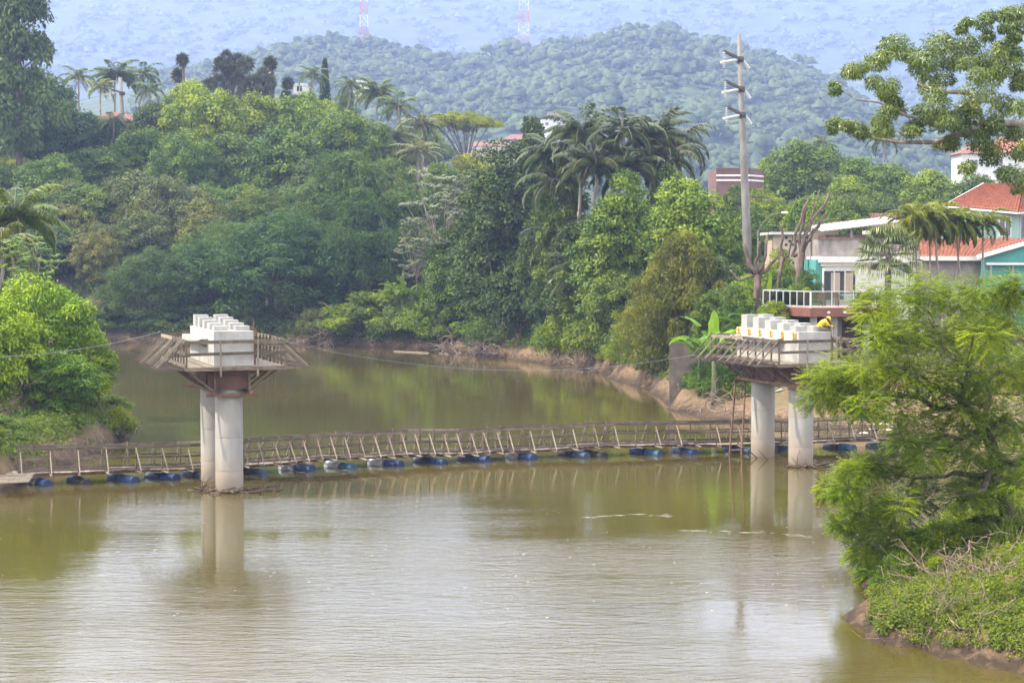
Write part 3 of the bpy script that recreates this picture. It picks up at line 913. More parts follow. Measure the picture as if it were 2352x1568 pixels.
# every prototype: crown mesh, trunk mesh, reference width and height
def broadleaf(seed, W=10.0, H=12.0, base=0.22, ncl=70, per=150, leaf=.42, flat=.8, gap=0.35, mt='leaf', rclump=(.10, .17), top=1.0, up=.5):
    lv = Leaves(seed); r = lv.r
    C = []
    zc = H * (base + 1) / 2; rz = H * (1 - base) / 2
    lobes = r.normal(0, 1, (7, 3)); lobes = unit(lobes)
    tries = 0
    R = []
    while len(C) < ncl and tries < 9000:
        tries += 1
        d = unit(r.normal(0, 1, 3)); 
        rr = r.uniform(0.25, 1.0) ** 0.42
        lobe = 0.64 + 0.36 * max(np.dot(lobes, d))
        if d[2] < 0: lobe *= 0.95
        p = np.array([d[0] * W / 2, d[1] * W / 2, d[2] * rz]) * rr * lobe * 0.9 + np.array([0, 0, zc])
        rad = W * r.uniform(*rclump)
        if C:
            dd = np.linalg.norm(np.array(C) - p, axis=1)
            if dd.min() < gap * rad * 2: continue
        C.append(p); R.append(rad)
    C = np.array(C); R = np.array(R)
    lv.clumps(C, R, per, leaf, leaf * .55, flat, up=up, low=-.42)
    # sparse stray leaves that break the outline
    k = r.integers(0, len(C), int(len(C) * per * .08))
    P = C[k] + unit(r.normal(0, 1, (len(k), 3))) * (R[k] * r.uniform(.9, 1.35, len(k)))[:, None]
    T = unit(r.normal(0, 1, (len(k), 3))); B = unit(np.cross(T, r.normal(0, 1, (len(k), 3))))
    lv.quads(P, T, B, leaf * r.uniform(.5, 1, len(k)), leaf * .45 * np.ones(len(k)), r.uniform(.3, 1, len(k)))
    tb = MB()
    hb = H * (base + .1)
    tr = W * .025 + .05
    tb.tube(wander(r, (0, 0, -.6), (r.normal(0, .3), r.normal(0, .3), hb), 4, .03), [tr * 1.5, tr * 1.15, tr, tr * .95, tr * .85], 8)
    sel = r.choice(len(C), min(14, len(C)), False)
    for i in sel:
        q = Vector(C[i])
        tb.tube(wander(r, (0, 0, hb * r.uniform(.7, 1)), q, 4, .05), [tr * .6, tr * .45, tr * .32, tr * .2, tr * .08], 5, False)
    return dict(crown=lv.mesh('crown', M[mt]), trunk=pmesh('trunk', tb.v, tb.f, M['bark'], True), W=W, H=H)

def bamboo(seed, W=14.0, H=15.0, arcs=80, per=70, mt='leaf_fine'):
    """clump of arching culms with hanging plumes"""
    lv = Leaves(seed); r = lv.r
    tb = MB(); C = []; R = []; tint = []
    for i in range(arcs):
        az = r.uniform(0, 2 * np.pi); reach = W / 2 * r.uniform(.15, 1.0) ** .8; hh = H * r.uniform(.68, 1.0) * (1 - .28 * (reach / (W / 2)) ** 2)
        b = np.array([r.normal(0, W * .05), r.normal(0, W * .05), 0])
        pts = []
        for t in np.linspace(0, 1, 9):
            z = hh * (1.32 * t - .0 * t) if t < .01 else hh * (1 - (1 - min(t / .72, 1)) ** 2) - (hh * .55 * max(0, t - .72) / .28 * (reach / (W / 2)) ** 1.0)
            rad = reach * t ** 1.9
            pts.append(b + np.array([np.cos(az) * rad, np.sin(az) * rad, z]))
        if i % 3 == 0:
            tb.tube([Vector(p) for p in pts], [.07, .065, .06, .055, .045, .035, .028, .02, .012], 4, False)
        ct = r.uniform(.2, .85)
        for j in range(3, 9):
            f = r.uniform(0, 1)
            p = pts[j - 1] * (1 - f) + pts[j] * f
            C.append(p + r.normal(0, .25, 3)); R.append(W * r.uniform(.045, .075)); tint.append(np.clip(ct + r.normal(0, .1), 0, 1))
    # hanging skirt of plumes that falls towards the ground round the clump
    for i in range(int(arcs * 2.2)):
        az = r.uniform(0, 6.283); q = W / 2 * r.uniform(.55, .98); z = H * r.uniform(.06, .62)
        q *= 1 - .25 * max(0, .3 - z / H)
        C.append(np.array([np.cos(az) * q, np.sin(az) * q, z])); R.append(W * r.uniform(.05, .08)); tint.append(r.uniform(.2, .75))
    C = np.array(C); R = np.array(R)
    lv.clumps(C, R, per, .48, .13, .95, up=.35, spread=.9, low=-.9, tint_c=np.array(tint), hang=.75)
    return dict(crown=lv.mesh('crown', M[mt]), trunk=pmesh('trunk', tb.v, tb.f, M['bark'], True), W=W, H=H)

def frond_leaflets(lv, pts, n, L, Wd, sag=.45, tint=.5, vee=.35):
    """leaflets along a frond's midrib (pts: (k,3))"""
    r = lv.r
    k = len(pts)
    t = np.linspace(.12, 1, n)
    x = t * (k - 1); i = np.clip(x.astype(int), 0, k - 2); f = (x - i)[:, None]
    P = pts[i] * (1 - f) + pts[i + 1] * f
    D = unit(pts[i + 1] - pts[i])
    side = unit(np.cross(D, np.array([0, 0, 1.0]) + 1e-4))
    for sg in (-1, 1):
        T = unit(side * sg + D * .55 + np.array([0, 0, vee]) * r.uniform(.4, 1.2, n)[:, None] - np.array([0, 0, sag]) * r.uniform(.6, 1.5, n)[:, None] + r.normal(0, .08, (n, 3)))
        B = unit(np.cross(T, side * sg + np.array([0, 0, 1.0])))
        ln = L * np.sin(np.clip(t * 1.05, 0, 1) * np.pi * .86 + .32) ** .7
        lv.quads(P, T, B, np.nan_to_num(ln, nan=L * .2), Wd * np.ones(n), np.clip(tint + r.normal(0, .1, n), 0, 1), .22)

def palm(seed, H=10.0, nf=18, FL=3.2, n=42, lw=.10, mt='leaf_gloss', droop=1.0, trunk_r=.14, lean=.4, sag=.45, up0=1.15, bark='bark_pale', leaflet=.62):
    lv = Leaves(seed); r = lv.r
    tb = MB()
    topz = H - FL * .35
    top = np.array([r.normal(0, lean), r.normal(0, lean), topz])
    tb.tube(wander(r, (0, 0, -.5), top, 5, .012), [trunk_r * 1.3, trunk_r * 1.05, trunk_r, trunk_r, trunk_r * .95, trunk_r * .8], 8)
    for i in range(nf):
        az = i * 2.39996 + r.uniform(-.2, .2)
        el = up0 - (i / nf) * (1.35 * droop) + r.normal(0, .08)
        L = FL * r.uniform(.85, 1.1)
        p = top.copy(); pts = [p.copy()]
        e = el
        for s in range(8):
            p = p + np.array([np.cos(az) * np.cos(e), np.sin(az) * np.cos(e), np.sin(e)]) * L / 8
            e -= .22 * droop * (0.6 + s * .12)
            pts.append(p.copy())
        tb.tube([Vector(q) for q in pts], list(np.linspace(.035, .008, 9)), 4, False)
        frond_leaflets(lv, np.array(pts), n, leaflet * FL / 3.2, lw * FL / 3.2, sag, r.uniform(.2, .85))
    return dict(crown=lv.mesh('crown', M[mt]), trunk=pmesh('trunk', tb.v, tb.f, M[bark], True), W=FL * 1.7, H=H)

def fan_palm(seed, H=6.5, nf=26, mt='leaf_gloss'):
    lv = Leaves(seed); r = lv.r
    tb = MB(); topz = H - 1.3
    tb.tube([(0, 0, -.5), (.05, 0, topz * .5), (0, 0.05, topz)], [.24, .2, .19], 8)
    for i in range(nf):
        az = i * 2.39996; el = 1.25 - (i / nf) * 1.9 + r.normal(0, .1)
        d = np.array([np.cos(az) * np.cos(el), np.sin(az) * np.cos(el), np.sin(el)])
        top = np.array([0, 0, topz]); pl = 1.25 * r.uniform(.85, 1.15)
        hub = top + d * pl - np.array([0, 0, .12])
        tb.tube([Vector(top), Vector(top + d * pl * .5), Vector(hub)], [.03, .022, .016], 4, False)
        side = unit(np.cross(d, [0, 0, 1.0])); nrm = unit(np.cross(side, d))
        nb = 22; tint = r.uniform(.2, .85)
        a = np.linspace(-1.75, 1.75, nb)
        T = unit(d * np.cos(a)[:, None] + side * np.sin(a)[:, None] + nrm * .12)
        B = unit(np.cross(T, nrm) + nrm * .35 * np.where(np.arange(nb) % 2, 1, -1)[:, None])
        Ls = .95 * (.75 + .25 * np.cos(a))
        P = np.repeat(hub[None], nb, 0)
        lv.quads(P, T, B, Ls, .17 * np.ones(nb), np.clip(tint + r.normal(0, .05, nb), 0, 1), .12)
        Pe = P + T * (Ls * .82)[:, None] - np.array([0, 0, .1])
        T2 = unit(T * .45 - np.array([0, 0, .9]) + r.normal(0, .08, (nb, 3)))
        lv.quads(Pe, T2, B, .5 * np.ones(nb), .07 * np.ones(nb), np.clip(tint + .1 + r.normal(0, .05, nb), 0, 1), .1)
    return dict(crown=lv.mesh('crown', M[mt]), trunk=pmesh('trunk', tb.v, tb.f, M['bark'], True), W=4.6, H=H)

def feathery(seed, C, R, per, L=.34, leaflet=.085, mt='leaf_fine'):
    """sprays of tiny leaflets round given centres; returns a Leaves collector"""
    lv = Leaves(seed); r = lv.r
    Cc = np.repeat(np.array(C), per, 0); Rr = np.repeat(np.array(R), per)
    m = len(Cc)
    d = unit(r.normal(0, 1, (m, 3)))
    P0 = Cc + d * (Rr * r.uniform(.15, 1, m) ** .5)[:, None] * np.array([1, 1, .8])
    D = unit(d * np.array([1, 1, .6]) + r.normal(0, .35, (m, 3)) + np.array([0, 0, -.12]))
    side = unit(np.cross(D, np.array([0, 0, 1.0])))
    ctint = np.repeat(r.uniform(.2, .8, len(C)), per) + r.normal(0, .12, m)
    nl = 7
    for j in range(nl):
        t = (j + .5) / nl
        P = P0 + D * (L * t)[..., None] if np.ndim(L) else P0 + D * L * t - np.array([0, 0, .1 * L]) * t * t
        for sg in (-1, 1):
            T = unit(side * sg + D * .35 + r.normal(0, .12, (m, 3)) - np.array([0, 0, .15]))
            B = unit(np.cross(T, np.array([0, 0, 1.0])))
            lv.quads(P, T, B, leaflet * 1.9 * np.ones(m) * (1 - .5 * t), leaflet * np.ones(m), np.clip(ctint, 0, 1), .1)
    return lv

def banana(seed, H=5.0, nl=8, tall_leaf=True):
    r = np.random.default_rng(seed)
    tb = MB(); tb.tube([(0, 0, -.3), (.04, 0, H * .25), (.0, .03, H * .5)], [.17, .14, .1], 8)
    V = []; F = []; T = []
    def leaf(az, el, L, Wd, bend, tint, torn=.10):
        p = np.array([0, 0, H * .46]); e = el; b0 = len(V)
        n = 10
        for i in range(n + 1):
            t = i / n
            side = np.array([-np.sin(az), np.cos(az), 0])
            w = Wd * .5 * (np.sin(np.pi * min(1, t * .93 + .07)) ** .55) * (0.25 if t < .12 else 1)
            nr = np.array([-np.cos(az) * np.sin(e), -np.sin(az) * np.sin(e), np.cos(e)])
            V.append(p + side * w + nr * w * .35 + r.normal(0, .02, 3)); V.append(p.copy()); V.append(p - side * w + nr * w * .35 + r.normal(0, .02, 3))
            p = p + np.array([np.cos(az) * np.cos(e), np.sin(az) * np.cos(e), np.sin(e)]) * L / n
            e -= bend / n * (.4 + 1.2 * t)
        for i in range(n):
            a = b0 + i * 3
            for q in ((a, a + 1, a + 4, a + 3), (a + 1, a + 2, a + 5, a + 4)):
                if i > 3 and r.random() < torn: continue
                F.append(q); T.append(np.clip(tint + r.normal(0, .06), 0, 1))
    for i in range(nl):
        leaf(i * 2.39996 + r.uniform(-.3, .3), 1.1 - .55 * i / nl + r.normal(0, .1), H * r.uniform(.5, .62), H * .125, 1.5 + r.uniform(-.3, .5), r.uniform(.2, .8))
    if tall_leaf: leaf(-1.57, 1.5, H * .46, H * .13, -.1, .8, 0)
    return dict(crown=qmesh('crown', np.array(V), np.array(F, dtype=np.int32), M['leaf_fine'], np.array(T)), trunk=pmesh('trunk', tb.v, tb.f, M['banana_stem'], True), W=H * .95, H=H)

def cecropia(seed, H=14.0, W=9.0, heads=70):
    lv = Leaves(seed); r = lv.r
    tb = MB(); tb.tube(wander(r, (0, 0, -.5), (0.3, 0, H * .55), 5, .02), [.2, .17, .15, .13, .11, .09], 7)
    for i in range(heads):
        az = r.uniform(0, 6.283); rr = W / 2 * r.uniform(.1, 1) ** .6; z = H * r.uniform(.28, .98) 
        p = np.array([np.cos(az) * rr, np.sin(az) * rr * .8, z])
        if i % 3 == 0:
            b = Vector((0.2, 0, H * r.uniform(.2, .52)))
            tb.tube([b, Vector(p) * .5 + b * .5 + Vector((0, 0, -.5)), Vector(p)], [.06, .045, .03], 5, False)
        t0 = r.uniform(.1, .9)
        for k in range(7):
            a = k * .9 + r.uniform(-.2, .2)
            stem = unit(np.array([np.cos(a), np.sin(a), r.uniform(-.15, .5)]))
            hub = p + stem * .5
            nb = 7
            b = np.linspace(-2.2, 2.2, nb)
            side = unit(np.cross(stem, [0, 0, 1.0]))
            T = unit(stem * np.cos(b)[:, None] + side * np.sin(b)[:, None] - np.array([0, 0, .55]))
            B = unit(np.cross(T, [0, 0, 1.0] + stem * .2))
            lv.quads(np.repeat(hub[None], nb, 0), T, B, .48 * np.ones(nb), .17 * np.ones(nb), np.clip(t0 + r.normal(0, .12, nb), 0, 1), .15)
    return dict(crown=lv.mesh('crown', M['leaf_gloss']), trunk=pmesh('trunk', tb.v, tb.f, M['bark_pale'], True), W=W, H=H)

def tufted(seed, H=14.0, W=12.0, heads=26, rt=(.8, 1.3)):
    """dark tree whose branches end in round spiky tufts"""
    lv = Leaves(seed); r = lv.r
    tb = MB(); tb.tube([(0, 0, -.5), (.1, 0, H * .4), (0, 0, H * .7)], [.35, .28, .2], 8)
    for i in range(heads):
        az = r.uniform(0, 6.283); rr = W / 2 * r.uniform(0, 1) ** .55
        z = H * (1 - .34 * (rr / (W / 2)) ** 2) * r.uniform(.82, 1.0) - .6
        p = np.array([np.cos(az) * rr, np.sin(az) * rr, z])
        tb.tube([Vector((0, 0, H * r.uniform(.35, .6))), Vector((p[0] * .75, p[1] * .75, z - 1.7)), Vector(p)], [.11, .08, .05], 5, False)
        R = r.uniform(*rt); n = 420
        d = unit(r.normal(0, 1, (n, 3)) + np.array([0, 0, .35]))
        P = p + d * R * r.uniform(.15, .6, n)[:, None]
        B = unit(np.cross(d, r.normal(0, 1, (n, 3))))
        lv.quads(P, d, B, R * .55 * np.ones(n), .10 * np.ones(n), np.clip(r.uniform(.3, .6) + r.normal(0, .15, n), 0, 1), .05)
    return dict(crown=lv.mesh('crown', M['leaf_gloss']), trunk=pmesh('trunk', tb.v, tb.f, M['bark'], True), W=W, H=H)

def cypress(seed, H=9.0, W=2.2):
    lv = Leaves(seed); r = lv.r
    n = 120
    z = np.linspace(.06, 1, n); rad = W / 2 * (1 - z) ** .55 * np.minimum(1, z * 6) ** .5
    az = np.arange(n) * 2.4
    C = np.stack([np.cos(az) * rad * .6, np.sin(az) * rad * .6, z * H - .2], 1)
    lv.clumps(C, np.maximum(rad * .6, .14), 110, .3, .09, 1.4, up=.9, low=-.6)
    tb = MB(); tb.tube([(0, 0, -.4), (0, 0, H * .8)], [.12, .03], 6)
    return dict(crown=lv.mesh('crown', M['leaf']), trunk=pmesh('trunk', tb.v, tb.f, M['bark'], True), W=W, H=H)

def flat_top(seed, H=13.0, W=13.5):
    """umbrella crown on forking bare limbs"""
    lv = Leaves(seed); r = lv.r
    tb = MB(); f = Vector((1.2, 0, H * .35))
    tb.tube([(-.4, 0, -1), (.1, 0, H * .16), f], [.36, .3, .27], 8)
    C = []; R = []
    for i in range(105):
        a = r.uniform(0, 6.283); q = r.uniform(0, 1) ** .5
        C.append([np.cos(a) * q * W / 2, np.sin(a) * q * W / 2 , H * (.93 - .10 * q * q) - .75 + r.normal(0, .22)]); R.append(r.uniform(.6, 1.0))
    for i in range(15):
        a = i * 2.39996; q = .25 + .65 * (i / 15)
        e = Vector((math.cos(a) * q * W / 2, math.sin(a) * q * W / 2, H * .84))
        m_ = f.lerp(e, .45) + Vector((0, 0, H * .02))
        tb.tube([f if i % 3 else (f * .8), m_, e], [.13, .09, .04], 6, False)
        for k in range(3):
            tb.tube([m_.lerp(e, .4), e + Vector((r.normal(0, .9), r.normal(0, .9), .5))], [.06, .02], 4, False)
    lv.clumps(np.array(C), np.array(R) * 1.3, 230, .32, .17, .5, up=.9, low=-.2)
    return dict(crown=lv.mesh('crown', M['leaf_fine']), trunk=pmesh('trunk', tb.v, tb.f, M['bark'], True), W=W, H=H)

def conical(seed, H=16.0, W=10.0, per=170):
    """tall tree with drooping branch tiers"""
    lv = Leaves(seed); r = lv.r
    C = []; R = []
    tb = MB(); tb.tube([(0, 0, -.5), (.1, 0, H * .5), (0, 0, H * .92)], [.4, .28, .06], 8)
    for i in range(95):
        z = r.uniform(.22, 1) ** .9; a = r.uniform(0, 6.283)
        q = (1.06 - z) ** .6 * W / 2 * r.uniform(.35, 1) * (1 if z > .35 else .8)
        C.append([np.cos(a) * q, np.sin(a) * q, z * H * .96]); R.append(W * r.uniform(.07, .12))
        if i % 5 == 0: tb.tube([Vector((0, 0, z * H * .85)), Vector(C[-1])], [.1, .03], 5, False)
    lv.clumps(np.array(C), np.array(R), per, .42, .22, .8)
    return dict(crown=lv.mesh('crown', M['leaf']), trunk=pmesh('trunk', tb.v, tb.f, M['bark'], True), W=W, H=H)

def shrub(seed, W=5.0, H=3.6, ncl=42, per=170, leaf=.26, mt='leaf_fine', hang=.15):
    lv = Leaves(seed); r = lv.r
    a = r.uniform(0, 6.283, ncl); q = r.uniform(0, 1, ncl) ** .5
    hh = H * (1 - .62 * q ** 2) * r.uniform(.25, 1.0, ncl) ** .5
    R = W * r.uniform(.09, .16, ncl)
    C = np.stack([np.cos(a) * q * W * .45, np.sin(a) * q * W * .45, np.maximum(hh - R * .5, .1)], 1)
    lv.clumps(C, R, per, leaf, leaf * .5, .85, up=.55, low=-.7, hang=hang)
    tb = MB()
    for i in range(0, ncl, 4):
        tb.tube(wander(r, (r.normal(0, .3), r.normal(0, .3), -.4), C[i], 3, .06), [.05, .04, .03, .012], 4, False)
    return dict(crown=lv.mesh('crown', M[mt]), trunk=pmesh('trunk', tb.v, tb.f, M['bark'], True), W=W, H=H)

PR = {}
PR['b1'] = broadleaf(1, 10, 12, .03, 62, 270, .44, rclump=(.10, .16), gap=.56)
PR['b2'] = broadleaf(2, 11, 12, .02, 84, 220, .40, rclump=(.075, .13), gap=.58)
PR['b3'] = broadleaf(3, 9, 13, .05, 56, 280, .44, rclump=(.10, .18), gap=.56)
PR['b4'] = broadleaf(4, 12, 11, .02, 105, 190, .38, rclump=(.06, .115), gap=.6)
PR['b5'] = broadleaf(5, 10, 12, .02, 44, 360, .46, rclump=(.13, .2), gap=.55)
PR['tall1'] = broadleaf(7, 9, 19, .02, 100, 210, .42, rclump=(.09, .16), gap=.56)
PR['tall2'] = broadleaf(8, 9, 22, .02, 120, 190, .40, rclump=(.08, .15), gap=.56)
PR['bam1'] = bamboo(21)
PR['bam2'] = bamboo(22, 13, 16, 70, 80)
PR['palm1'] = palm(31)
PR['palm2'] = palm(32, 11, 16, 3.4, 40, .11, droop=1.15, lean=.8)
PR['palm3'] = palm(33, 9, 24, 4.6, 84, .085, droop=.95, sag=.75, lean=.3)
PR['areca'] = palm(34, 6.5, 22, 2.5, 44, .12, droop=1.1, trunk_r=.07, lean=.5, mt='leaf_fine')
PR['fan'] = fan_palm(35)
PR['ban1'] = banana(41, 5.0, 12); PR['ban2'] = banana(42, 4.6, 9, False); PR['ban3'] = banana(43, 4.4, 7, True)
PR['cec'] = cecropia(51)
PR['tuft'] = tufted(52); PR['tuft1'] = tufted(53, 9, 2.6, 4, (.9, 1.2))
PR['cyp'] = cypress(54); PR['flat'] = flat_top(55); PR['con'] = conical(56); PR['con2'] = conical(57, 15, 9)
PR['sh1'] = shrub(61); PR['sh2'] = shrub(62, 6, 3.2, 50, 150, .24); PR['sh3'] = shrub(63, 4.5, 4.2, 40, 170, .28, hang=.5)

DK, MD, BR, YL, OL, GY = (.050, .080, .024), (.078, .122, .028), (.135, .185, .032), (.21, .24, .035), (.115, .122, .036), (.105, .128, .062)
prnd = random.Random(5)
def col_of(c):
    k = prnd.uniform(.88, 1.14); return (c[0] * k * prnd.uniform(.92, 1.08), c[1] * k, c[2] * k * prnd.uniform(.65, .9), 1)
def plant(proto, name, base, w, h, colr, label, cat, group=None, rz=None):
    p = PR[proto]
    e = empty(name, base, label, cat, group, rz=prnd.uniform(0, 6.283) if rz is None else rz)
    k = w / p['W']
    stem = proto.startswith(('palm', 'areca', 'fan', 'cec', 'tuft1')) and h > p['H'] * k
    off = (h / k - p['H']) if stem else 0.0
    e.scale = (k, k, k if stem else h / p['H'])
    if stem:
        tr0 = .15 if proto != 'areca' else .07
        tb = MB(); tb.tube([(0, 0, -.5), (.06, .03, off * .5), (0, 0, off + .3)], [tr0 * 1.35, tr0 * 1.15, tr0 * 1.05], 8)
        o = bpy.data.objects.new('trunk', pmesh('trunk', tb.v, tb.f, p['trunk'].materials[0], True)); COL.objects.link(o); o.parent = e
    for nm in ('trunk', 'crown'):
        o = bpy.data.objects.new(nm if nm == 'trunk' or not name.startswith('banana') else 'leaves_crown', p[nm]); COL.objects.link(o); o.parent = e; o.location = (0, 0, off)
        o.color = col_of(colr)
    return e
def tree(proto, u, w, vtop, Y, colr, label, name='broadleaf_tree', cat='tree', group=None, zbase=None, rz=None, minh=3.0, dmin=1.0):
    """stand a tree on the ground at depth Y so that it is w px wide and its top reaches vtop"""
    for _k in range(60):                              # step back along the sight line until it stands on land
        top = PP(u, vtop, Y)
        if float(sdist(np.array([top.x]), np.array([Y]))[0]) > dmin: break
        Y += 1.0
    if proto in ('b1', 'b2', 'b3', 'b4', 'b5'):
        asp = (top.z - hz(top.x, Y)) / (w / PXM(Y))
        if asp > 1.5: proto = 'tall1' if asp < 2.1 else 'tall2'
    if proto.startswith('ban'):
        w = max(w, .85 * (top.z - hz(top.x, Y)) * PXM(Y))
    zb = (hz(top.x, Y) if zbase is None else zbase) - .15
    return plant(proto, name, (top.x, Y, zb), w / PXM(Y), max(minh, top.z - zb), colr, label, cat, group, rz)

# ------------------------------------------------------------------ far wood on the hill: a mass nobody could count
def far_wood():
    lv = Leaves(900); r = lv.r
    C = []; R = []
    y = 845.0
    while y < HILL_Y + 40:
        step = 16.0 * r.uniform(.9, 1.1)
        xs = np.arange(-330, 560, step) + r.uniform(-4, 4)
        for x in xs:
            xx = x + r.normal(0, 4.2); yy = y + r.normal(0, 5)
            if xx > yy * .295 or xx < -yy * .2: continue
            C.append((xx, yy)); R.append(5.0 + 8.0 * r.random() ** 1.6)
        y += 18.0
    C = np.array(C); R = np.array(R)
    Z = hill_h(C[:, 0], C[:, 1]) + R * .18 + r.uniform(-1.5, 1.5, len(R))
    emer = r.random(len(R)) < .05
    Z[emer] += r.uniform(.5, 2.5, emer.sum())
    cc = np.column_stack([C, Z])
    R = R * np.where(r.random(len(R)) < .12, 1.35, 1.0)
    # each crown: a lumpy dome of small leaf masses
    def lumps(cc, R, k, rel, fl):
        n = len(cc) * k
        zz = r.uniform(-.1, 1, n); ph = r.uniform(0, 6.283, n); q = np.sqrt(1 - zz ** 2)
        D = np.stack([q * np.cos(ph), q * np.sin(ph), zz], 1)
        rk = np.repeat(R, k)
        return np.repeat(cc, k, 0) + D * rk[:, None] * np.array([.8, .8, fl]) * r.uniform(.75, 1.1, n)[:, None], rk * r.uniform(*rel, n)
    sub, sr = lumps(cc, R, 9, (.24, .42), .55)
    tc = np.clip(np.repeat(r.uniform(.25, .75, len(cc)), 9) + r.normal(0, .10, len(sub)), 0, 1)
    lv.clumps(sub, sr * 1.15, 3, 1.7, 1.2, .8, up=.4, low=-.1, tint_c=tc, spread=.6, tvar=.08)
    return lv, lv.domes(sub, sr, tc, .85, 6, .22)
def far_mesh(lv, dm):
    V1 = np.concatenate(lv.V); T1 = np.concatenate(lv.T); F1 = np.arange(len(V1)).reshape(-1, 4)
    V, F, T_ = dm
    return qmesh('forest', np.concatenate([V1, V]), np.concatenate([F1, F + len(V1)]).astype(np.int32), M['leaf'], np.concatenate([T1, T_]), smooth=True)
lvw, dmw = far_wood()
def mountain_wood():
    lv = Leaves(901); r = lv.r
    n = 2200
    Y = r.uniform(2000, 3850, n) ; X = r.uniform(-.31, .31, n) * Y
    R = r.uniform(9, 19, n); Z = mountain_h(X, Y) + R * .15
    C_ = np.repeat(np.column_stack([X, Y, Z]), 4, 0); Rk = np.repeat(R, 4)
    C_ = C_ + r.normal(0, 1, C_.shape) * Rk[:, None] * np.array([.5, .5, .22])
    tk = np.clip(np.repeat(r.uniform(.1, .9, n), 4) + r.normal(0, .1, len(C_)), 0, 1)
    lv.clumps(C_, Rk * .5, 1, 6.0, 4.0, .8, up=.4, low=-.1, spread=.5, tint_c=tk, tvar=.06)
    return lv, lv.domes(C_, Rk * r.uniform(.32, .55, len(Rk)), tk, .8, 6, .22)
mw_ = link('forest', far_mesh(*mountain_wood())); mw_.color = (.065, .09, .03, 1)
tag(mw_, 'pale blue forest on the mountain behind the hill', kind='stuff')

fw = link('forest', far_mesh(lvw, dmw))
fw.color = (.055, .080, .026, 1)
tag(fw, 'hazy wooded hill covered in tree crowns', kind='stuff')

# ------------------------------------------------------------------ wooded slope across the river, from the left
G1 = 'trees on the wooded slope across the river'
T = tree
T('con', 38, 240, -95, 268, DK, 'tall dark tree rising past the picture top above the brown roofed house', 'tall_tree', rz=.4)
T('b5', 95, 200, 150, 290, DK, 'dark spreading tree between the tall tree and the slender palms')
T('b2', -20, 220, 150, 282, DK, 'dark tree at the picture edge under the tall tree', group=None)
T('b1', 190, 190, 255, 296, DK, 'dark tree in front of the house garden palms')
T('palm1', 180, 92, 160, 318, MD, 'slender palm with bare trunk between the dark tall tree and the insulator pole', 'palm_tree', 'palm')
T('palm2', 122, 80, 178, 316, DK, 'dark palm half hidden beside the tall dark tree', 'palm_tree', 'palm')
T('palm3', 262, 120, 150, 322, MD, 'bushy palm just behind the insulator pole', 'palm_tree', 'palm')
T('palm2', 312, 110, 148, 326, MD, 'palm with upswept fronds right of the insulator pole', 'palm_tree', 'palm')
T('palm1', 230, 80, 185, 312, BR, 'small yellowish palm below the slender one', 'palm_tree', 'palm')
T('palm1', 345, 80, 190, 318, MD, 'low palm at the foot of the tufted dark trees', 'palm_tree', 'palm')
T('palm2', 245, 100, 262, 292, DK, 'drooping palm under the insulator pole', 'palm_tree', 'palm')
T('b2', 15, 150, 350, 276, BR, 'light green tree below the brown roofed house')
T('b4', 110, 190, 352, 262, MD, 'rounded tree with mottled leaves left of the mid slope')
T('b3', 225, 170, 318, 270, MD, 'broad green tree on the slope below the insulator pole')
T('b1', 320, 165, 290, 276, MD, 'full green tree at the foot of the insulator pole')
T('b5', 350, 150, 225, 288, DK, 'dark rounded tree right of the insulator pole')
T('b2', 425, 165, 160, 300, BR, 'light yellow green tree below the tufted dark crowns')
T('tuft', 530, 220, 112, 332, (0.048, 0.053, 0.029), 'dark tree with round tufted crowns on the skyline', 'tufted_tree')
T('tuft', 600, 150, 165, 326, (0.045, 0.053, 0.029), 'lower tufted dark tree right of the skyline group', 'tufted_tree')
T('tuft1', 421, 42, 110, 330, (0.048, 0.053, 0.029), 'lone tufted tree standing left of the skyline group', 'tufted_tree')
T('tuft1', 626, 46, 116, 336, (0.048, 0.053, 0.029), 'lone tufted tree standing right of the skyline group', 'tufted_tree')
T('tuft1', 655, 40, 165, 332, (0.045, 0.053, 0.029), 'small tufted tree beside the pale far building', 'tufted_tree')
T('b4', 470, 250, 186, 284, BR, 'wide light green tree crowning the wooded slope')
T('b2', 585, 220, 205, 290, BR, 'light green tree right of the widest slope crown')
T('b1', 690, 180, 205, 288, BR, 'yellow green tree beneath the cypress')
T('b3', 770, 170, 222, 276, (0.092, 0.139, 0.032), 'yellow topped tree with a deep dark underside right of the cypress')
T('b5', 840, 140, 262, 282, MD, 'dark green tree left of the palm grove')
T('b2', 545, 190, 295, 270, MD, 'mid green tree in the middle of the wooded slope')
T('b4', 430, 190, 300, 266, MD, 'mid green tree under the wide light green crown')
T('b1', 650, 200, 290, 264, MD, 'mid green tree above the upper bamboo')
T('b3', 730, 150, 330, 258, DK, 'dark tree between the yellow topped tree and upper bamboo')
T('b5', 300, 150, 388, 250, GY, 'grey green round tree above the hanging bamboo')
T('b2', 395, 170, 395, 246, GY, 'dull green round tree between slope and large bamboo')
T('b1', 190, 180, 420, 250, DK, 'dark tree on the lower slope left of the grey green tree')
T('b4', 60, 180, 430, 246, MD, 'green tree on the lower slope at the picture edge')
T('b3', 120, 150, 500, 238, DK, 'dark tree low on the slope behind the bright bank bush')
T('b2', 235, 170, 505, 236, (0.078, 0.100, 0.040), 'brownish vine hung tree above the gap in the bank', 'vine_hung_tree')
T('b5', 340, 130, 480, 240, (0.080, 0.098, 0.042), 'brown tinged tree left of the large bamboo', 'vine_hung_tree')
T('b3', 470, 150, 430, 244, OL, 'olive tree at the upper left corner of the large bamboo')
T('bam2', 800, 330, 338, 236, (0.079, 0.129, 0.045), 'upper bamboo clump spreading light plumes above the large one', 'bamboo_clump', 'bamboo')
T('bam2', 590, 250, 425, 232, (0.077, 0.124, 0.042), 'light plumed bamboo left of the upper clump', 'bamboo_clump', 'bamboo')
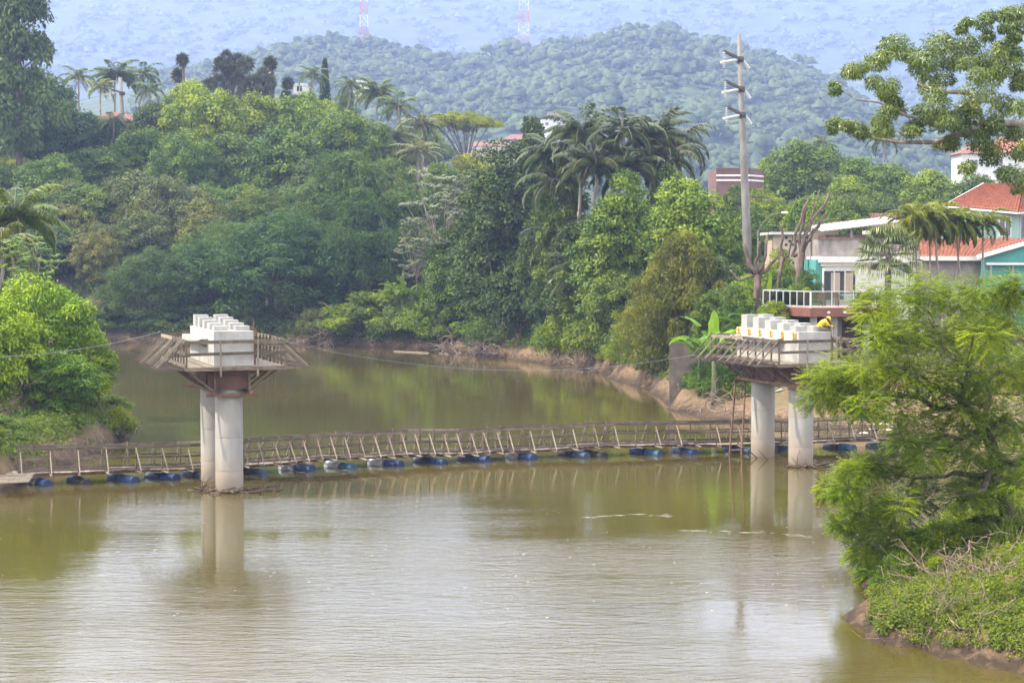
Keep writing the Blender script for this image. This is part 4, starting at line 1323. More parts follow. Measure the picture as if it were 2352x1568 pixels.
T('bam1', 650, 470, 470, 224, (0.044, 0.082, 0.028), 'largest dark bamboo clump hanging over the water behind the mid river pier', 'bamboo_clump', 'bamboo')
T('bam2', 830, 240, 420, 221, (0.044, 0.082, 0.028), 'dark bamboo at the right flank of the largest clump', 'bamboo_clump', 'bamboo')
T('bam1', 345, 260, 560, 225, (0.050, 0.088, 0.028), 'bamboo drooping to the water left of the mid river pier', 'bamboo_clump', 'bamboo')
T('bam2', 470, 180, 545, 226, (0.048, 0.086, 0.030), 'narrow bamboo between the two drooping clumps', 'bamboo_clump', 'bamboo')
T('cyp', 746, 40, 136, 322, (0.029, 0.053, 0.024), 'slim dark cypress on the skyline', 'cypress_tree')
for i, (u, v, w, Y, L_) in enumerate([(718, 158, 80, 316, 'palm just left of the cypress'), (790, 180, 84, 318, 'palm just right of the cypress'), (868, 190, 110, 304, 'tall palm left of the palm grove'),
                              (918, 222, 110, 300, 'palm with upright fronds left of the flat topped tree'), (975, 262, 120, 296, 'palm in front of the flat topped tree trunk'),
                              (900, 290, 120, 288, 'grey palm low in the palm grove'), (960, 330, 130, 280, 'low spreading palm above the silver tree')]):
    T(('palm1', 'palm2', 'palm3')[i % 3], u, w, v, Y, MD if i < 4 else GY, L_, 'palm_tree', 'palm')
T('flat', 1055, 185, 242, 340, (.15, .19, .03), 'flat topped yellow green umbrella tree on bare forked limbs', 'umbrella_tree', zbase=21, rz=0.2)
for i, (u, w, v, Y, c) in enumerate([(1080, 120, 330, 300, YL), (1135, 110, 362, 290, YL), (1020, 110, 350, 262, MD), (905, 130, 350, 256, MD), (950, 120, 400, 240, MD), (1180, 120, 372, 270, BR)]):
    T(('b2', 'b4', 'b1')[i % 3], u, w, v, Y, c, ['yellow green tree under the umbrella tree', 'yellow green tree in the gap before the far roofs', 'green tree below the spreading palm', 'green tree at the top right of the upper bamboo', 'green tree left of the silver leaved tree', 'light tree behind the dense dark tree'][i])
# close growth that fills the slope between the named trees
FILL = {2: 'small fresh green rounded crown just above the arching edge palm', 3: 'mid sized olive rounded crown well below the wide light green crown', 5: 'mid sized mid green rounded crown below the upper bamboo', 6: 'small fresh green rounded crown left of the silver leaved tree', 7: 'mid sized olive rounded crown well above the largest bamboo', 10: 'small fresh green rounded crown just left of the brown roofed house', 14: 'mid sized fresh green rounded crown well below the wide light green crown', 15: 'small olive rounded crown right of the upper bamboo', 16: 'mid sized dark green rounded crown well above and left of the largest bamboo', 18: 'mid sized fresh green rounded crown left of the upper bamboo', 19: 'mid sized olive rounded crown well right of the largest bamboo', 20: 'small dark green rounded crown below the insulator pole', 21: 'mid sized mid green rounded crown above the drooping left bamboo', 22: 'mid sized fresh green rounded crown just right of the arching edge palm', 24: 'small dark green rounded crown left of the silver leaved tree', 27: 'small olive rounded crown right of the arching edge palm', 30: 'mid sized fresh green rounded crown just right of the brownish vine hung tree', 32: 'mid sized dark green rounded crown below the insulator pole', 33: 'mid sized mid green rounded crown well below the wide light green crown', 35: 'large olive rounded crown well above the drooping left bamboo', 37: 'small mid green rounded crown well below the wide light green crown', 38: 'mid sized fresh green rounded crown below the palm grove', 39: 'large olive rounded crown above and left of the brownish vine hung tree', 40: 'mid sized dark green rounded crown below the brown roofed house', 41: 'large mid green rounded crown left of the silver leaved tree', 44: 'small dark green rounded crown below and left of the brown roofed house', 45: 'mid sized mid green rounded crown above the brownish vine hung tree', 46: 'small fresh green rounded crown right of the upper bamboo', 48: 'small dark green rounded crown left of the upper bamboo', 50: 'small fresh green rounded crown just right of the arching edge palm', 51: 'mid sized olive rounded crown below and right of the brown roofed house', 52: 'small dark green rounded crown below and left of the upper bamboo', 53: 'mid sized mid green rounded crown well above and left of the largest bamboo', 54: 'small fresh green rounded crown below the brown roofed house', 55: 'small olive rounded crown below the insulator pole', 56: 'small dark green rounded crown well below and left of the wide light green crown', 59: 'small olive rounded crown just left of the brownish vine hung tree', 62: 'small fresh green rounded crown left of the upper bamboo', 64: 'large dark green rounded crown below and right of the arching edge palm', 66: 'small fresh green rounded crown right of the brown roofed house', 67: 'large olive rounded crown just below the brownish vine hung tree', 68: 'small dark green rounded crown right of the arching edge palm', 69: 'small mid green rounded crown just below the brown roofed house', 70: 'large fresh green rounded crown above the brownish vine hung tree', 71: 'small olive rounded crown left of the upper bamboo', 75: 'small olive rounded crown left of the largest bamboo', 76: 'mid sized dark green rounded crown right of the brown roofed house', 77: 'mid sized mid green rounded crown left of the upper bamboo', 80: 'small dark green rounded crown above the arching edge palm', 81: 'small mid green rounded crown below the arching edge palm', 83: 'large olive rounded crown above and right of the brownish vine hung tree', 84: 'small dark green rounded crown just below and left of the brown roofed house', 85: 'mid sized mid green rounded crown well above the largest bamboo', 88: 'large dark green rounded crown below and left of the silver leaved tree', 89: 'large mid green rounded crown above and right of the drooping left bamboo', 90: 'small fresh green rounded crown below and left of the silver leaved tree', 91: 'small olive rounded crown above the largest bamboo', 93: 'large mid green rounded crown below the arching edge palm'}
fr = random.Random(17)
for i in range(95):
    u = fr.uniform(-40, 930); Y = fr.uniform(226, 300)
    p = PP(u, 400, Y)
    w_ = fr.uniform(5.5, 9.5); h_ = fr.uniform(6, 8.5)
    if i in FILL:
        plant(('b1', 'b2', 'b4', 'b5', 'b3')[i % 5], 'slope_tree', (p.x, Y, hz(p.x, Y) - .5), w_, h_, (DK, MD, MD, OL)[i % 4], FILL[i], 'tree', 'close growth on the wooded slope')
# undergrowth along the foot of the slope, alike all the way
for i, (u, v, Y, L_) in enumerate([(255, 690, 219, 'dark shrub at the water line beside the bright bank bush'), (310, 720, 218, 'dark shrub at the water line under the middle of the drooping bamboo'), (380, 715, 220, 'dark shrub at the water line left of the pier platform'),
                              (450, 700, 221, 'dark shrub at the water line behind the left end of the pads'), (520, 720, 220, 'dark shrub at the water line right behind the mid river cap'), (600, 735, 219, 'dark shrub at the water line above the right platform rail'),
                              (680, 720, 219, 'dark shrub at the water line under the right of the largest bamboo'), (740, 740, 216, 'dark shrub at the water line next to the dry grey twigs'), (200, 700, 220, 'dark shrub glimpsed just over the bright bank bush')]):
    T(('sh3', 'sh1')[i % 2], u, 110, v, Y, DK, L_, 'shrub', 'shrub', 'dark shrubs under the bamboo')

# ------------------------------------------------------------------ far bank, centre to right
T('cec', 1010, 215, 385, 196, (0.119, 0.132, 0.099), 'silver leaved open tree with pale stems at the centre', 'silver_tree')
T('cec', 955, 110, 520, 190, (0.112, 0.129, 0.092), 'small silver leaved sapling above the banana clump', 'silver_tree')
T('b3', 1160, 230, 292, 186, (0.053, 0.082, 0.029), 'dense dark tree left of the palm cluster')
T('con2', 1225, 150, 268, 190, (0.058, 0.087, 0.032), 'narrow dark tree rising beside the palm cluster')
T('b1', 1060, 170, 470, 182, MD, 'leafy tree below the silver leaved tree')
T('b4', 1130, 200, 440, 178, (0.066, 0.108, 0.032), 'bushy dark tree over the debris strewn bank')
T('b2', 1050, 160, 560, 184, MD, 'low green tree on the bank left of the dark hollow')
T('b5', 1195, 170, 560, 176, DK, 'shadowy low tree beside the dark hollow')
for i, (u, w, v, Y, L_) in enumerate([(1330, 195, 268, 172, 'palm with fronds arching left in the big cluster'), (1415, 195, 262, 170, 'central palm of the big cluster'), (1500, 190, 275, 173, 'palm right of the cluster centre'),
                                (1572, 185, 285, 176, 'palm with frond tips reaching the power pole'), (1370, 195, 340, 166, 'low palm with broad grey fronds in the cluster'), (1295, 180, 380, 168, 'palm with hanging fronds at the cluster edge'), (1455, 190, 350, 168, 'low palm behind the bright twin trees'), (1290, 200, 520, 164, 'short palm deep in the dark hollow'), (1350, 190, 600, 163, 'shaded palm at the foot of the hollow'), (1535, 185, 330, 171, 'palm low between the cluster and the tall bright tree'), (1265, 170, 320, 175, 'palm spreading over the dense dark tree')]):
    T('palm3' if i % 2 == 0 else 'palm2', u, w, v, Y, (0.069, 0.095, 0.053), L_, 'palm_tree', 'palm', 'palms of the big cluster')
T('b5', 1270, 120, 620, 170, DK, 'dark tree at the back of the hollow under the palms')
T('b2', 1400, 210, 405, 156, (0.106, 0.158, 0.034), 'bright green tree in front of the palm cluster')
T('b1', 1345, 150, 560, 152, (0.112, 0.165, 0.034), 'bright green tree leaning over the bank below the palms')
T('b4', 1420, 200, 620, 149, (0.103, 0.148, 0.034), 'green tree with pale leaves just above the far bank')
T('b3', 1590, 220, 362, 152, (0.119, 0.172, 0.037), 'tall bright green tree left of the power pole')
T('bam2', 1570, 270, 520, 141, (0.125, 0.132, 0.032), 'yellow tinged feathery thicket above the concrete wall', 'bamboo_clump', 'bamboo')
T('bam1', 1500, 190, 640, 145, (0.125, 0.143, 0.034), 'yellow green thicket left of the banana plant', 'bamboo_clump', 'bamboo')
T('b5', 1650, 160, 560, 142, (0.066, 0.092, 0.029), 'dark tree behind the pollarded stump')
T('b1', 1690, 130, 470, 165, MD, 'green tree at the foot of the power pole')
LOW = [('sh1', 790, 150, 690, 208, BR, 'bright shrub spilling to the water right of the bamboo'), ('sh3', 850, 190, 668, 205, BR, 'wide light green shrub left of the banana clump'), ('sh2', 930, 160, 690, 200, (0.092, 0.145, 0.034), 'green shrub below the banana clump'),
       ('sh1', 1000, 170, 672, 195, BR, 'light shrub above the brown debris bank'), ('sh3', 1070, 150, 690, 190, MD, 'green shrub hanging above the driftwood'), ('sh2', 1140, 150, 705, 185, MD, 'low green shrub right of the driftwood'),
       ('sh2', 1310, 170, 690, 164, BR, 'bright shrub on the bank below the leaning tree'), ('sh1', 1380, 170, 710, 158, BR, 'bright creeper covered shrub above the root tangle'), ('sh3', 1450, 130, 730, 152, (0.119, 0.158, 0.033), 'yellow green shrub next to the root tangle'),
       ('sh2', 1420, 110, 795, 148, BR, 'low bright shrub at the bend of the bank'), ('sh1', 1510, 110, 760, 142, (0.119, 0.145, 0.033), 'shrub left of the old concrete wall'), ('sh2', 1640, 130, 825, 122, (0.092, 0.158, 0.040), 'rounded bright shrub beside the old concrete wall'),
       ('sh3', 1610, 90, 830, 124, (0.079, 0.139, 0.040), 'small shrub hugging the old concrete wall'), ('sh1', 735, 110, 700, 212, OL, 'dry brownish shrub by the water right of the mid river pier')]
for pr, u, w, v, Y, c, L_ in LOW:
    T(pr, u, w, v, Y, c, L_, 'shrub', 'shrub', minh=1.2)

# banana plants
for i, (pr, u, w, v, Y, c, L_) in enumerate([('ban1', 925, 110, 605, 201, MD, 'large leaved banana clump on the far bank'), ('ban2', 965, 90, 610, 200, MD, 'banana plant right of the far bank clump'), ('ban3', 890, 80, 630, 203, MD, 'small banana plant left of the far bank clump'),
                                             ('ban1', 1640, 125, 690, 119, (0.132, 0.224, 0.046), 'banana plant with one tall bright leaf behind the clamped pier'), ('ban2', 1608, 105, 722, 120, (0.099, 0.145, 0.053), 'pale leaved banana plant left of the tall leaf'),
                                             ('ban3', 1800, 130, 640, 124, (0.092, 0.158, 0.037), 'banana plant left of the terrace railing'), ('ban2', 1735, 120, 655, 122, (0.092, 0.158, 0.040), 'banana plant below the pollarded stumps'), ('ban1', 1768, 110, 600, 130, (0.106, 0.172, 0.040), 'upright banana plant between the stumps')]):
    T(pr, u, w, v, Y, c, L_, 'banana_plant', 'banana plant', rz=0.0 if i == 3 else None)

# ------------------------------------------------------------------ behind the houses on the right
RB = [('b3', 1830, 180, 285, 262, MD, 'tall bushy tree right of the power pole'), ('b1', 1760, 90, 345, 270, YL, 'yellow green tree beside the striped building'), ('b5', 1905, 150, 300, 272, MD, 'dark tree under the overhanging branches'),
      ('b2', 1985, 160, 330, 250, MD, 'green tree behind the small brown roof'), ('b4', 1960, 150, 375, 228, BR, 'lighter tree in front of the dark group'), ('b3', 2060, 160, 345, 245, MD, 'green tree in the middle of the garden row'), ('b1', 2140, 170, 360, 236, BR, 'light tree left of the red hipped roof'),
      ('b2', 2230, 160, 372, 226, MD, 'tree behind the ridge of the red hipped roof'), ('b5', 1790, 130, 430, 210, BR, 'bright round tree at the pole foot'), ('b1', 1870, 150, 440, 205, BR, 'bright tree behind the leaning stump'),
      ('b4', 1730, 110, 460, 196, MD, 'green tree left of the pole foot'), ('b2', 1950, 160, 440, 200, MD, 'green tree behind the tin roof'), ('b3', 2050, 140, 430, 205, DK, 'dark tree behind the brown tiled roof'), ('palm1', 1890, 80, 315, 280, MD, 'far palm peeping over the garden trees'), ('palm2', 2030, 90, 300, 285, DK, 'far dark palm under the overhanging branches'),
      ('b1', 2130, 120, 440, 190, MD, 'tree left of the mint house gable'), ('b5', 1857, 80, 606, 127.5, (0.066, 0.106, 0.026), 'dark citrus like tree beside the teal wall'), ('b4', 1700, 90, 560, 150, MD, 'green tree behind the broad stump')]
for pr, u, w, v, Y, c, L_ in RB:
    T(pr, u, w, v, Y, c, L_, *(('palm_tree', 'palm') if pr.startswith('palm') else ()))
for pr, u, w, v, Y, c, L_ in [('b2', 1722, 120, 604, 133, BR, 'leafy tree left of the broad stump'), ('b4', 1790, 110, 596, 136, MD, 'leafy tree behind the banana plants'), ('b1', 1835, 90, 640, 126, BR, 'bush right of the banana plants'), ('b5', 1690, 110, 640, 124, MD, 'dark bush above the clamped pier'),
                              ('b4', 1770, 100, 668, 122, BR, 'low bush under the banana plants'), ('b2', 1640, 120, 640, 132, MD, 'green bush behind the tall leaf banana'), ('b3', 795, 80, 200, 335, MD, 'small skyline tree right of the cypress'), ('b1', 690, 80, 205, 332, BR, 'small skyline tree left of the cypress'),
                              ('b2', 1690, 110, 408, 215, MD, 'round tree under the striped building'), ('b4', 1748, 100, 418, 212, BR, 'light tree right of the striped building'), ('b1', 1290, 150, 335, 177, MD, 'leafy tree rising behind the palm fronds'), ('b2', 1440, 150, 362, 163, (.10, .15, .03), 'leafy tree growing up through the palm cluster'), ('b4', 1535, 140, 352, 167, MD, 'leafy tree at the right foot of the palm cluster'), ('b2', 1792, 95, 556, 141, BR, 'small tree before the pierced block wall'), ('b4', 1330, 180, 470, 172, DK, 'dark leafy tree under the palm cluster'), ('b2', 1480, 180, 430, 164, MD, 'leafy tree between the bright twin trees'), ('b5', 1250, 140, 470, 180, DK, 'shadowed tree below the narrow dark one')]:
    T(pr, u, w, v, Y, c, L_)
# valley trees between the banks and the hill
vr = random.Random(3)
VAL = {6: 'hazy valley tree among the grove palms', 16: 'hazy valley tree just left of the umbrella tree trunk', 19: 'hazy valley tree low behind the spreading palm', 21: 'hazy valley tree at the umbrella tree foot', 28: 'hazy valley tree glimpsed left of the orange wall'}
for i in range(46):
    Y = vr.uniform(340, 760); u = vr.uniform(880, 2360)
    p = PP(u, 400, Y)
    w_ = vr.uniform(9, 14); h_ = vr.uniform(7, 11)
    if i in VAL:
        plant(('b1', 'b2', 'b4', 'b3')[i % 4], 'valley_tree', (p.x, Y, hz(p.x, Y) - .2), w_, h_, (MD, BR, OL)[i % 3], VAL[i], 'tree', 'trees on the valley floor')
for i, (u, w, v, Y, L_) in enumerate([(1110, 60, 352, 420, 'hazy tree at the left of the valley gap'), (1160, 70, 372, 400, 'hazy tree in the middle of the valley gap'), (1215, 70, 350, 440, 'hazy tree at the right of the valley gap'), (1400, 90, 420, 380, 'hazy tree glimpsed under the palm cluster'), (1500, 90, 430, 380, 'hazy tree glimpsed right under the palm cluster')]):
    T(('b1', 'b2', 'b4')[i % 3], u, w, v, Y, (BR, MD)[i % 2], L_, 'valley_tree', 'tree', 'trees on the valley floor')
# shrubs crowding the near bank
for i, (pr, u, w, v, Y, c, L_) in enumerate([('sh1', 2105, 150, 1200, 56, BR, 'bright shrub under the leaning feathery tree'), ('sh2', 2190, 170, 1190, 57, (.15, .20, .03), 'spreading bright shrub at the middle of the near bank'), ('sh3', 2275, 160, 1180, 58, BR, 'leafy shrub behind the grass tufts'), ('sh1', 2345, 150, 1190, 57, (.15, .20, .03), 'bright shrub at the picture edge of the near bank'),
                              ('sh2', 2060, 100, 1262, 53, (.12, .17, .035), 'small shrub above the bank tip'), ('sh3', 2035, 80, 1305, 52, (.10, .15, .04), 'drooping shrub over the bank tip'), ('sh1', 2250, 130, 1262, 53.5, BR, 'low shrub in the middle of the dead branches'), ('sh2', 2330, 140, 1275, 53, (.14, .19, .03), 'low shrub right of the dead branches'),
                              ('sh3', 2150, 110, 1275, 53, (.14, .18, .03), 'low shrub left of the dead branches'), ('sh2', 2320, 120, 1385, 49, (.11, .145, .03), 'dark creeper at the bottom of the near bank'), ('sh1', 2200, 90, 1400, 48.5, (.12, .15, .03), 'creeper tuft hanging below the dead branches')]):
    T(pr, u, w, v, Y, c, L_, 'bank_shrub', 'shrub', minh=.5, dmin=.4)
# palms in front of the mint house
T('fan', 2040, 185, 532, 117, (0.112, 0.139, 0.066), 'big fan palm before the white window bay', 'fan_palm', 'palm')
for i, (u, w, v, L_) in enumerate([(2115, 150, 472, 'leftmost stem of the feather palm clump'), (2165, 160, 468, 'tallest stem of the feather palm clump'), (2215, 140, 480, 'middle stem of the feather palm clump'), (2262, 140, 482, 'rightmost stem of the feather palm clump'), (2140, 120, 505, 'short stem in front of the feather palm clump'), (2190, 120, 500, 'low stem right of the short one in the feather palm clump'), (2092, 110, 500, 'outer low stem at the left of the feather palm clump')]):
    T('areca', u, w, v, 119 + i * .7, (0.115, 0.155, 0.040), L_, 'feather_palm', 'palm')

# ------------------------------------------------------------------ left bank in front
LB = [('b4', 95, 290, 628, 101, (0.150, 0.220, 0.034), 'large bright bush overhanging the water on the near bank', 'bank_bush'), ('b2', 205, 130, 740, 101.5, (0.150, 0.220, 0.034), 'right flank bush of the bright bank thicket', 'bank_bush'), ('b1', -10, 190, 690, 96, (0.140, 0.205, 0.034), 'bright bush at the picture edge of the near bank', 'bank_bush'),
      ('b4', 130, 230, 800, 97.5, (0.092, 0.145, 0.032), 'darker lower bush of the bank thicket', 'bank_bush'), ('sh1', 240, 130, 905, 102.6, (0.112, 0.158, 0.034), 'small light spray of leaves over the water', 'bank_bush'), ('sh2', 268, 105, 928, 102.5, (0.17, 0.22, 0.040), 'bright spray of leaves reaching farthest over the water', 'bank_bush'),
      ('sh3', 0, 120, 980, 87.5, (0.092, 0.145, 0.032), 'shrub where the footbridge meets the bank', 'bank_bush'), ('sh1', -8, 70, 1085, 80.5, (0.119, 0.158, 0.034), 'shrub tuft at the picture edge below the landing', 'bank_bush'), ('b2', 40, 170, 610, 112, (0.119, 0.172, 0.034), 'bush behind the papaya stem', 'bank_bush')]
for pr, u, w, v, Y, c, L_, nm in LB:
    T(pr, u, w, v, Y, c, L_, nm, 'bush', minh=1.0, dmin=-2.5 if 'farthest' in L_ else 1.0)
T('palm3', 28, 240, 452, 114, (0.099, 0.132, 0.040), 'arching palm at the picture edge over the bright bushes', 'palm_tree', 'palm')
T('palm2', -25, 190, 520, 108, (0.132, 0.158, 0.053), 'yellowing palm cut by the picture edge', 'palm_tree', 'palm')
T('cec', 74, 150, 540, 105, (0.106, 0.158, 0.040), 'thin stemmed papaya like tree above the bright bush', 'papaya_tree', minh=5)

# ------------------------------------------------------------------ materials of the buildings
M['teal'] = mat('teal_paint', (0.07, 0.25, 0.225), (0.06, 0.21, 0.19), 1.5, .7)
M['mint'] = mat('mint_paint', (0.30, 0.46, 0.40), (0.25, 0.39, 0.34), 1.2, .75)
M['white_paint'] = mat('white_paint', (0.55, 0.55, 0.53), (0.46, 0.46, 0.44), 1.5, .6)
M['render_grey'] = mat('grey_render', (0.26, 0.23, 0.21), (0.16, 0.14, 0.13), 1.4, .9, stain=((0.09, 0.08, 0.075), .8, (1, 1, .4), .5, .7))
M['cream'] = mat('cream_render', (0.48, 0.40, 0.31), (0.36, 0.29, 0.22), 1.2, .9)
M['brown_tile'] = mat('brown_cladding', (0.185, 0.075, 0.05), (0.13, 0.055, 0.038), 1.5, .5)
M['brown_wall'] = mat('brown_wall', (0.15, 0.085, 0.075), (0.115, 0.066, 0.058), .6, .85)
M['stripe'] = mat('white_stripe', (0.62, 0.60, 0.58), (0.5, 0.48, 0.46), 2, .8)
M['clay'] = mat('clay_tile', (0.30, 0.10, 0.06), (0.18, 0.065, 0.042), 3.5, .85, .3, stain=((0.16, 0.06, 0.04), 1.2, (1, 1, 1), .55, .72))
M['clay_bright'] = mat('clay_tile_bright', (0.30, 0.115, 0.07), (0.20, 0.08, 0.05), 3, .85, .3)
M['clay_old'] = mat('clay_tile_old', (0.21, 0.105, 0.08), (0.12, 0.06, 0.05), 3, .9, .3)
M['tin'] = mat('tin_sheet', (0.27, 0.255, 0.235), (0.19, 0.18, 0.165), 1.5, .6, .1, metal=.1)
M['asb'] = mat('cement_sheet', (0.50, 0.47, 0.42), (0.38, 0.35, 0.31), 1.5, .85)
M['alu'] = mat('aluminium', (0.62, 0.63, 0.65), (0.55, 0.56, 0.58), 5, .35, metal=.5)
M['floor'] = mat('terrace_floor', (0.34, 0.22, 0.17), (0.28, 0.18, 0.14), 2, .6)
M['pole'] = mat('pole_concrete', (0.19, 0.175, 0.165), (0.12, 0.11, 0.10), 2.5, .9, .2, (1, 1, .3))
M['insul'] = mat('insulator_glass', (0.42, 0.43, 0.40), (0.34, 0.35, 0.33), 9, .25, spec=.6)
M['iron'] = mat('dark_iron', (0.06, 0.055, 0.05), (0.04, 0.036, 0.034), 6, .6)
M['wire'] = mat('wire', (0.10, 0.10, 0.10), (0.07, 0.07, 0.07), 6, .6)
M['red_paint'] = mat('red_paint', (0.50, 0.07, 0.045), (0.4, 0.06, 0.04), 3, .6)
M['curtain'] = mat('curtain', (0.45, 0.38, 0.30), (0.32, 0.27, 0.21), 4, .9, stretch=(6, 6, .2))
def glass_mat(name, tint, rough=.03, alpha=.6):
    m, nt, out = nodes_of(name); L = nt.links.new
    gl = nt.nodes.new('ShaderNodeBsdfGlossy'); gl.inputs['Roughness'].default_value = rough; gl.inputs['Color'].default_value = (.9, .95, .95, 1)
    tr = nt.nodes.new('ShaderNodeBsdfTransparent'); tr.inputs['Color'].default_value = (*tint, 1)
    fr_ = nt.nodes.new('ShaderNodeFresnel'); fr_.inputs['IOR'].default_value = 1.5
    ad = nt.nodes.new('ShaderNodeMath'); ad.operation = 'ADD'; ad.inputs[1].default_value = alpha * .12
    L(fr_.outputs[0], ad.inputs[0])
    mx = nt.nodes.new('ShaderNodeMixShader'); L(ad.outputs[0], mx.inputs[0]); L(tr.outputs[0], mx.inputs[1]); L(gl.outputs[0], mx.inputs[2])
    L(mx.outputs[0], out.inputs[0])
    return m
M['glass'] = glass_mat('railing_glass', (.72, .80, .78))
M['glass_dark'] = mat('window_glass', (0.04, 0.05, 0.055), (0.03, 0.04, 0.045), 3, .08, spec=.7)

def wallbox(parent, name, mt, x0, x1, y0, y1, z0, z1):
    mb = MB(); mb.box(x0, x1, y0, y1, z0, z1); return mb.build(name, M[mt], parent)
def tiled(parent, name, mt, p00, p10, p11, p01, pitch=.24, course=.40, amp=.045, thick=.08):
    """pantile plane: eave p00-p10, ridge p01-p11; barrel rows run up the slope and each course steps over the next"""
    p00, p10, p11, p01 = map(Vector, (p00, p10, p11, p01))
    nu = max(6, int((p10 - p00).length / pitch)) * 4; nv = max(2, int((p01 - p00).length / course))
    nrm = (p10 - p00).cross(p01 - p00).normalized()
    V = []
    for j in range(nv):
        for e in (0, 1):
            t = (j + e) / nv
            for i in range(nu + 1):
                s_ = i / nu
                q = (p00.lerp(p10, s_)).lerp(p01.lerp(p11, s_), t)
                V.append(q + nrm * (thick + amp * math.cos(i * PI / 2) + (.035 if e == 0 else 0.0)))
    V = np.array([tuple(v) for v in V]); n1 = nu + 1
    idx = np.arange(len(V)).reshape(nv * 2, n1)
    F = np.stack([idx[:-1, :-1], idx[:-1, 1:], idx[1:, 1:], idx[1:, :-1]], -1).reshape(-1, 4)
    o = link(name, qmesh(name, V, F, M[mt]), parent)
    mb = MB(); mb.hexa([p00 - nrm * .05, p10 - nrm * .05, p11 - nrm * .05, p01 - nrm * .05, p00 + nrm * .03, p10 + nrm * .03, p11 + nrm * .03, p01 + nrm * .03])
    mb.build('roof_deck', M['wood_brown'], parent)
    return o
def window(parent, c, w, h, nrm, n=2, frame='white_paint', pane='glass_dark', fw_=.07):
    """framed window centred at c on a wall whose outward normal is nrm"""
    c = Vector(c); nrm = Vector(nrm).normalized(); sx = Vector((-nrm.y, nrm.x, 0)); up = Vector((0, 0, 1))
    def blk(name, a, b, z0, z1, d0, d1, mt, par):
        mb = MB(); p = []
        for z in (z0, z1):
            p += [c + sx * a + up * z + nrm * d0, c + sx * a + up * z + nrm * d1, c + sx * b + up * z + nrm * d1, c + sx * b + up * z + nrm * d0]
        mb.hexa(p); return mb.build(name, M[mt], par)
    f = None
    mb = MB()
    for (a, b, z0, z1) in [(-w/2, w/2, h/2 - fw_, h/2), (-w/2, w/2, -h/2, -h/2 + fw_)] + [(-w/2 + i * (w - fw_) / n, -w/2 + fw_ + i * (w - fw_) / n, -h/2 + fw_, h/2 - fw_) for i in range(n + 1)]:
        p = []
        for z in (z0, z1):
            p += [c + sx * a + up * z + nrm * .005, c + sx * a + up * z + nrm * .07, c + sx * b + up * z + nrm * .07, c + sx * b + up * z + nrm * .005]
        mb.hexa(p)
    f = mb.build('window', M[frame], parent)
    for i in range(n):
        a = -w/2 + fw_ + i * (w - fw_) / n; b = -w/2 + (i + 1) * (w - fw_) / n
        blk('pane', a, b, -h/2 + fw_, h/2 - fw_, .012, .03, pane, f)
    return f

# ------------------------------------------------------------------ terrace with glass railing
tc = PP(1861, 707, 120); tl = PP(1751, 706, 124.8); tr_ = PP(2060, 708, 120.6)
ZT = tc.z
ter = empty('terrace', (tc.x, tc.y, hz(tc.x, tc.y)), 'brown clad terrace with glass railing above the river bank', 'terrace')
bl = Vector((tl.x + 2.3, tl.y + 4.5, 0)); br = Vector((tr_.x + 1.0, tr_.y + 8, 0))
poly = [(tl.x, tl.y), (tc.x, tc.y), (tr_.x, tr_.y), (br.x, br.y), (bl.x, bl.y)]
mb = MB(); mb.prism(poly, ZT - .58, ZT - .02); mb.build('slab', M['brown_tile'], ter)
inn = [(Vector((x, y, 0)).lerp(Vector((sum(p[0] for p in poly) / 5, sum(p[1] for p in poly) / 5, 0)), .015)) for x, y in poly]
mb = MB(); mb.prism([(p.x, p.y) for p in inn], ZT - .018, ZT + .01); mb.build('floor', M['floor'], ter)
def railing(a, b, n, gap_posts):
    a, b = Vector((a.x, a.y, ZT)), Vector((b.x, b.y, ZT))
    d = (b - a).normalized(); off = Vector((d.y, -d.x, 0)) * -.06
    a = a + off; b = b + off
    for i in range(n + 1):
        p = a.lerp(b, i / n)
        beam('rail_post', p, p + Vector((0, 0, 1.04)), .05, .05, M['alu'], ter, d)
    beam('top_rail', a + Vector((0, 0, 1.06)), b + Vector((0, 0, 1.06)), .07, .05, M['alu'], ter)
    beam('bottom_rail', a + Vector((0, 0, .10)), b + Vector((0, 0, .10)), .04, .04, M['alu'], ter)
    for i in range(n):
        p = a.lerp(b, i / n) + d * .05; q = a.lerp(b, (i + 1) / n) - d * .05
        beam('glass_pane', p + Vector((0, 0, .56)), q + Vector((0, 0, .56)), .012, .84, M['glass'], ter)
railing(tl, tc, 7, 0); railing(tc, tr_, 4, 0); railing(bl, tl, 5, 0)
for (u, Y) in ((1915, 121.5), (1868, 121.2), (1795, 124.8), (1990, 122), (1925, 127)):
    p = PP(u, 740, Y); g0 = hz(p.x, p.y)
    beam('support_column', (p.x, p.y, g0 - .5), (p.x, p.y, ZT - .58), .42, .42, M['concrete'], ter)
for u in (1902, 1940, 1977):
    p = PP(u, 716, 120.35); mb = MB(); mb.box(p.x - .09, p.x + .09, tc.y + (tr_.y - tc.y) * (p.x - tc.x) / (tr_.x - tc.x) - .07, tc.y + .3, ZT - .36, ZT - .22); mb.build('wall_light', M['white_paint'], ter)
wallbox(ter, 'back_wall', 'brown_wall', tl.x + 1.5, tr_.x + 1, 128.2, 128.5, 2.5, ZT - .6)
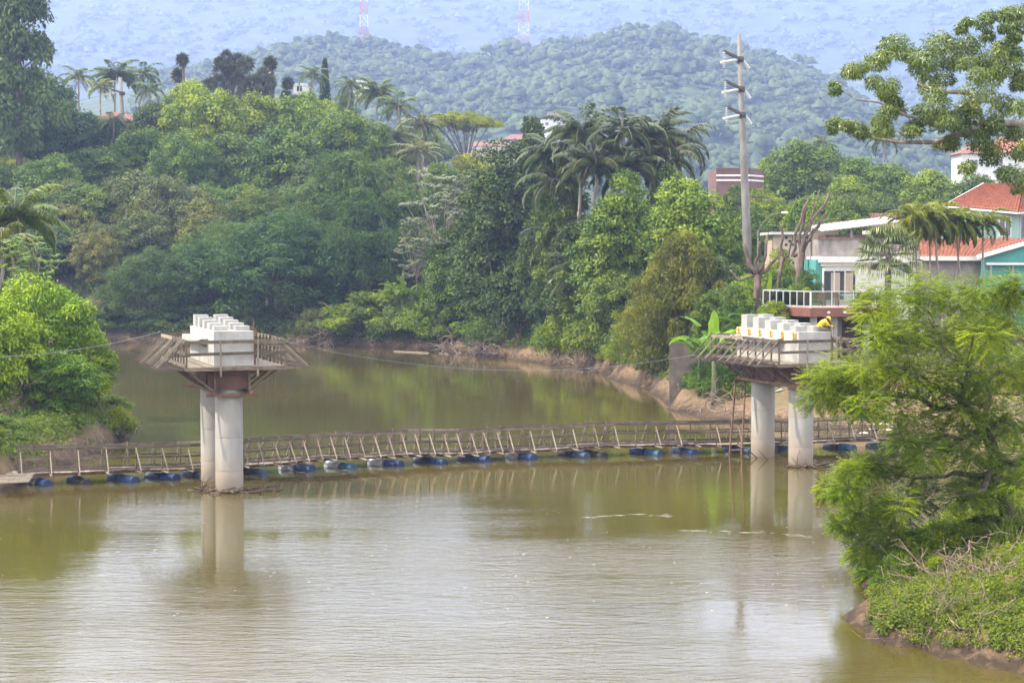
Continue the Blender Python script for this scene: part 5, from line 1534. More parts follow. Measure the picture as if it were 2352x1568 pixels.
# terrace furniture
tb_ = PP(1950, 707, 123.5)
tab = empty('terrace_table', (tb_.x, tb_.y, ZT + .01), 'small table under a white cloth behind the terrace railing', 'table')
mb = MB(); mb.box(tb_.x - .9, tb_.x + .9, tb_.y - .5, tb_.y + .5, ZT + .70, ZT + .75); mb.build('table_top', M['wood_brown'], tab)
for sx_ in (-.8, .8):
    for sy_ in (-.42, .42):
        beam('leg', (tb_.x + sx_, tb_.y + sy_, ZT + .01), (tb_.x + sx_, tb_.y + sy_, ZT + .70), .06, .06, M['wood_brown'], tab)
cl = MB(); cl.box(tb_.x - .45, tb_.x + .55, tb_.y - .53, tb_.y + .53, ZT + .752, ZT + .77); cl.box(tb_.x - .45, tb_.x + .55, tb_.y - .545, tb_.y - .53, ZT + .45, ZT + .77)
tag(cl.build('table_cloth', M['white_paint']), 'white cloth hanging over the terrace table', 'table cloth')
for k, (u, L_) in enumerate(((1888, 'dark brown chair nearest the terrace corner'), (1918, 'dark brown chair left of the terrace table'), (1978, 'dark brown chair right of the terrace table'))):
    p = PP(u, 707, 122.6); ch = empty('terrace_chair', (p.x, p.y, ZT + .01), L_, 'chair', 'chairs on the terrace')
    mb = MB(); mb.box(p.x - .24, p.x + .24, p.y - .24, p.y + .24, ZT + .42, ZT + .47); mb.build('seat', M['wood_brown'], ch)
    mb = MB(); mb.box(p.x - .24, p.x + .24, p.y + .2, p.y + .25, ZT + .55, ZT + .95); mb.build('backrest', M['wood_brown'], ch)
    for sx_ in (-.21, .21):
        for sy_ in (-.21, .22):
            beam('leg', (p.x + sx_, p.y + sy_, ZT + .01), (p.x + sx_, p.y + sy_, ZT + (.42 if sy_ < 0 else .9)), .045, .045, M['wood_brown'], ch)

# ------------------------------------------------------------------ white and teal house behind the terrace
yb = 128.0
h1 = empty('terrace_house', PP(1960, 700, yb + 3), 'white bay windowed house with teal side wall and grey parapet', 'house')
x = lambda u, Y=yb: PP(u, 700, Y).x
zv = lambda v, Y=yb: PP(1900, v, Y).z
wallbox(h1, 'side_wall', 'teal', x(1878), x(1900), yb + .9, yb + 6, ZT - 1, zv(596))
wallbox(h1, 'wall', 'white_paint', x(1893), x(2100), yb, yb + 6, ZT - 1, zv(608))
wallbox(h1, 'cornice', 'white_paint', x(1884), x(2105), yb - .35, yb + 6.1, zv(603), zv(589))
wallbox(h1, 'cornice', 'white_paint', x(1889), x(2102), yb - .15, yb + 6.05, zv(611), zv(603) - .003)
wallbox(h1, 'parapet', 'render_grey', x(1886), x(1985), yb + 1.2, yb + 1.5, zv(588), zv(549))
wallbox(h1, 'parapet', 'render_grey', x(1886), x(1886) + .3, yb + 1.503, yb + 6, zv(588), zv(549) - .01)
wallbox(h1, 'coping', 'clay_old', x(1884), x(1987), yb + 1.1, yb + 1.6, zv(549), zv(546))
wc = Vector((x(1928), yb, (zv(618) + ZT) / 2 + .1))
window(h1, wc, 2.3, zv(622) - ZT - .2, (0, -1, 0), 3, 'white_paint', 'glass_dark')
for k, u in enumerate((1908, 1938)):
    mb = MB(); n_ = 9
    for i in range(n_):
        xa = x(u) + i * .07
        mb.box(xa, xa + .055, yb - .034 - .012 * (i % 2), yb - .031, ZT + .15, zv(626))
    mb.build('curtain', M['curtain'], h1)
# shed with tin lean-to roof behind
h2 = empty('tin_roof_shed', PP(1980, 560, 140), 'grey shed with sloping tin roof behind the parapet', 'shed')
ys = 138.0
xs_ = lambda u: PP(u, 560, ys).x
zs_ = lambda v: PP(1980, v, ys).z
wallbox(h2, 'wall', 'render_grey', xs_(1905), xs_(2052), ys + 1.5, ys + 5, 3, zs_(538))
beam('post', (xs_(1955), ys, zs_(585)), (xs_(1955), ys, zs_(527)), .16, .16, M['render_grey'], h2)
beam('post', (xs_(2055), ys, zs_(585)), (xs_(2055), ys, zs_(516)), .2, .2, M['render_grey'], h2)
mb = MB()
for i in range(36):
    a = i / 36; b = (i + 1) / 36
    xa, xb = xs_(1886) + (xs_(2068) - xs_(1886)) * a, xs_(1886) + (xs_(2068) - xs_(1886)) * b
    za, zb2 = zs_(533) + (zs_(511) - zs_(533)) * a, zs_(533) + (zs_(511) - zs_(533)) * b
    k_ = .03 if i % 2 else 0
    mb.hexa([(xa, ys - .5, za + k_), (xb, ys - .5, zb2 + k_), (xb, ys + 6, zb2 + k_ + .5), (xa, ys + 6, za + k_ + .5), (xa, ys - .5, za + .05 + k_), (xb, ys - .5, zb2 + .05 + k_), (xb, ys + 6, zb2 + .55 + k_), (xa, ys + 6, za + .55 + k_)])
mb.build('roof', M['tin'], h2)
wallbox(h2, 'back_wall', 'cream', xs_(1895), xs_(1960), ys + 6.2, ys + 6.5, zs_(560), zs_(520))
# cream outbuilding with pierced block wall
h3 = empty('block_wall_shed', PP(1812, 575, 150), 'cream outbuilding with pierced block wall and flat pale roof', 'shed')
yc = 150.0
xc_ = lambda u: PP(u, 560, yc).x
zc_ = lambda v: PP(1812, v, yc).z
wallbox(h3, 'wall', 'cream', xc_(1776), xc_(1880), yc, yc + 5, 4, zc_(541))
wallbox(h3, 'roof', 'asb', xc_(1766), xc_(1892), yc - .5, yc + 5.4, zc_(539), zc_(533))
for j in range(3):
    for i in range(7):
        if (i + j) % 2: continue
        mb = MB(); xx = xc_(1803) + i * .28; zz = zc_(565) + j * .28
        mb.box(xx, xx + .2, yc - .01, yc + .05, zz, zz + .2); mb.build('vent_hole_shade', M['dark'], h3)  # near-black blocks in the solid wall paint the shade inside its holes
# brown tiled roof beyond
h4 = empty('brown_tile_house', PP(2060, 560, 152), 'small house with old brown tiled roof behind the tin shed', 'house')
y4 = 152.0
x4 = lambda u: PP(u, 560, y4).x
z4 = lambda v: PP(2060, v, y4).z
wallbox(h4, 'wall', 'cream', x4(2012), x4(2150), y4 + .3, y4 + 6, 4, z4(528))
tiled(h4, 'roof', 'clay_old', (x4(2005), y4 - .2, z4(532)), (x4(2160), y4 - .2, z4(532)), (x4(2160), y4 + 3.6, z4(490)), (x4(2018), y4 + 3.6, z4(490)))

# ------------------------------------------------------------------ mint house with red tiled roofs
h5 = empty('mint_house', PP(2300, 640, 137), 'mint green two storey house with red tiled hipped roof', 'house')
y5 = 134.0
x5 = lambda u, Y=y5: PP(u, 560, Y).x
z5 = lambda v, Y=y5: PP(2300, v, Y).z
Xr = x5(2335); Xe = x5(2520)
ze = z5(489)
wallbox(h5, 'wall', 'mint', x5(2205), Xr - .45, y5 + .5, y5 + 8, 4, ze + .1)
mb = MB(); mb.hexa([(Xr - .45, y5 + .5, 4), (Xe, y5 + 6, 4), (Xe, y5 + 9, 4), (Xr - .45, y5 + 8, 4), (Xr - .45, y5 + .5, ze + .1), (Xe, y5 + 6, ze + .1), (Xe, y5 + 9, ze + .1), (Xr - .45, y5 + 8, ze + .1)])
mb.build('wall', M['mint'], h5)
window(h5, (x5(2312), y5 + .5, z5(520)), .9, 1.5, (0, -1, 0), 2)
window(h5, (Xr + 1.2, y5 + .5 + 1.65 * 5.5 / (Xe - Xr + .45), z5(522)), 1.6, 1.9, (5.5, -(Xe - Xr + .45), 0), 3)
ridge_a = PP(2261, 424, y5 + 4.2); ridge_b = PP(2440, 418, y5 + 5.5)
eave_l = PP(2168, 474, y5 + 1.0); eave_r = Vector((Xr, y5 - .15, ze))
tiled(h5, 'roof', 'clay', eave_l, eave_r, PP(2350, 420, y5 + 4.6), ridge_a)
tiled(h5, 'roof', 'clay', eave_r, PP(2540, 470, y5 + 5), ridge_b, PP(2350, 420, y5 + 4.6))
tiled(h5, 'roof', 'clay', PP(2190, 466, y5 + 8), eave_l, ridge_a, ridge_a + Vector((.1, .1, 0)))
beam('gutter', eave_l + Vector((0, -.06, -.03)), eave_r + Vector((0, -.06, -.03)), .14, .14, M['white_paint'], h5)
beam('gutter', eave_r + Vector((.05, -.06, -.03)), PP(2540, 470, y5 + 5) + Vector((0, -.06, -.03)), .14, .14, M['white_paint'], h5)
beam('verge_board', eave_l + Vector((-.05, 0, .02)), ridge_a + Vector((-.05, 0, .06)), .08, .16, M['white_paint'], h5)
# lower wing: long red roof, white fascia, teal gable
zl0, zl1 = z5(592), z5(549)
tiled(h5, 'lower_roof', 'clay_bright', (x5(2095), y5 - 2.6, zl0), (x5(2262), y5 - 2.6, zl0), (x5(2345), y5 + .4, zl1), (x5(2105), y5 + .4, zl1))
tiled(h5, 'lower_roof', 'clay_bright', PP(2245, 588, y5 - 3.2), PP(2400, 542, y5 - 3.2), PP(2400, 536, y5 - .5), PP(2262, 575, y5 - .5))
beam('fascia', (x5(2095), y5 - 2.66, zl0 - .05), (x5(2245), y5 - 2.66, zl0 - .05), .07, .30, M['white_paint'], h5)
beam('fascia', PP(2243, 591, y5 - 3.3), PP(2402, 545, y5 - 3.3), .08, .32, M['white_paint'], h5)
wallbox(h5, 'lower_wall', 'render_grey', x5(2102), x5(2240), y5 - 2.2, y5 + .3, 4, zl0 - .1)
mb = MB(); a_ = PP(2256, 594, y5 - 2.9); b_ = PP(2400, 553, y5 - 2.9)
mb.hexa([(a_.x, a_.y, 4), (b_.x, b_.y, 4), (b_.x, b_.y + 2, 4), (a_.x, a_.y + 2, 4), a_, b_, b_ + Vector((0, 2, 0)), a_ + Vector((0, 2, 0))]); mb.build('gable_wall', M['teal'], h5)
wallbox(h5, 'porch_beam', 'white_paint', x5(2240), x5(2420), y5 - 3.3, y5 - 3.05, z5(608), z5(603))
for u in (2250, 2300, 2352): beam('porch_post', (x5(u), y5 - 3.18, 3.5), (x5(u), y5 - 3.18, z5(608)), .14, .14, M['render_grey'], h5)

# ------------------------------------------------------------------ houses farther off
def far_house(u, vb, Y, w, d, hw, hr, wall, roof, label, name='far_house', rot=0.0, wins=2, sunk=2.0):
    c = PP(u, vb, Y); e = empty(name, c, label, 'house')
    R = Matrix.Rotation(rot, 3, 'Z')
    P = lambda a, b, z: c + R @ Vector((a, b, z))
    mb = MB(); mb.hexa([P(-w/2, 0, -sunk), P(w/2, 0, -sunk), P(w/2, d, -sunk), P(-w/2, d, -sunk), P(-w/2, 0, hw), P(w/2, 0, hw), P(w/2, d, hw), P(-w/2, d, hw)]); mb.build('wall', M[wall], e)
    mb = MB(); o = .4
    if hr > 0:
        mb.add([P(-w/2 - o, -o, hw), P(w/2 + o, -o, hw), P(w/2 + o, d + o, hw), P(-w/2 - o, d + o, hw), P(-w/2 + (d/3 if hr > 0 else 0), d/2, hw + hr), P(w/2 - d/3, d/2, hw + hr)], [(0, 1, 5, 4), (1, 2, 5), (2, 3, 4, 5), (3, 0, 4), (3, 2, 1, 0)])
    else:
        mb.hexa([P(-w/2 - .1, -.1, hw), P(w/2 + .1, -.1, hw), P(w/2 + .1, d + .1, hw), P(-w/2 - .1, d + .1, hw), P(-w/2 - .1, -.1, hw + .3), P(w/2 + .1, -.1, hw + .3), P(w/2 + .1, d + .1, hw + .3), P(-w/2 - .1, d + .1, hw + .3)])
    mb.build('roof', M[roof], e)
    nrm = R @ Vector((0, -1, 0))
    for i in range(wins):
        window(e, P(-w/2 + w * (i + .5) / wins, 0, hw * .55), min(1.2, w / wins * .5), 1.1, nrm, 2)
    return e
far_house(62, 368, 292, 7.5, 6, 2.6, 2.1, 'brown_wall', 'clay_old', 'house with orange brown roof under the tall dark tree', wins=2)
far_house(262, 292, 305, 6, 4, 1.0, 1.6, 'brown_wall', 'clay_old', 'low brown hut roof beneath the insulator pole', 'thatched_hut', wins=1)
far_house(893, 338, 296, 2.2, 4, 2.2, 0, 'clay_bright', 'clay_bright', 'sliver of orange wall among the grove palms', wins=1)
far_house(826, 212, 345, 2.4, 6, 1.8, 0, 'white_paint', 'white_paint', 'white flat roofed house right of the cypress', wins=2, sunk=1)
far_house(688, 214, 340, 2.2, 5, 1.4, 0, 'white_paint', 'white_paint', 'small white house left of the cypress', wins=1, sunk=1)
far_house(1270, 300, 620, 8, 8, 4.0, 2.0, 'white_paint', 'brown_wall', 'white and brown house before the hill', wins=2, sunk=8)
far_house(1125, 352, 640, 16, 8, 2.4, 1.8, 'cream', 'clay_old', 'low pale house in the gap right of the umbrella tree', wins=4, sunk=6)
far_house(1195, 340, 660, 12, 8, 3.0, 2.0, 'brown_wall', 'clay_old', 'low brown roofed house beside the gap', wins=3, sunk=6)
far_house(1160, 366, 560, 9, 6, 2.8, 0, 'cream', 'asb', 'cream wall low in the gap right of the umbrella tree', wins=2, sunk=6)
far_house(2265, 402, 262, 7, 6, 3.0, 1.6, 'white_paint', 'clay_old', 'pale pink house with dull roof behind the overhanging branches', wins=2, sunk=6)
far_house(2335, 392, 270, 8, 7, 2.6, 2.4, 'white_paint', 'clay_bright', 'house with bright orange roof at the picture edge', wins=2, sunk=6)
sb = PP(1703, 455, 240); sbe = empty('striped_building', sb, 'flat brown building with two white stripes behind the power pole', 'building')
w2 = 58 / PXM(240)
wallbox(sbe, 'wall', 'brown_wall', sb.x - w2, sb.x + w2 * .35, 240, 250, sb.z - 6, PP(0, 388, 240).z)
mb = MB(); mb.hexa([(sb.x + w2 * .353, 240, sb.z - 6), (sb.x + w2, 243, sb.z - 6), (sb.x + w2, 250, sb.z - 6), (sb.x + w2 * .353, 250, sb.z - 6)] + [(p[0], p[1], PP(0, 387, 240).z) for p in ((sb.x + w2 * .353, 240), (sb.x + w2, 243), (sb.x + w2, 250), (sb.x + w2 * .353, 250))]); mb.build('side_wall', M['brown_wall'], sbe)
for v0, v1 in ((401, 405), (412, 416)):
    z0, z1 = PP(0, v1, 240).z, PP(0, v0, 240).z
    wallbox(sbe, 'stripe', 'stripe', sb.x - w2, sb.x + w2 * .35, 239.94, 239.995, z0, z1)
    mb = MB(); mb.hexa([(sb.x + w2 * .36, 239.93, z0), (sb.x + w2, 242.93, z0), (sb.x + w2, 242.97, z0), (sb.x + w2 * .36, 239.97, z0), (sb.x + w2 * .36, 239.93, z1), (sb.x + w2, 242.93, z1), (sb.x + w2, 242.97, z1), (sb.x + w2 * .36, 239.97, z1)]); mb.build('stripe', M['stripe'], sbe)
wallbox(sbe, 'coping', 'brown_tile', sb.x - w2 - .05, sb.x + w2 * .35, 239.9, 240.3, PP(0, 388, 240).z + .003, PP(0, 386, 240).z)

# ------------------------------------------------------------------ old concrete wall on the bank
a = GG(1537, 936); b = GG(1592, 940); 
cwz = PP(1537, 786, a.y).z
mb = MB(); d_ = Vector((2.2, 1.4, 0))
q0 = Vector((a.x, a.y, -1)); q1 = Vector((a.x + 4.6, a.y - 1.6, -1))
n_ = Vector((.35, .94, 0)) * 1.1
mb.hexa([q0, q1, q1 + n_, q0 + n_] + [Vector((p.x, p.y, cwz + dz)) for p, dz in ((q0, 0), (q1, .05), (q1 + n_, .05), (q0 + n_, 0))])
cw = tag(mb.build('concrete_wall', M['concrete_old']), 'dark stained old concrete wall standing at the water edge', 'wall')

# ------------------------------------------------------------------ power poles
def insulator(parent, p, q, n=9, r=.14):
    mb = MB(); p, q = Vector(p), Vector(q); d = (q - p)
    ax = d.normalized(); quat = Vector((0, 0, 1)).rotation_difference(ax)
    m0 = MB(); L_ = d.length
    prof = [(.025, 0)]
    for i in range(n):
        z = (i + .5) / n * L_; prof += [(.03, z - .3 * L_ / n), (r, z - .05 * L_ / n), (r, z + .08 * L_ / n), (.03, z + .2 * L_ / n)]
    prof.append((.025, L_)); m0.lathe((0, 0, 0), prof, 10)
    m0.v = [p + quat @ v for v in m0.v]
    return m0.build('insulator_string', M['insul'], parent)
yp = 150.0
pb = PP(1716, 560, yp); pt = PP(1697, 80, yp)
g0 = hz(pb.x, yp)
pole = empty('power_pole', (pb.x, yp, g0), 'tall tapering concrete power pole with three arms above the stumps', 'power pole')
mb = MB(); mb.tube([(pb.x, yp, g0 - .5), pb, pb.lerp(pt, .5), pt], [.40, .36, .27, .155], 14); mb.build('shaft', M['pole'], pole, True)
for (v, k) in ((136, 0), (204, 1), (263, 2)):
    t = (560 - v) / 480; c = pb.lerp(pt, t)
    tipl = PP(1663 + k * 3, v - 18, yp - 2.6)
    mb = MB(); mb.bar(c + Vector((.1, -.2, -.05)), tipl, .16, .20); mb.lathe(c - Vector((0, 0, .25)), [(.30, 0), (.34, .1), (.34, .35), (.30, .45)], 12); mb.build('cross_arm', M['iron'], pole)
    insulator(pole, tipl - Vector((0, 0, .05)), tipl - Vector((0, 0, 1.35)))
    insulator(pole, c + Vector((-.25, -.3, -.1)), c + Vector((-1.75, -1.9, -.48)), 9)
    insulator(pole, c + Vector((.25, 0, -.1)), c + Vector((.85, .6, -.72)), 6, .13)
beam('bracket', PP(1722, 452, yp - .4), PP(1770, 456, yp - .4), .06, .08, M['iron'], pole)
yq = 300.0
pb2 = PP(282, 300, yq); pt2 = PP(276, 178, yq); g2 = hz(pb2.x, yq)
pole2 = empty('power_pole', (pb2.x, yq, g2), 'concrete power pole with two rows of insulators among the slope palms', 'power pole')
mb = MB(); mb.tube([(pb2.x, yq, g2 - .5), pb2, pt2], [.5, .42, .30], 12); mb.build('shaft', M['pole'], pole2, True)
for v in (214, 281):
    c = PP(279, v, yq - .5)
    mb = MB(); mb.bar(c + Vector((.3, 0, 0)), c + Vector((-1.6, -1.5, .5)), .2, .22); mb.lathe(c + Vector((0, .5, -.3)), [(.46, 0), (.5, .1), (.5, .45), (.46, .55)], 12); mb.build('cross_arm', M['iron'], pole2)
    insulator(pole2, c + Vector((-.4, -.2, 0)), c + Vector((-3.0, -.8, -.4)), 10, .2)
    insulator(pole2, c + Vector((-1.5, -1.5, .5)), c + Vector((-1.5, -1.5, -1.5)), 8, .2)
    if v < 250: insulator(pole2, c + Vector((.7, 0, 0)), c + Vector((2.5, .3, -.4)), 9, .2)
    rope(sag(c + Vector((-3.0, -.8, -.4)), PP(-60, v + (44 if v < 250 else 38), yq - 12), .8), 'power line running left from the %s row of insulators' % ('upper' if v < 250 else 'lower'), .035, 'wire', 'wire', 'power_line')
# street lamp and wires behind the stumps
sl = empty('street_lamp', PP(1745, 560, 146), 'street lamp on a curved arm beside the power pole', 'street lamp')
mb = MB(); mb.tube([PP(1741, 530, 146), PP(1758, 505, 146), PP(1776, 491, 146), PP(1796, 488, 146)], [.03, .028, .025, .025], 6); mb.build('lamp_arm', M['pole'], sl, True)
mb = MB(); a = PP(1794, 488, 146); mb.hexa([a + Vector(v) for v in ((0, -.15, -.06), (.55, -.15, -.05), (.55, .15, -.05), (0, .15, -.06), (.05, -.1, .06), (.5, -.08, .05), (.5, .08, .05), (.05, .1, .06))]); mb.build('lamp_head', M['alu'], sl)
mb = MB(); mb.tube([PP(1741, 640, 146), PP(1741, 528, 146)], .07, 6); mb.build('lamp_post', M['pole'], sl)
for i, (u0, v0, Y0, u1, v1, Y1, L_) in enumerate([(1722, 452, 150, 1905, 442, 170, 'upper wire from the power pole toward the leaning stump'), (1905, 442, 170, 2180, 468, 175, 'wire from the leaning stump toward the red roof'), (1905, 444, 170, 2180, 474, 176, 'second wire toward the red roof'),
                                            (1650, 512, 156, 1900, 500, 160, 'top wire of the street bundle'), (1650, 520, 156, 1900, 507, 160, 'middle wire of the street bundle'), (1650, 528, 156, 1900, 514, 160, 'bottom wire of the street bundle'), (1880, 498, 160, 2120, 512, 170, 'street wire running behind the tin roof')]):
    rope(sag(PP(u0, v0, Y0), PP(u1, v1, Y1), .5, 12), L_, .02, 'wire', 'wire', 'power_line')

# ------------------------------------------------------------------ lattice masts on the hill
for k, (u, vb, wpx, Y, L_) in enumerate(((836, 78, 19, 1512, 'red and white lattice mast standing above the left hilltop'), (1203, 98, 27, 1512, 'wider red and white lattice mast on the saddle of the hill'))):
    b = PP(u, vb + 14, Y); e = empty('lattice_mast', b, L_, 'mast')
    w0 = wpx / PXM(Y) / 2; Ht = 100.0
    def cr(sx_, sy_, t): 
        w_ = w0 * (1 - .62 * t); return b + Vector((sx_ * w_, sy_ * w_, Ht * t))
    nseg = 20
    for s in range(nseg):
        mt = M['red_paint'] if (s // 2) % 2 == 0 else M['stripe']
        mb = MB(); t0, t1 = s / nseg, (s + 1) / nseg
        cs = [(-1, -1), (1, -1), (1, 1), (-1, 1)]
        for i in range(4):
            j = (i + 1) % 4
            mb.bar(cr(*cs[i], t0), cr(*cs[i], t1), .32, .32, (1, 0, 0))
            mb.bar(cr(*cs[i], t0), cr(*cs[j], t1), .16, .16); mb.bar(cr(*cs[j], t0), cr(*cs[i], t1), .16, .16); mb.bar(cr(*cs[i], t1), cr(*cs[j], t1), .15, .15)
        mb.build('lattice_section', mt, e)

# ------------------------------------------------------------------ limbed trees in front: limbs grow to the leaf masses they carry
def limbs(r, base_pts, base_rad, targets, mt, twig=.012, crook=.06):
    """crooked limbs: every target joins the nearest point already grown"""
    tb = MB()
    tb.tube(base_pts, base_rad, 9)
    nodes = [(Vector(p), rr) for p, rr in zip(base_pts, base_rad)][1:]
    order = sorted(range(len(targets)), key=lambda i: (Vector(targets[i]) - nodes[-1][0]).length)
    for i in order:
        t = Vector(targets[i])
        best = min(range(len(nodes)), key=lambda k: (nodes[k][0] - t).length * (1.0 + .25 / (nodes[k][1] + .05)) + (1.5 if nodes[k][0].z > t.z + .6 else 0))
        p, rr = nodes[best]
        pts = wander(r, p, t, 4, crook)
        r0 = min(rr * .72, .12); r1 = max(r0 * .45, twig)
        rad = [r0, r0 * .85 + r1 * .15, (r0 + r1) / 2, r1 * 1.1, r1 * .7]
        tb.tube(pts, rad, 6, False)
        nodes += [(q, a) for q, a in zip(pts[1:], rad[1:])]
    return tb, nodes

def masses(r, ells, Y0, dY, k, fill=1.0):
    """turn picture ellipses (u, v, ru, rv[, Y]) into leaf-mass centres spread in depth"""
    C = []; R = []
    for e in ells:
        u, v, ru, rv = e[:4]; Yc = e[4] if len(e) > 4 else Y0
        n = max(1, int(k * fill))
        for j in range(n):
            a = r.uniform(0, 6.283); q = r.uniform(0, 1) ** .5 * .8
            Y = Yc + r.normal(0, dY)
            p = PP(u + math.cos(a) * q * ru, v + math.sin(a) * q * rv, Y)
            C.append((p.x, p.y, p.z)); R.append(min(ru, rv * 1.6) / PXM(Y) * r.uniform(.5, .85))
    return C, R

def masses_to_tree(name, label, cat, base, base_pts, base_rad, C, R, lv, mt_bark, colr, extra=None):
    e = empty(name, base, label, cat)
    tb, nodes = limbs(lv.r, base_pts, base_rad, C, mt_bark)
    tb.build('trunk', M[mt_bark], e, True)
    o = link('crown', lv.mesh('crown', M['leaf_fine']), e); o.color = (*colr, 1)
    return e

# feathery tree on the near bank, leaning out over the water
rr_ = np.random.default_rng(71)
ELL = [(2010, 690, 60, 40), (2085, 668, 80, 45), (2170, 690, 80, 45), (2245, 665, 70, 45), (2320, 655, 60, 50), (2030, 760, 60, 40), (2110, 770, 80, 45), (2205, 770, 80, 50), (2300, 745, 70, 60),
       (1945, 850, 60, 30), (2010, 835, 60, 40), (2090, 850, 80, 45), (2180, 860, 80, 50), (2270, 860, 80, 60), (2345, 850, 50, 60), (1895, 868, 45, 22), (1890, 905, 45, 24), (1965, 915, 60, 32), (2040, 930, 70, 40), (2130, 945, 80, 45), (2225, 955, 80, 50), (2320, 960, 60, 55),
       (2075, 1010, 70, 36), (2165, 1030, 80, 45), (2260, 1050, 80, 50), (2340, 1060, 50, 50), (1965, 1068, 60, 26), (2040, 1085, 70, 36), (2125, 1105, 70, 40), (2210, 1115, 60, 40),
       (1935, 1130, 45, 26), (1995, 1150, 60, 36), (2065, 1165, 60, 40), (1940, 1195, 36, 34), (2005, 1215, 50, 36), (1975, 1262, 36, 34), (2030, 1275, 40, 34), (2005, 1310, 26, 26), (2300, 1120, 70, 40)]
C, R = masses(rr_, ELL, 57.5, 2.2, 4)
lv = feathery(72, C, R, 84, .44, .066)
gb = hz(PP(2330, 1000, 59).x, 59)
tbse = PP(2318, 1190, 59); tbse.z = gb - .3
masses_to_tree('feathery_tree', 'feathery light green tree leaning over the water before the clamped pier', 'tree', (tbse.x, 59, gb),
               [tbse, PP(2300, 1080, 58.8), PP(2262, 985, 58.4), PP(2215, 930, 58)], [.26, .22, .18, .14], C, R, lv, 'bark', (.175, .235, .032))
# second stem behind it, taller, at the picture edge
ELL2 = [(2330, 700, 60, 50), (2260, 720, 60, 45), (2370, 760, 60, 60), (2300, 800, 70, 50), (2200, 735, 60, 40), (2350, 880, 60, 60), (2280, 900, 60, 50), (2390, 980, 60, 60), (2330, 1010, 60, 50)]
C, R = masses(rr_, ELL2, 66, 1.6, 3)
lv = feathery(73, C, R, 70, .40, .066)
b2 = PP(2390, 1150, 66.5); b2.z = hz(b2.x, b2.y) - .3
masses_to_tree('feathery_tree', 'darker feathery tree behind the leaning one at the picture edge', 'tree', (b2.x, b2.y, b2.z), [b2, PP(2385, 1000, 66.4), PP(2350, 900, 66.2)], [.2, .16, .12], C, R, lv, 'bark', (.15, .20, .03))

# tall tree whose limbs reach into the top right corner
Z7 = lambda x_, y_: ((1400 + x_ / 2.0276) * .91875, y_ / 2.0276 * .91875)
TE = [(1720, 220, 100, 60), (1640, 300, 75, 45), (1460, 370, 90, 55), (1380, 440, 34, 40), (1590, 440, 105, 55), (1690, 490, 70, 60), (1850, 310, 130, 60), (1960, 240, 110, 70), (2080, 260, 100, 70), (1880, 500, 100, 60), (1870, 580, 90, 40), (1620, 640, 70, 50),
      (1500, 650, 80, 36), (1390, 640, 34, 30), (1760, 660, 80, 40), (2010, 650, 90, 70), (1970, 725, 60, 45), (2180, 440, 100, 70), (2250, 370, 80, 55), (2310, 300, 60, 60), (2130, 700, 80, 55), (2280, 540, 80, 90), (2300, 660, 70, 60), (2180, 780, 90, 60), (2290, 860, 70, 46), (2060, 850, 46, 28),
      (2040, 120, 36, 50), (2170, 130, 55, 65), (2250, 100, 55, 70), (2310, 160, 55, 90), (2345, 480, 50, 90), (2350, 60, 60, 70), (2370, 780, 60, 80), (2330, 390, 60, 60), (2200, 300, 70, 50), (2110, 350, 70, 50), (1900, 400, 80, 45), (2230, 220, 60, 50), (2000, 340, 70, 50), (2330, 930, 50, 50), (1780, 290, 70, 45), (1680, 560, 60, 40), (1950, 590, 60, 40), (2080, 560, 60, 50), (2230, 620, 60, 50)]
ells = [(*Z7(a, b), c / 2.0276 * .91875, d / 2.0276 * .91875) for a, b, c, d in TE]
r8 = np.random.default_rng(81)
C, R = masses(r8, ells, 70, 1.5, 3)
lv = Leaves(82)
# open tufts: leaves hang from the twig ends
lv.clumps(np.array(C), np.array(R) * 1.08, 380, .165, .052, .8, up=.25, spread=1.0, low=-.8, hang=.55)
tbs = PP(2460, 900, 71); tg = hz(tbs.x, 71)
tpts = [Vector((tbs.x, 71, tg - .4)), PP(2450, 700, 71), PP(2430, 480, 70.6), PP(2400, 300, 70.3), PP(2360, 285, 70)]
main = [PP(*Z7(2150, 625), 70), PP(*Z7(2110, 540), 70), PP(*Z7(2070, 470), 69.6), PP(*Z7(1930, 465), 69.4), PP(*Z7(1810, 430), 69.2), PP(*Z7(2060, 672), 70.4), PP(*Z7(1900, 722), 70.5), PP(*Z7(1720, 722), 70.2), PP(*Z7(1580, 700), 70), PP(*Z7(1930, 622), 69.6), PP(*Z7(1760, 588), 69.4), PP(*Z7(1620, 520), 69.2), PP(*Z7(1500, 505), 69)]
e = empty('tall_branching_tree', (tbs.x, 71, tg), 'open branching tree reaching into the top right corner with glossy leaf tufts', 'tree')
tb = MB(); tb.tube(tpts, [.42, .36, .30, .24, .2], 10)
nodes = [(tpts[-1], .2)]
def limb(idx, r0):
    pts = [Vector(tpts[-1] if idx[0] is None else main[idx[0]])] + [main[i] for i in idx[1:]]
    n = len(pts); rad = [r0 * (1 - .72 * i / (n - 1)) for i in range(n)]
    tb.tube(pts, rad, 8, False)
    for p, q in zip(pts[1:], rad[1:]): nodes.append((p, q))
limb([None, 0, 1, 2, 3, 4], .17); limb([None, 5, 6, 7, 8], .15); limb([0, 9, 10, 11, 12], .10)
order = sorted(range(len(C)), key=lambda i: min((Vector(C[i]) - n[0]).length for n in nodes))
for i in order:
    t = Vector(C[i]); k = min(range(len(nodes)), key=lambda k: (nodes[k][0] - t).length)
    p, q = nodes[k]; pts = wander(r8, p, t, 4, .07); r0 = min(q * .6, .07); rad = [r0, r0 * .8, r0 * .6, r0 * .45, .012]
    tb.tube(pts, rad, 5, False); nodes += list(zip(pts[1:], rad[1:]))
tb.build('trunk', M['bark_pale'], e, True)
o = link('crown', lv.mesh('crown', M['leaf_gloss']), e); o.color = (.095, .135, .032, 1)

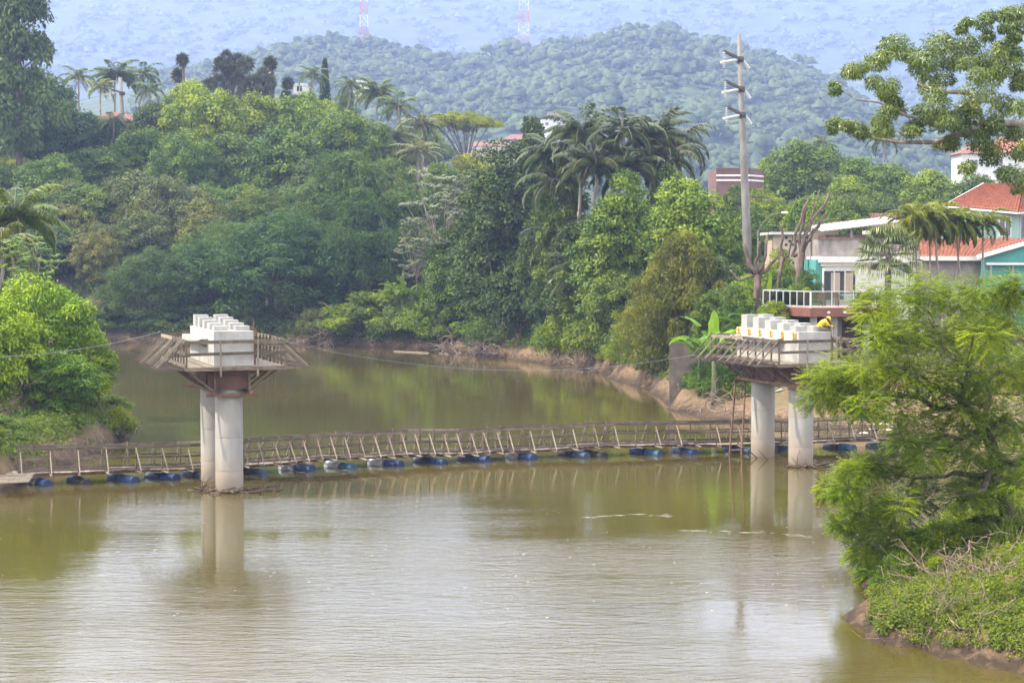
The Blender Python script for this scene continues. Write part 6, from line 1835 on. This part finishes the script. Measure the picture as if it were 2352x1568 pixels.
# ------------------------------------------------------------------ pollarded stumps
def stump(base_u, vb, Y, label, arms, r0):
    b = PP(base_u, vb, Y); g = hz(b.x, b.y); b.z = min(b.z, g) - .2
    e = empty('pollarded_stump', (b.x, Y, g), label, 'tree stump', 'pollarded stumps')
    r = np.random.default_rng(int(base_u))
    mb = MB(); f = PP(base_u + 3, vb - 60, Y)
    mb.tube(wander(r, b, f, 4, .02), [r0 * .75, r0 * .62, r0 * .56, r0 * .54, r0 * .54], 10)
    mb.build('trunk', M['bark_dead'], e, True)
    for pts, ra in arms:
        pp = [PP(u, v, Y + dy) for u, v, dy in pts]
        full = [f - Vector((0, 0, .3))]
        for a, c in zip([f] + pp, pp):
            full += wander(r, a, c, 3, .05)[1:]
        n = len(full)
        mb = MB(); mb.tube(full, [ra * .55 * (1.1 - .5 * i / n) * r.uniform(.9, 1.12) for i in range(n)], 8)
        mb.build('limb', M['bark_dead'], e, True)
stump(1738, 690, 128, 'broad pollarded stump with five short limbs left of the terrace', [([(1722, 610, 0), (1709, 560, .3)], .30), ([(1735, 600, 0), (1745, 555, -.3)], .26), ([(1752, 605, 0), (1762, 540, .4)], .26), ([(1762, 620, 0), (1787, 580, .6)], .24), ([(1700, 645, .5), (1676, 620, .8)], .18)], .48)
stump(1838, 640, 132, 'tall leaning pollarded tree with long bare limbs beside the tin shed', [([(1845, 560, 0), (1868, 500, .3), (1905, 445, .6)], .30), ([(1850, 560, .6), (1880, 520, .6), (1900, 492, .8)], .27), ([(1835, 540, .5), (1848, 490, .5), (1862, 455, .7)], .22), ([(1818, 590, .2), (1835, 520, .1), (1850, 470, .2)], .22), ([(1870, 480, .6), (1880, 440, .9)], .10)], .50)
stump(1795, 650, 133, 'slim pollarded stem between the two big stumps', [([(1795, 560, 0), (1800, 512, .2)], .20), ([(1810, 590, .3), (1822, 545, .4)], .16)], .26)

# ------------------------------------------------------------------ ground cover on the banks (a mass)
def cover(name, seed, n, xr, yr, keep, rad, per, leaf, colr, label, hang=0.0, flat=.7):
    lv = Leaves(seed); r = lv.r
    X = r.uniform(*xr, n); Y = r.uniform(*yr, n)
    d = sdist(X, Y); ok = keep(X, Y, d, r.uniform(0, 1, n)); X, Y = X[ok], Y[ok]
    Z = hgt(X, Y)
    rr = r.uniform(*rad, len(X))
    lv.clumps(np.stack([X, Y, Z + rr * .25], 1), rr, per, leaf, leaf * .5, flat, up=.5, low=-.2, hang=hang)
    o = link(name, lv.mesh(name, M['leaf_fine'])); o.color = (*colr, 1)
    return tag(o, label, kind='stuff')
cover('undergrowth', 301, 1000, (9, 30), (44, 78), lambda X, Y, d, q: (d > .9) & (q < .25 + .75 * sstep(1.5, 4, d)) & (X < Y * .33), (.22, .55), 60, .13, (.14, .19, .032), 'low green growth covering the near bank')
cover('undergrowth', 306, 1500, (8.5, 18), (43, 58), lambda X, Y, d, q: (d > .25) & (q < .35 + .65 * sstep(.5, 2.0, d)) & (X < Y * .33), (.10, .30), 55, .085, (.13, .18, .03), 'moss and low plants on the near bank edge')
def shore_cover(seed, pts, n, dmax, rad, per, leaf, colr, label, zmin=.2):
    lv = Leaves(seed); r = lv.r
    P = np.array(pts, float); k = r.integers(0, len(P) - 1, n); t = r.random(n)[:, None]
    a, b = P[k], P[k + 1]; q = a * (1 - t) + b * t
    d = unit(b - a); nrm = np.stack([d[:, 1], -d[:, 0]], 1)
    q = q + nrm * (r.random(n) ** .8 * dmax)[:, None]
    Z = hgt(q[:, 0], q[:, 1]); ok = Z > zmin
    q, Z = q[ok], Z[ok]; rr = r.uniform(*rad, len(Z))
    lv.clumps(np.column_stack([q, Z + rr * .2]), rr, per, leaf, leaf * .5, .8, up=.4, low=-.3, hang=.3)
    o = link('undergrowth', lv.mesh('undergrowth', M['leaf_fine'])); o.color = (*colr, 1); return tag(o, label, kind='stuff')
shore_cover(321, RIGHT_SHORE[2:10], 3000, 2.2, (.10, .32), 48, .09, (.12, .155, .032), 'mossy creepers hanging down the near bank edge', .06)
shore_cover(322, RIGHT_SHORE[15:22], 1100, 6.0, (.4, 1.0), 46, .26, (.12, .165, .034), 'creepers and grass hanging over the far bank edge', 1.0)
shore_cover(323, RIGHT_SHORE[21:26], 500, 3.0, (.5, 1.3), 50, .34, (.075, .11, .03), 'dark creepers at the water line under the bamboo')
shore_cover(324, LEFT_SHORE[4:10], 600, 2.5, (.3, .8), 50, .18, (.10, .14, .03), 'creepers hanging over the near left bank edge')
cover('undergrowth', 302, 900, (9, 46), (104, 150), lambda X, Y, d, q: (d > 4.0 - 2.5 * sstep(118, 122, Y)) & (X < Y * .33), (.35, .85), 55, .22, (.12, .17, .035), 'low green growth on the bank below the terrace')
cover('undergrowth', 303, 1100, (-30, 14), (135, 222), lambda X, Y, d, q: (d > 1.3) & (d < 16), (.5, 1.2), 60, .30, (.10, .15, .03), 'low green growth along the far bank')
cover('undergrowth', 304, 700, (-40, -18), (76, 118), lambda X, Y, d, q: (d > .6), (.4, .9), 60, .2, (.10, .15, .03), 'low green growth on the near bank under the bright bushes')
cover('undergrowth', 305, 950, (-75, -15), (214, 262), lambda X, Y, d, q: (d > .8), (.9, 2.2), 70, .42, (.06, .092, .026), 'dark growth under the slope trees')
# long grass tufts on the near bank
def grass(name, seed, spots, n, L, colr, label):
    lv = Leaves(seed); r = lv.r
    for (x_, y_) in spots:
        z = hz(x_, y_); k = n
        a = r.uniform(0, 6.283, k); el = r.uniform(.7, 1.45, k)
        T = np.stack([np.cos(a) * np.cos(el), np.sin(a) * np.cos(el), np.sin(el)], 1)
        P = np.array([x_, y_, z]) + r.normal(0, .12, (k, 3)) * np.array([1, 1, 0])
        B = unit(np.cross(T, r.normal(0, 1, (k, 3)))); Ls = L * r.uniform(.5, 1.1, k)
        lv.quads(P, T, B, Ls, .03 * np.ones(k), r.uniform(.3, 1, k), .05)
        P2 = P + T * (Ls * .93)[:, None]; T2 = unit(T * .8 - np.array([0, 0, .7])); lv.quads(P2, T2, B, Ls * .5, .02 * np.ones(k), r.uniform(.5, 1, k), .2)
    o = link(name, lv.mesh(name, M['leaf_fine'])); o.color = (*colr, 1); return tag(o, label, kind='stuff')
gs = random.Random(9)
sp = []
for u, v in ((2240, 1150), (2262, 1160), (2300, 1150), (2330, 1140), (2205, 1170), (2345, 1290), (2150, 1210), (2300, 1230), (2348, 1200)):
    for k in range(3):
        p = TG(u + gs.uniform(-14, 14), v + 20); sp.append((p.x, p.y + gs.uniform(-.5, .5)))
grass('grass', 311, sp, 26, .95, (.15, .20, .05), 'tall grass tufts on the near bank')

# ------------------------------------------------------------------ dead brush, roots and driftwood
def brush(name, seed, pts, n, L, rad, mt, label, cat='brush pile', lift=.5, flatten=.5):
    """tangle of dead sticks lying over a line of picture points (u, v, Y)"""
    r = np.random.default_rng(seed); mb = MB()
    P = [(TG(u, v) if Y < 60 else Vector((PP(u, v, Y).x, Y, 0))) for u, v, Y in pts]
    for i in range(n):
        k = r.integers(0, len(P) - 1) if len(P) > 1 else 0
        c = P[k].lerp(P[min(k + 1, len(P) - 1)], r.random()) + Vector((r.normal(0, .5), r.normal(0, .7), 0))
        z = max(hz(c.x, c.y), -.05)
        c.z = z + abs(r.normal(0, lift))
        a = r.uniform(0, 6.283); el = r.normal(.15, flatten)
        d = Vector((math.cos(a) * math.cos(el), math.sin(a) * math.cos(el), math.sin(el))); ln = L * r.uniform(.4, 1.2)
        p2 = c + d * ln
        pts_ = wander(r, c - d * .1, p2, 4, .09)
        q = rad * r.uniform(.5, 1.3)
        mb.tube(pts_, [q, q * .9, q * .75, q * .6, q * .3], 4, False)
        for j in range(2):
            s_ = pts_[1 + j]; d2 = (d + Vector(r.normal(0, .7, 3))).normalized()
            mb.tube([s_, s_ + d2 * ln * .22, s_ + d2 * ln * .4 + Vector((0, 0, .03))], [q * .6, q * .45, q * .2], 3, False)
    o = mb.build(name, M[mt], None, True); return tag(o, label, None, None, 'stuff')
brush('brush_pile', 401, [(2070, 1310, 51.5), (2140, 1340, 50.5), (2230, 1330, 51), (2340, 1330, 52)], 150, 1.1, .014, 'twig', 'grey dead branches tangled on the near bank edge', lift=.35)
brush('brush_pile', 402, [(2080, 1390, 49.6), (2160, 1420, 49), (2260, 1420, 49)], 40, 1.3, .014, 'twig', 'bare dead branches hanging low over the near bank edge', lift=.25)
brush('brush_pile', 403, [(20, 985, 95), (110, 990, 98), (220, 1000, 101)], 110, 1.8, .024, 'twig', 'grey dead branches under the bright bank bushes', lift=.9)
brush('brush_pile', 404, [(1000, 800, 197), (1080, 805, 191), (1160, 815, 186)], 110, 2.4, .06, 'twig', 'brown driftwood tangle along the far bank', lift=.7)
brush('brush_pile', 405, [(1290, 832, 173), (1350, 845, 166), (1390, 850, 163)], 70, 2.2, .05, 'twig', 'exposed root tangle at the foot of the bright shrubs', lift=.8)
brush('brush_pile', 406, [(1630, 930, 119), (1680, 945, 116)], 30, 1.6, .04, 'twig', 'dry sticks on the clay bank behind the ladder', lift=.3)
brush('brush_pile', 407, [(700, 780, 212), (770, 785, 210)], 70, 2.8, .05, 'twig', 'dry grey twigs by the water right of the mid river pier', lift=1.3, flatten=.8)
def heap(u, v, w, label, seed, Y=None):
    """dark mat of silt and sticks caught at a column foot"""
    c = GG(u, v); r = np.random.default_rng(seed); mb = MB()
    for i in range(34):
        p = c + Vector((r.normal(0, w), r.normal(0, .25), r.uniform(-.02, .1)))
        a = r.normal(0, .5); d = Vector((math.cos(a), math.sin(a), r.normal(0, .12))); L_ = r.uniform(.2, .8)
        mb.tube([p, p + d * L_ * .5 + Vector((0, 0, r.normal(0, .03))), p + d * L_], [r.uniform(.02, .07), r.uniform(.02, .06), .012], 5)
    for i in range(10):
        p = c + Vector((r.normal(0, w), r.normal(0, .2), 0)); d = Vector((r.normal(0, .6), r.normal(0, .3), abs(r.normal(.35, .25))))
        mb.tube([p, p + d * .6, p + d * 1.1 + Vector((.05, 0, -.05))], [.018, .013, .006], 4)
    return tag(mb.build('debris_mat', M['debris'], None, True), label, 'debris')
heap(527, 1131, .75, 'dark sticks and silt caught at the front foot of the mid river pier', 1)
heap(592, 1126, .6, 'twigs trailing right of the mid river pier foot', 2)
heap(480, 1126, .35, 'bent twigs caught between the mid river columns', 3)
heap(1842, 1072, .7, 'wood scraps ringing the nearer foot of the clamped pier', 4)
for u, v, L_, a, lab in ((1745, 1052, 1.2, .5, 'thin stick poking out of the water by the rear column'), (1768, 1056, .7, 1.2, 'short twig poking out of the water between the clamped columns')):
    c = GG(u, v); mb = MB(); mb.tube([c - Vector((0, 0, .1)), c + Vector((-.5 * L_, 0, .35 * L_)), c + Vector((-.85 * L_, .1, .8 * L_))], [.03, .025, .012], 5); tag(mb.build('stick', M['debris'], None, True), lab, 'stick')
# boards and scrap on the far shore and clay bank
for (u0, v0, u1, v1, w_, mt, lab) in ((905, 806, 985, 810, .10, 'wood_pale', 'long pale plank at the far water edge'), (1010, 811, 1030, 812, .2, 'wood_pale', 'small white scrap at the far water edge'), (1700, 915, 1722, 909, .22, 'wood_pale', 'pale board on the clay bank behind the column'), (1778, 902, 1796, 898, .2, 'white_paint', 'white board between the clamped columns')):
    a, b = GG(u0, v0, .15 if v0 > 860 and v0 < 1000 and u0 > 1600 else .06), GG(u1, v1, .15 if u0 > 1600 else .06)
    if u0 > 1600:
        a = TG(u0, v0); b = TG(u1, v1); a.z += .05; b.z += .12
    tag(beam('loose_board', a, b, w_, .08, M[mt]), lab, 'board')
tk = GG(1978, 1408); mb = MB()
mb.lathe((tk.x, tk.y, -.08), [(.05, 0), (.17, .06), (.2, .1), (.15, .19), (.05, .23)], 12); tag(mb.build('floating_clod', M['debris'], None, True), 'dark clod floating beside the near bank tip', 'clod')
# stones on the clay bank by the footbridge landing
rs = np.random.default_rng(55)
for k, (u, v, w_) in enumerate(((2005, 985, .5), (2030, 978, .4), (2048, 992, .6), (1985, 998, .35), (2060, 975, .45))):
    p = TG(u, v); mb = MB()
    mb.lathe((p.x, p.y, p.z - .1), [(.1 * w_, 0), (.75 * w_, .12 * w_), (.9 * w_, .35 * w_), (.6 * w_, .6 * w_), (.1 * w_, .7 * w_)], 9)
    for v_ in mb.v: v_ += Vector(rs.normal(0, .05 * w_, 3))
    tag(mb.build('rock', M['cream']), ['pale rock left of the landing rocks', 'pale rock second in the landing row', 'largest pale rock at the footbridge landing', 'smallest pale rock nearest the footbridge', 'pale rock at the upper end of the landing'][k], 'rock', 'rocks at the footbridge landing')
# low foam streaks the current draws on the water
M['foam'] = mat('foam', (.40, .38, .33), (.28, .26, .21), 12, .6)
fm = MB(); fr2 = random.Random(4)
for (u0, v0, u1, v1, bow, n) in ((1342, 1188, 1545, 1184, -4, 36), (1565, 1218, 1870, 1232, -3, 36), (1050, 1052, 1290, 1050, 2, 40), (650, 1085, 880, 1073, 0, 30), (1400, 1046, 1680, 1040, 0, 30)):
    for i in range(n):
        t = fr2.random(); u = u0 + (u1 - u0) * t; v = v0 + (v1 - v0) * t + bow * 4 * t * (1 - t) + fr2.gauss(0, 1.3)
        c = GG(u, v, .006); L_ = fr2.uniform(.05, .26); w_ = fr2.uniform(.012, .035)
        fm.add([c + Vector((-L_, 0, 0)), c + Vector((0, -w_, 0)), c + Vector((L_, 0, 0)), c + Vector((0, w_, 0))], [(0, 1, 2, 3)])
for i in range(160):
    u = fr2.uniform(0, 2100); v = fr2.uniform(1130, 1420)
    c = GG(u, v, .006)
    if sdist(np.array([c.x]), np.array([c.y]))[0] > -.5: continue
    q = fr2.uniform(.012, .035); fm.add([c + Vector((-q * 1.6, 0, 0)), c + Vector((0, -q, 0)), c + Vector((q * 1.6, 0, 0)), c + Vector((0, q, 0))], [(0, 1, 2, 3)])
tag(fm.build('foam', M['foam']), 'thin foam streaks and specks on the river', kind='stuff')

# ------------------------------------------------------------------ birds
def bird(c, span, roll, yaw, label):
    mb = MB()
    def sec(x_, y0, y1, z, th): return [Vector((x_, y0, z)), Vector((x_, y1, z)), Vector((x_, y1, z + th)), Vector((x_, y0, z + th))]
    prof = [(-.22, .012), (-.15, .035), (-.05, .055), (.06, .05), (.12, .034), (.16, .036), (.19, .022), (.23, .006)]
    n = 8
    b0 = len(mb.v)
    for y_, r_ in prof:
        for k in range(n): mb.v.append(Vector((math.cos(2 * PI * k / n) * r_, y_, math.sin(2 * PI * k / n) * r_)))
    for i in range(len(prof) - 1):
        for k in range(n): mb.f.append([b0 + i * n + k, b0 + i * n + (k + 1) % n, b0 + (i + 1) * n + (k + 1) % n, b0 + (i + 1) * n + k])
    for sg in (-1, 1):
        st = [(.02, .09, -.10, .0), (.16, .12, -.08, .05), (.32, .10, -.10, .08), (.48, .02, -.14, .06), (.60, -.09, -.15, .02)]
        base = len(mb.v)
        for x_, ya, yb2, z in st:
            mb.v += [Vector((sg * x_, ya, z)), Vector((sg * x_, yb2, z)), Vector((sg * x_, ya, z + .012)), Vector((sg * x_, yb2, z + .012))]
        for i in range(4):
            a = base + i * 4; b = a + 4
            mb.f += [[a, a + 1, b + 1, b], [a + 2, b + 2, b + 3, a + 3], [a, b, b + 2, a + 2], [a + 1, a + 3, b + 3, b + 1]]
    mb.add([(-.02, -.2, .0), (.02, -.2, .0), (.06, -.36, 0), (-.06, -.36, 0), (-.02, -.2, .012), (.02, -.2, .012), (.06, -.36, .012), (-.06, -.36, .012)], [(0, 3, 2, 1), (4, 5, 6, 7), (0, 1, 5, 4), (1, 2, 6, 5), (2, 3, 7, 6), (3, 0, 4, 7)])
    s = span / 1.2
    mt = Matrix.Translation(c) @ Matrix.Rotation(yaw, 4, 'Z') @ Matrix.Rotation(roll, 4, 'Y') @ Matrix.Scale(s, 4)
    o = link('bird', pmesh('bird', mb.v, mb.f, M['bird'], True), None, mt)
    return tag(o, label, 'bird', 'birds in flight')
M['bird'] = mat('feathers', (.035, .026, .02), (.02, .015, .012), 20, .8)
bird(PP(319, 980, 78), .72, -1.0, .6, 'dark bird banking low over the water left of the pier')
bird(PP(467, 244, 120), 1.05, -.75, .3, 'dark bird soaring before the wooded slope')

# ------------------------------------------------------------------ worker seated on the cap's end, bending to the right
def worker():
    seat = WR_(.55, .78, ZR + 1.48)
    e = empty('person', seat, 'person in yellow long sleeved shirt and yellow helmet bending over the pier cap', 'person')
    X = RX; U = Vector((0, 0, 1)); Fw = -AX
    P = lambda a, b, c: seat + X * a + Fw * b + U * c
    J = dict(pel=P(-.30, 0, .13), ab=P(-.24, 0, .30), ch=P(-.10, 0, .46), nk=P(.06, 0, .54), hd0=P(.13, .01, .56), hd=P(.20, .02, .58))
    def skin(name, verts, edges, radii, mt, sub=2, root=0):
        me = bpy.data.meshes.new(name); me.from_pydata([tuple(v) for v in verts], edges, [])
        o = bpy.data.objects.new(name, me); COL.objects.link(o); adopt(o, e)
        me.materials.append(M[mt])
        sk = o.modifiers.new('skin', 'SKIN'); sk.use_smooth_shade = True
        for i, rr in enumerate(radii):
            d = me.skin_vertices[0].data[i]; d.radius = rr if isinstance(rr, tuple) else (rr, rr); d.use_root = (i == root)
        sb_ = o.modifiers.new('smooth', 'SUBSURF'); sb_.levels = sub; sb_.render_levels = sub
        return o
    # body: torso, arms, thighs and shins in one continuous skin; clothing colours by region through height-free slots
    V = [J['pel'], J['ab'], J['ch'], J['nk'], J['hd0'],
         P(-.02, .19, .48), P(.14, .24, .30), P(.36, .16, .22), P(.44, .13, .21),
         P(-.02, -.19, .48), P(.14, -.22, .28), P(.37, -.10, .24), P(.45, -.07, .23)]
    E = [(0, 1), (1, 2), (2, 3), (3, 4), (2, 5), (5, 6), (6, 7), (7, 8), (2, 9), (9, 10), (10, 11), (11, 12)]
    skin('body', V, E, [(.16, .15), (.15, .15), (.165, .15), .075, .055, .075, .058, .045, .034, .075, .058, .045, .034], 'shirt')
    L = [P(-.30, 0, .12), P(-.26, .10, .11), P(.14, .13, .13), P(.20, .12, -.30), P(.22, .12, -.38), P(-.26, -.10, .11), P(.14, -.12, .13), P(.22, -.10, -.30), P(.24, -.10, -.38)]
    skin('trousers', L, [(0, 1), (1, 2), (2, 3), (3, 4), (0, 5), (5, 6), (6, 7), (7, 8)], [.13, .10, .075, .055, .05, .10, .075, .055, .05], 'trousers')
    for b in (.12, -.10):
        mb = MB(); c = P(.23, b, -.43); mb.tube([c - X * .08, c, c + X * .14 - U * .02], [.05, .055, .035], 8); mb.build('boot', M['dark'], e, True)
    # head with face, helmet with brim
    mb = MB(); c = J['hd']
    prof = [(.02, -.13), (.055, -.12), (.075, -.06), (.082, 0), (.078, .06), (.05, .10), (.01, .115)]
    mb.lathe((0, 0, 0), prof, 14)
    tilt = Matrix.Rotation(.85, 3, Fw * -1) 
    mb.v = [c + tilt @ Vector((v.x, v.y * .92, v.z)) for v in mb.v]
    fx = tilt @ X; fu = tilt @ U
    mb.add([c + fx * .078 + Fw * .012 - fu * .0, c + fx * .078 - Fw * .012, c + fx * .105 - fu * .03, c + fx * .075 - fu * .045], [(0, 1, 2), (0, 2, 3), (1, 3, 2)])
    for sgn in (-1, 1):
        mb.add([c + Fw * sgn * .076 + fx * .0 + fu * .02, c + Fw * sgn * .09 - fx * .02 + fu * .01, c + Fw * sgn * .078 - fx * .01 - fu * .035], [(0, 1, 2), (2, 1, 0)])
    mb.build('head', M['skin'], e, True)
    for sgn in (-1, 1):
        m3 = MB(); m3.lathe(c + fx * .072 + Fw * sgn * .03 + fu * .012, [(.004, -.008), (.010, 0), (.004, .008)], 8); m3.build('eye', M['dark'], e)
    m4 = MB(); m4.bar(c + fx * .07 - Fw * .02 - fu * .062, c + fx * .07 + Fw * .02 - fu * .062, .012, .008); m4.build('mouth', M['plywood'], e)
    m5 = MB(); m5.lathe((0, 0, 0), [(.084, -.075), (.089, -.02), (.086, .02)], 12)
    m5.v = [c - fx * .012 + tilt @ v for v in m5.v]; m5.build('hair', M['dark'], e, True)
    mb = MB(); mb.lathe((0, 0, 0), [(.135, .015), (.137, .028), (.112, .035), (.110, .075), (.092, .115), (.055, .143), (.01, .152)], 18)
    for i, v in enumerate(mb.v):
        if i < 36 and v.x * RX.x + v.y * RX.y > .06: v += RX * .05
    mb.v = [c + tilt @ v for v in mb.v]; h = mb.build('helmet', M['helmet'], e, True)
    mb = MB(); mb.lathe((0, 0, .02), [(.09, .0), (.115, .06)], 18)
    # hands: palm and five fingers closing on a thin tool
    grip = P(.50, .03, .20)
    for sgn, wr in ((1, P(.44, .13, .21)), (-1, P(.45, -.07, .23))):
        d = (grip - wr).normalized(); sd = d.cross(U).normalized(); nn = sd.cross(d)
        mb = MB(); pc = wr + d * .05
        mb.hexa([wr - sd * .03 - nn * .013, wr + sd * .03 - nn * .013, pc + d * .03 + sd * .04 - nn * .012, pc + d * .03 - sd * .04 - nn * .012, wr - sd * .03 + nn * .013, wr + sd * .03 + nn * .013, pc + d * .03 + sd * .04 + nn * .012, pc + d * .03 - sd * .04 + nn * .012])
        for k, ln in enumerate((.065, .078, .072, .055)):
            o_ = pc + d * .028 + sd * (.03 - .02 * k)
            mb.tube([o_, o_ + d * ln * .45 - nn * .012, o_ + d * ln * .72 - nn * .036, o_ + d * ln * .6 - nn * .058], [.0095, .009, .0085, .0075], 6)
        t0 = wr + d * .02 + sd * .032 * sgn
        mb.tube([t0, t0 + sd * sgn * .025 + d * .02 - nn * .012, t0 + sd * sgn * .02 + d * .05 - nn * .035], [.011, .0105, .008], 6)
        mb.build('hand', M['skin'], e, True)
    tl_ = MB(); tl_.tube([P(.50, .03, -.25), P(.52, .03, .42)], .014, 6)
    tag(tl_.build('tie_rod', M['rust']), 'thin dark rod held by the person in yellow', 'rod')
M['shirt'] = mat('yellow_shirt', (.62, .42, .03), (.50, .33, .02), 6, .85)
M['trousers'] = mat('grey_trousers', (.16, .15, .14), (.10, .095, .09), 6, .9)
M['skin'] = mat('skin', (.20, .11, .07), (.17, .09, .06), 6, .6)
M['helmet'] = mat('yellow_helmet', (.72, .50, .02), (.66, .45, .02), 6, .35, spec=.5)
worker()
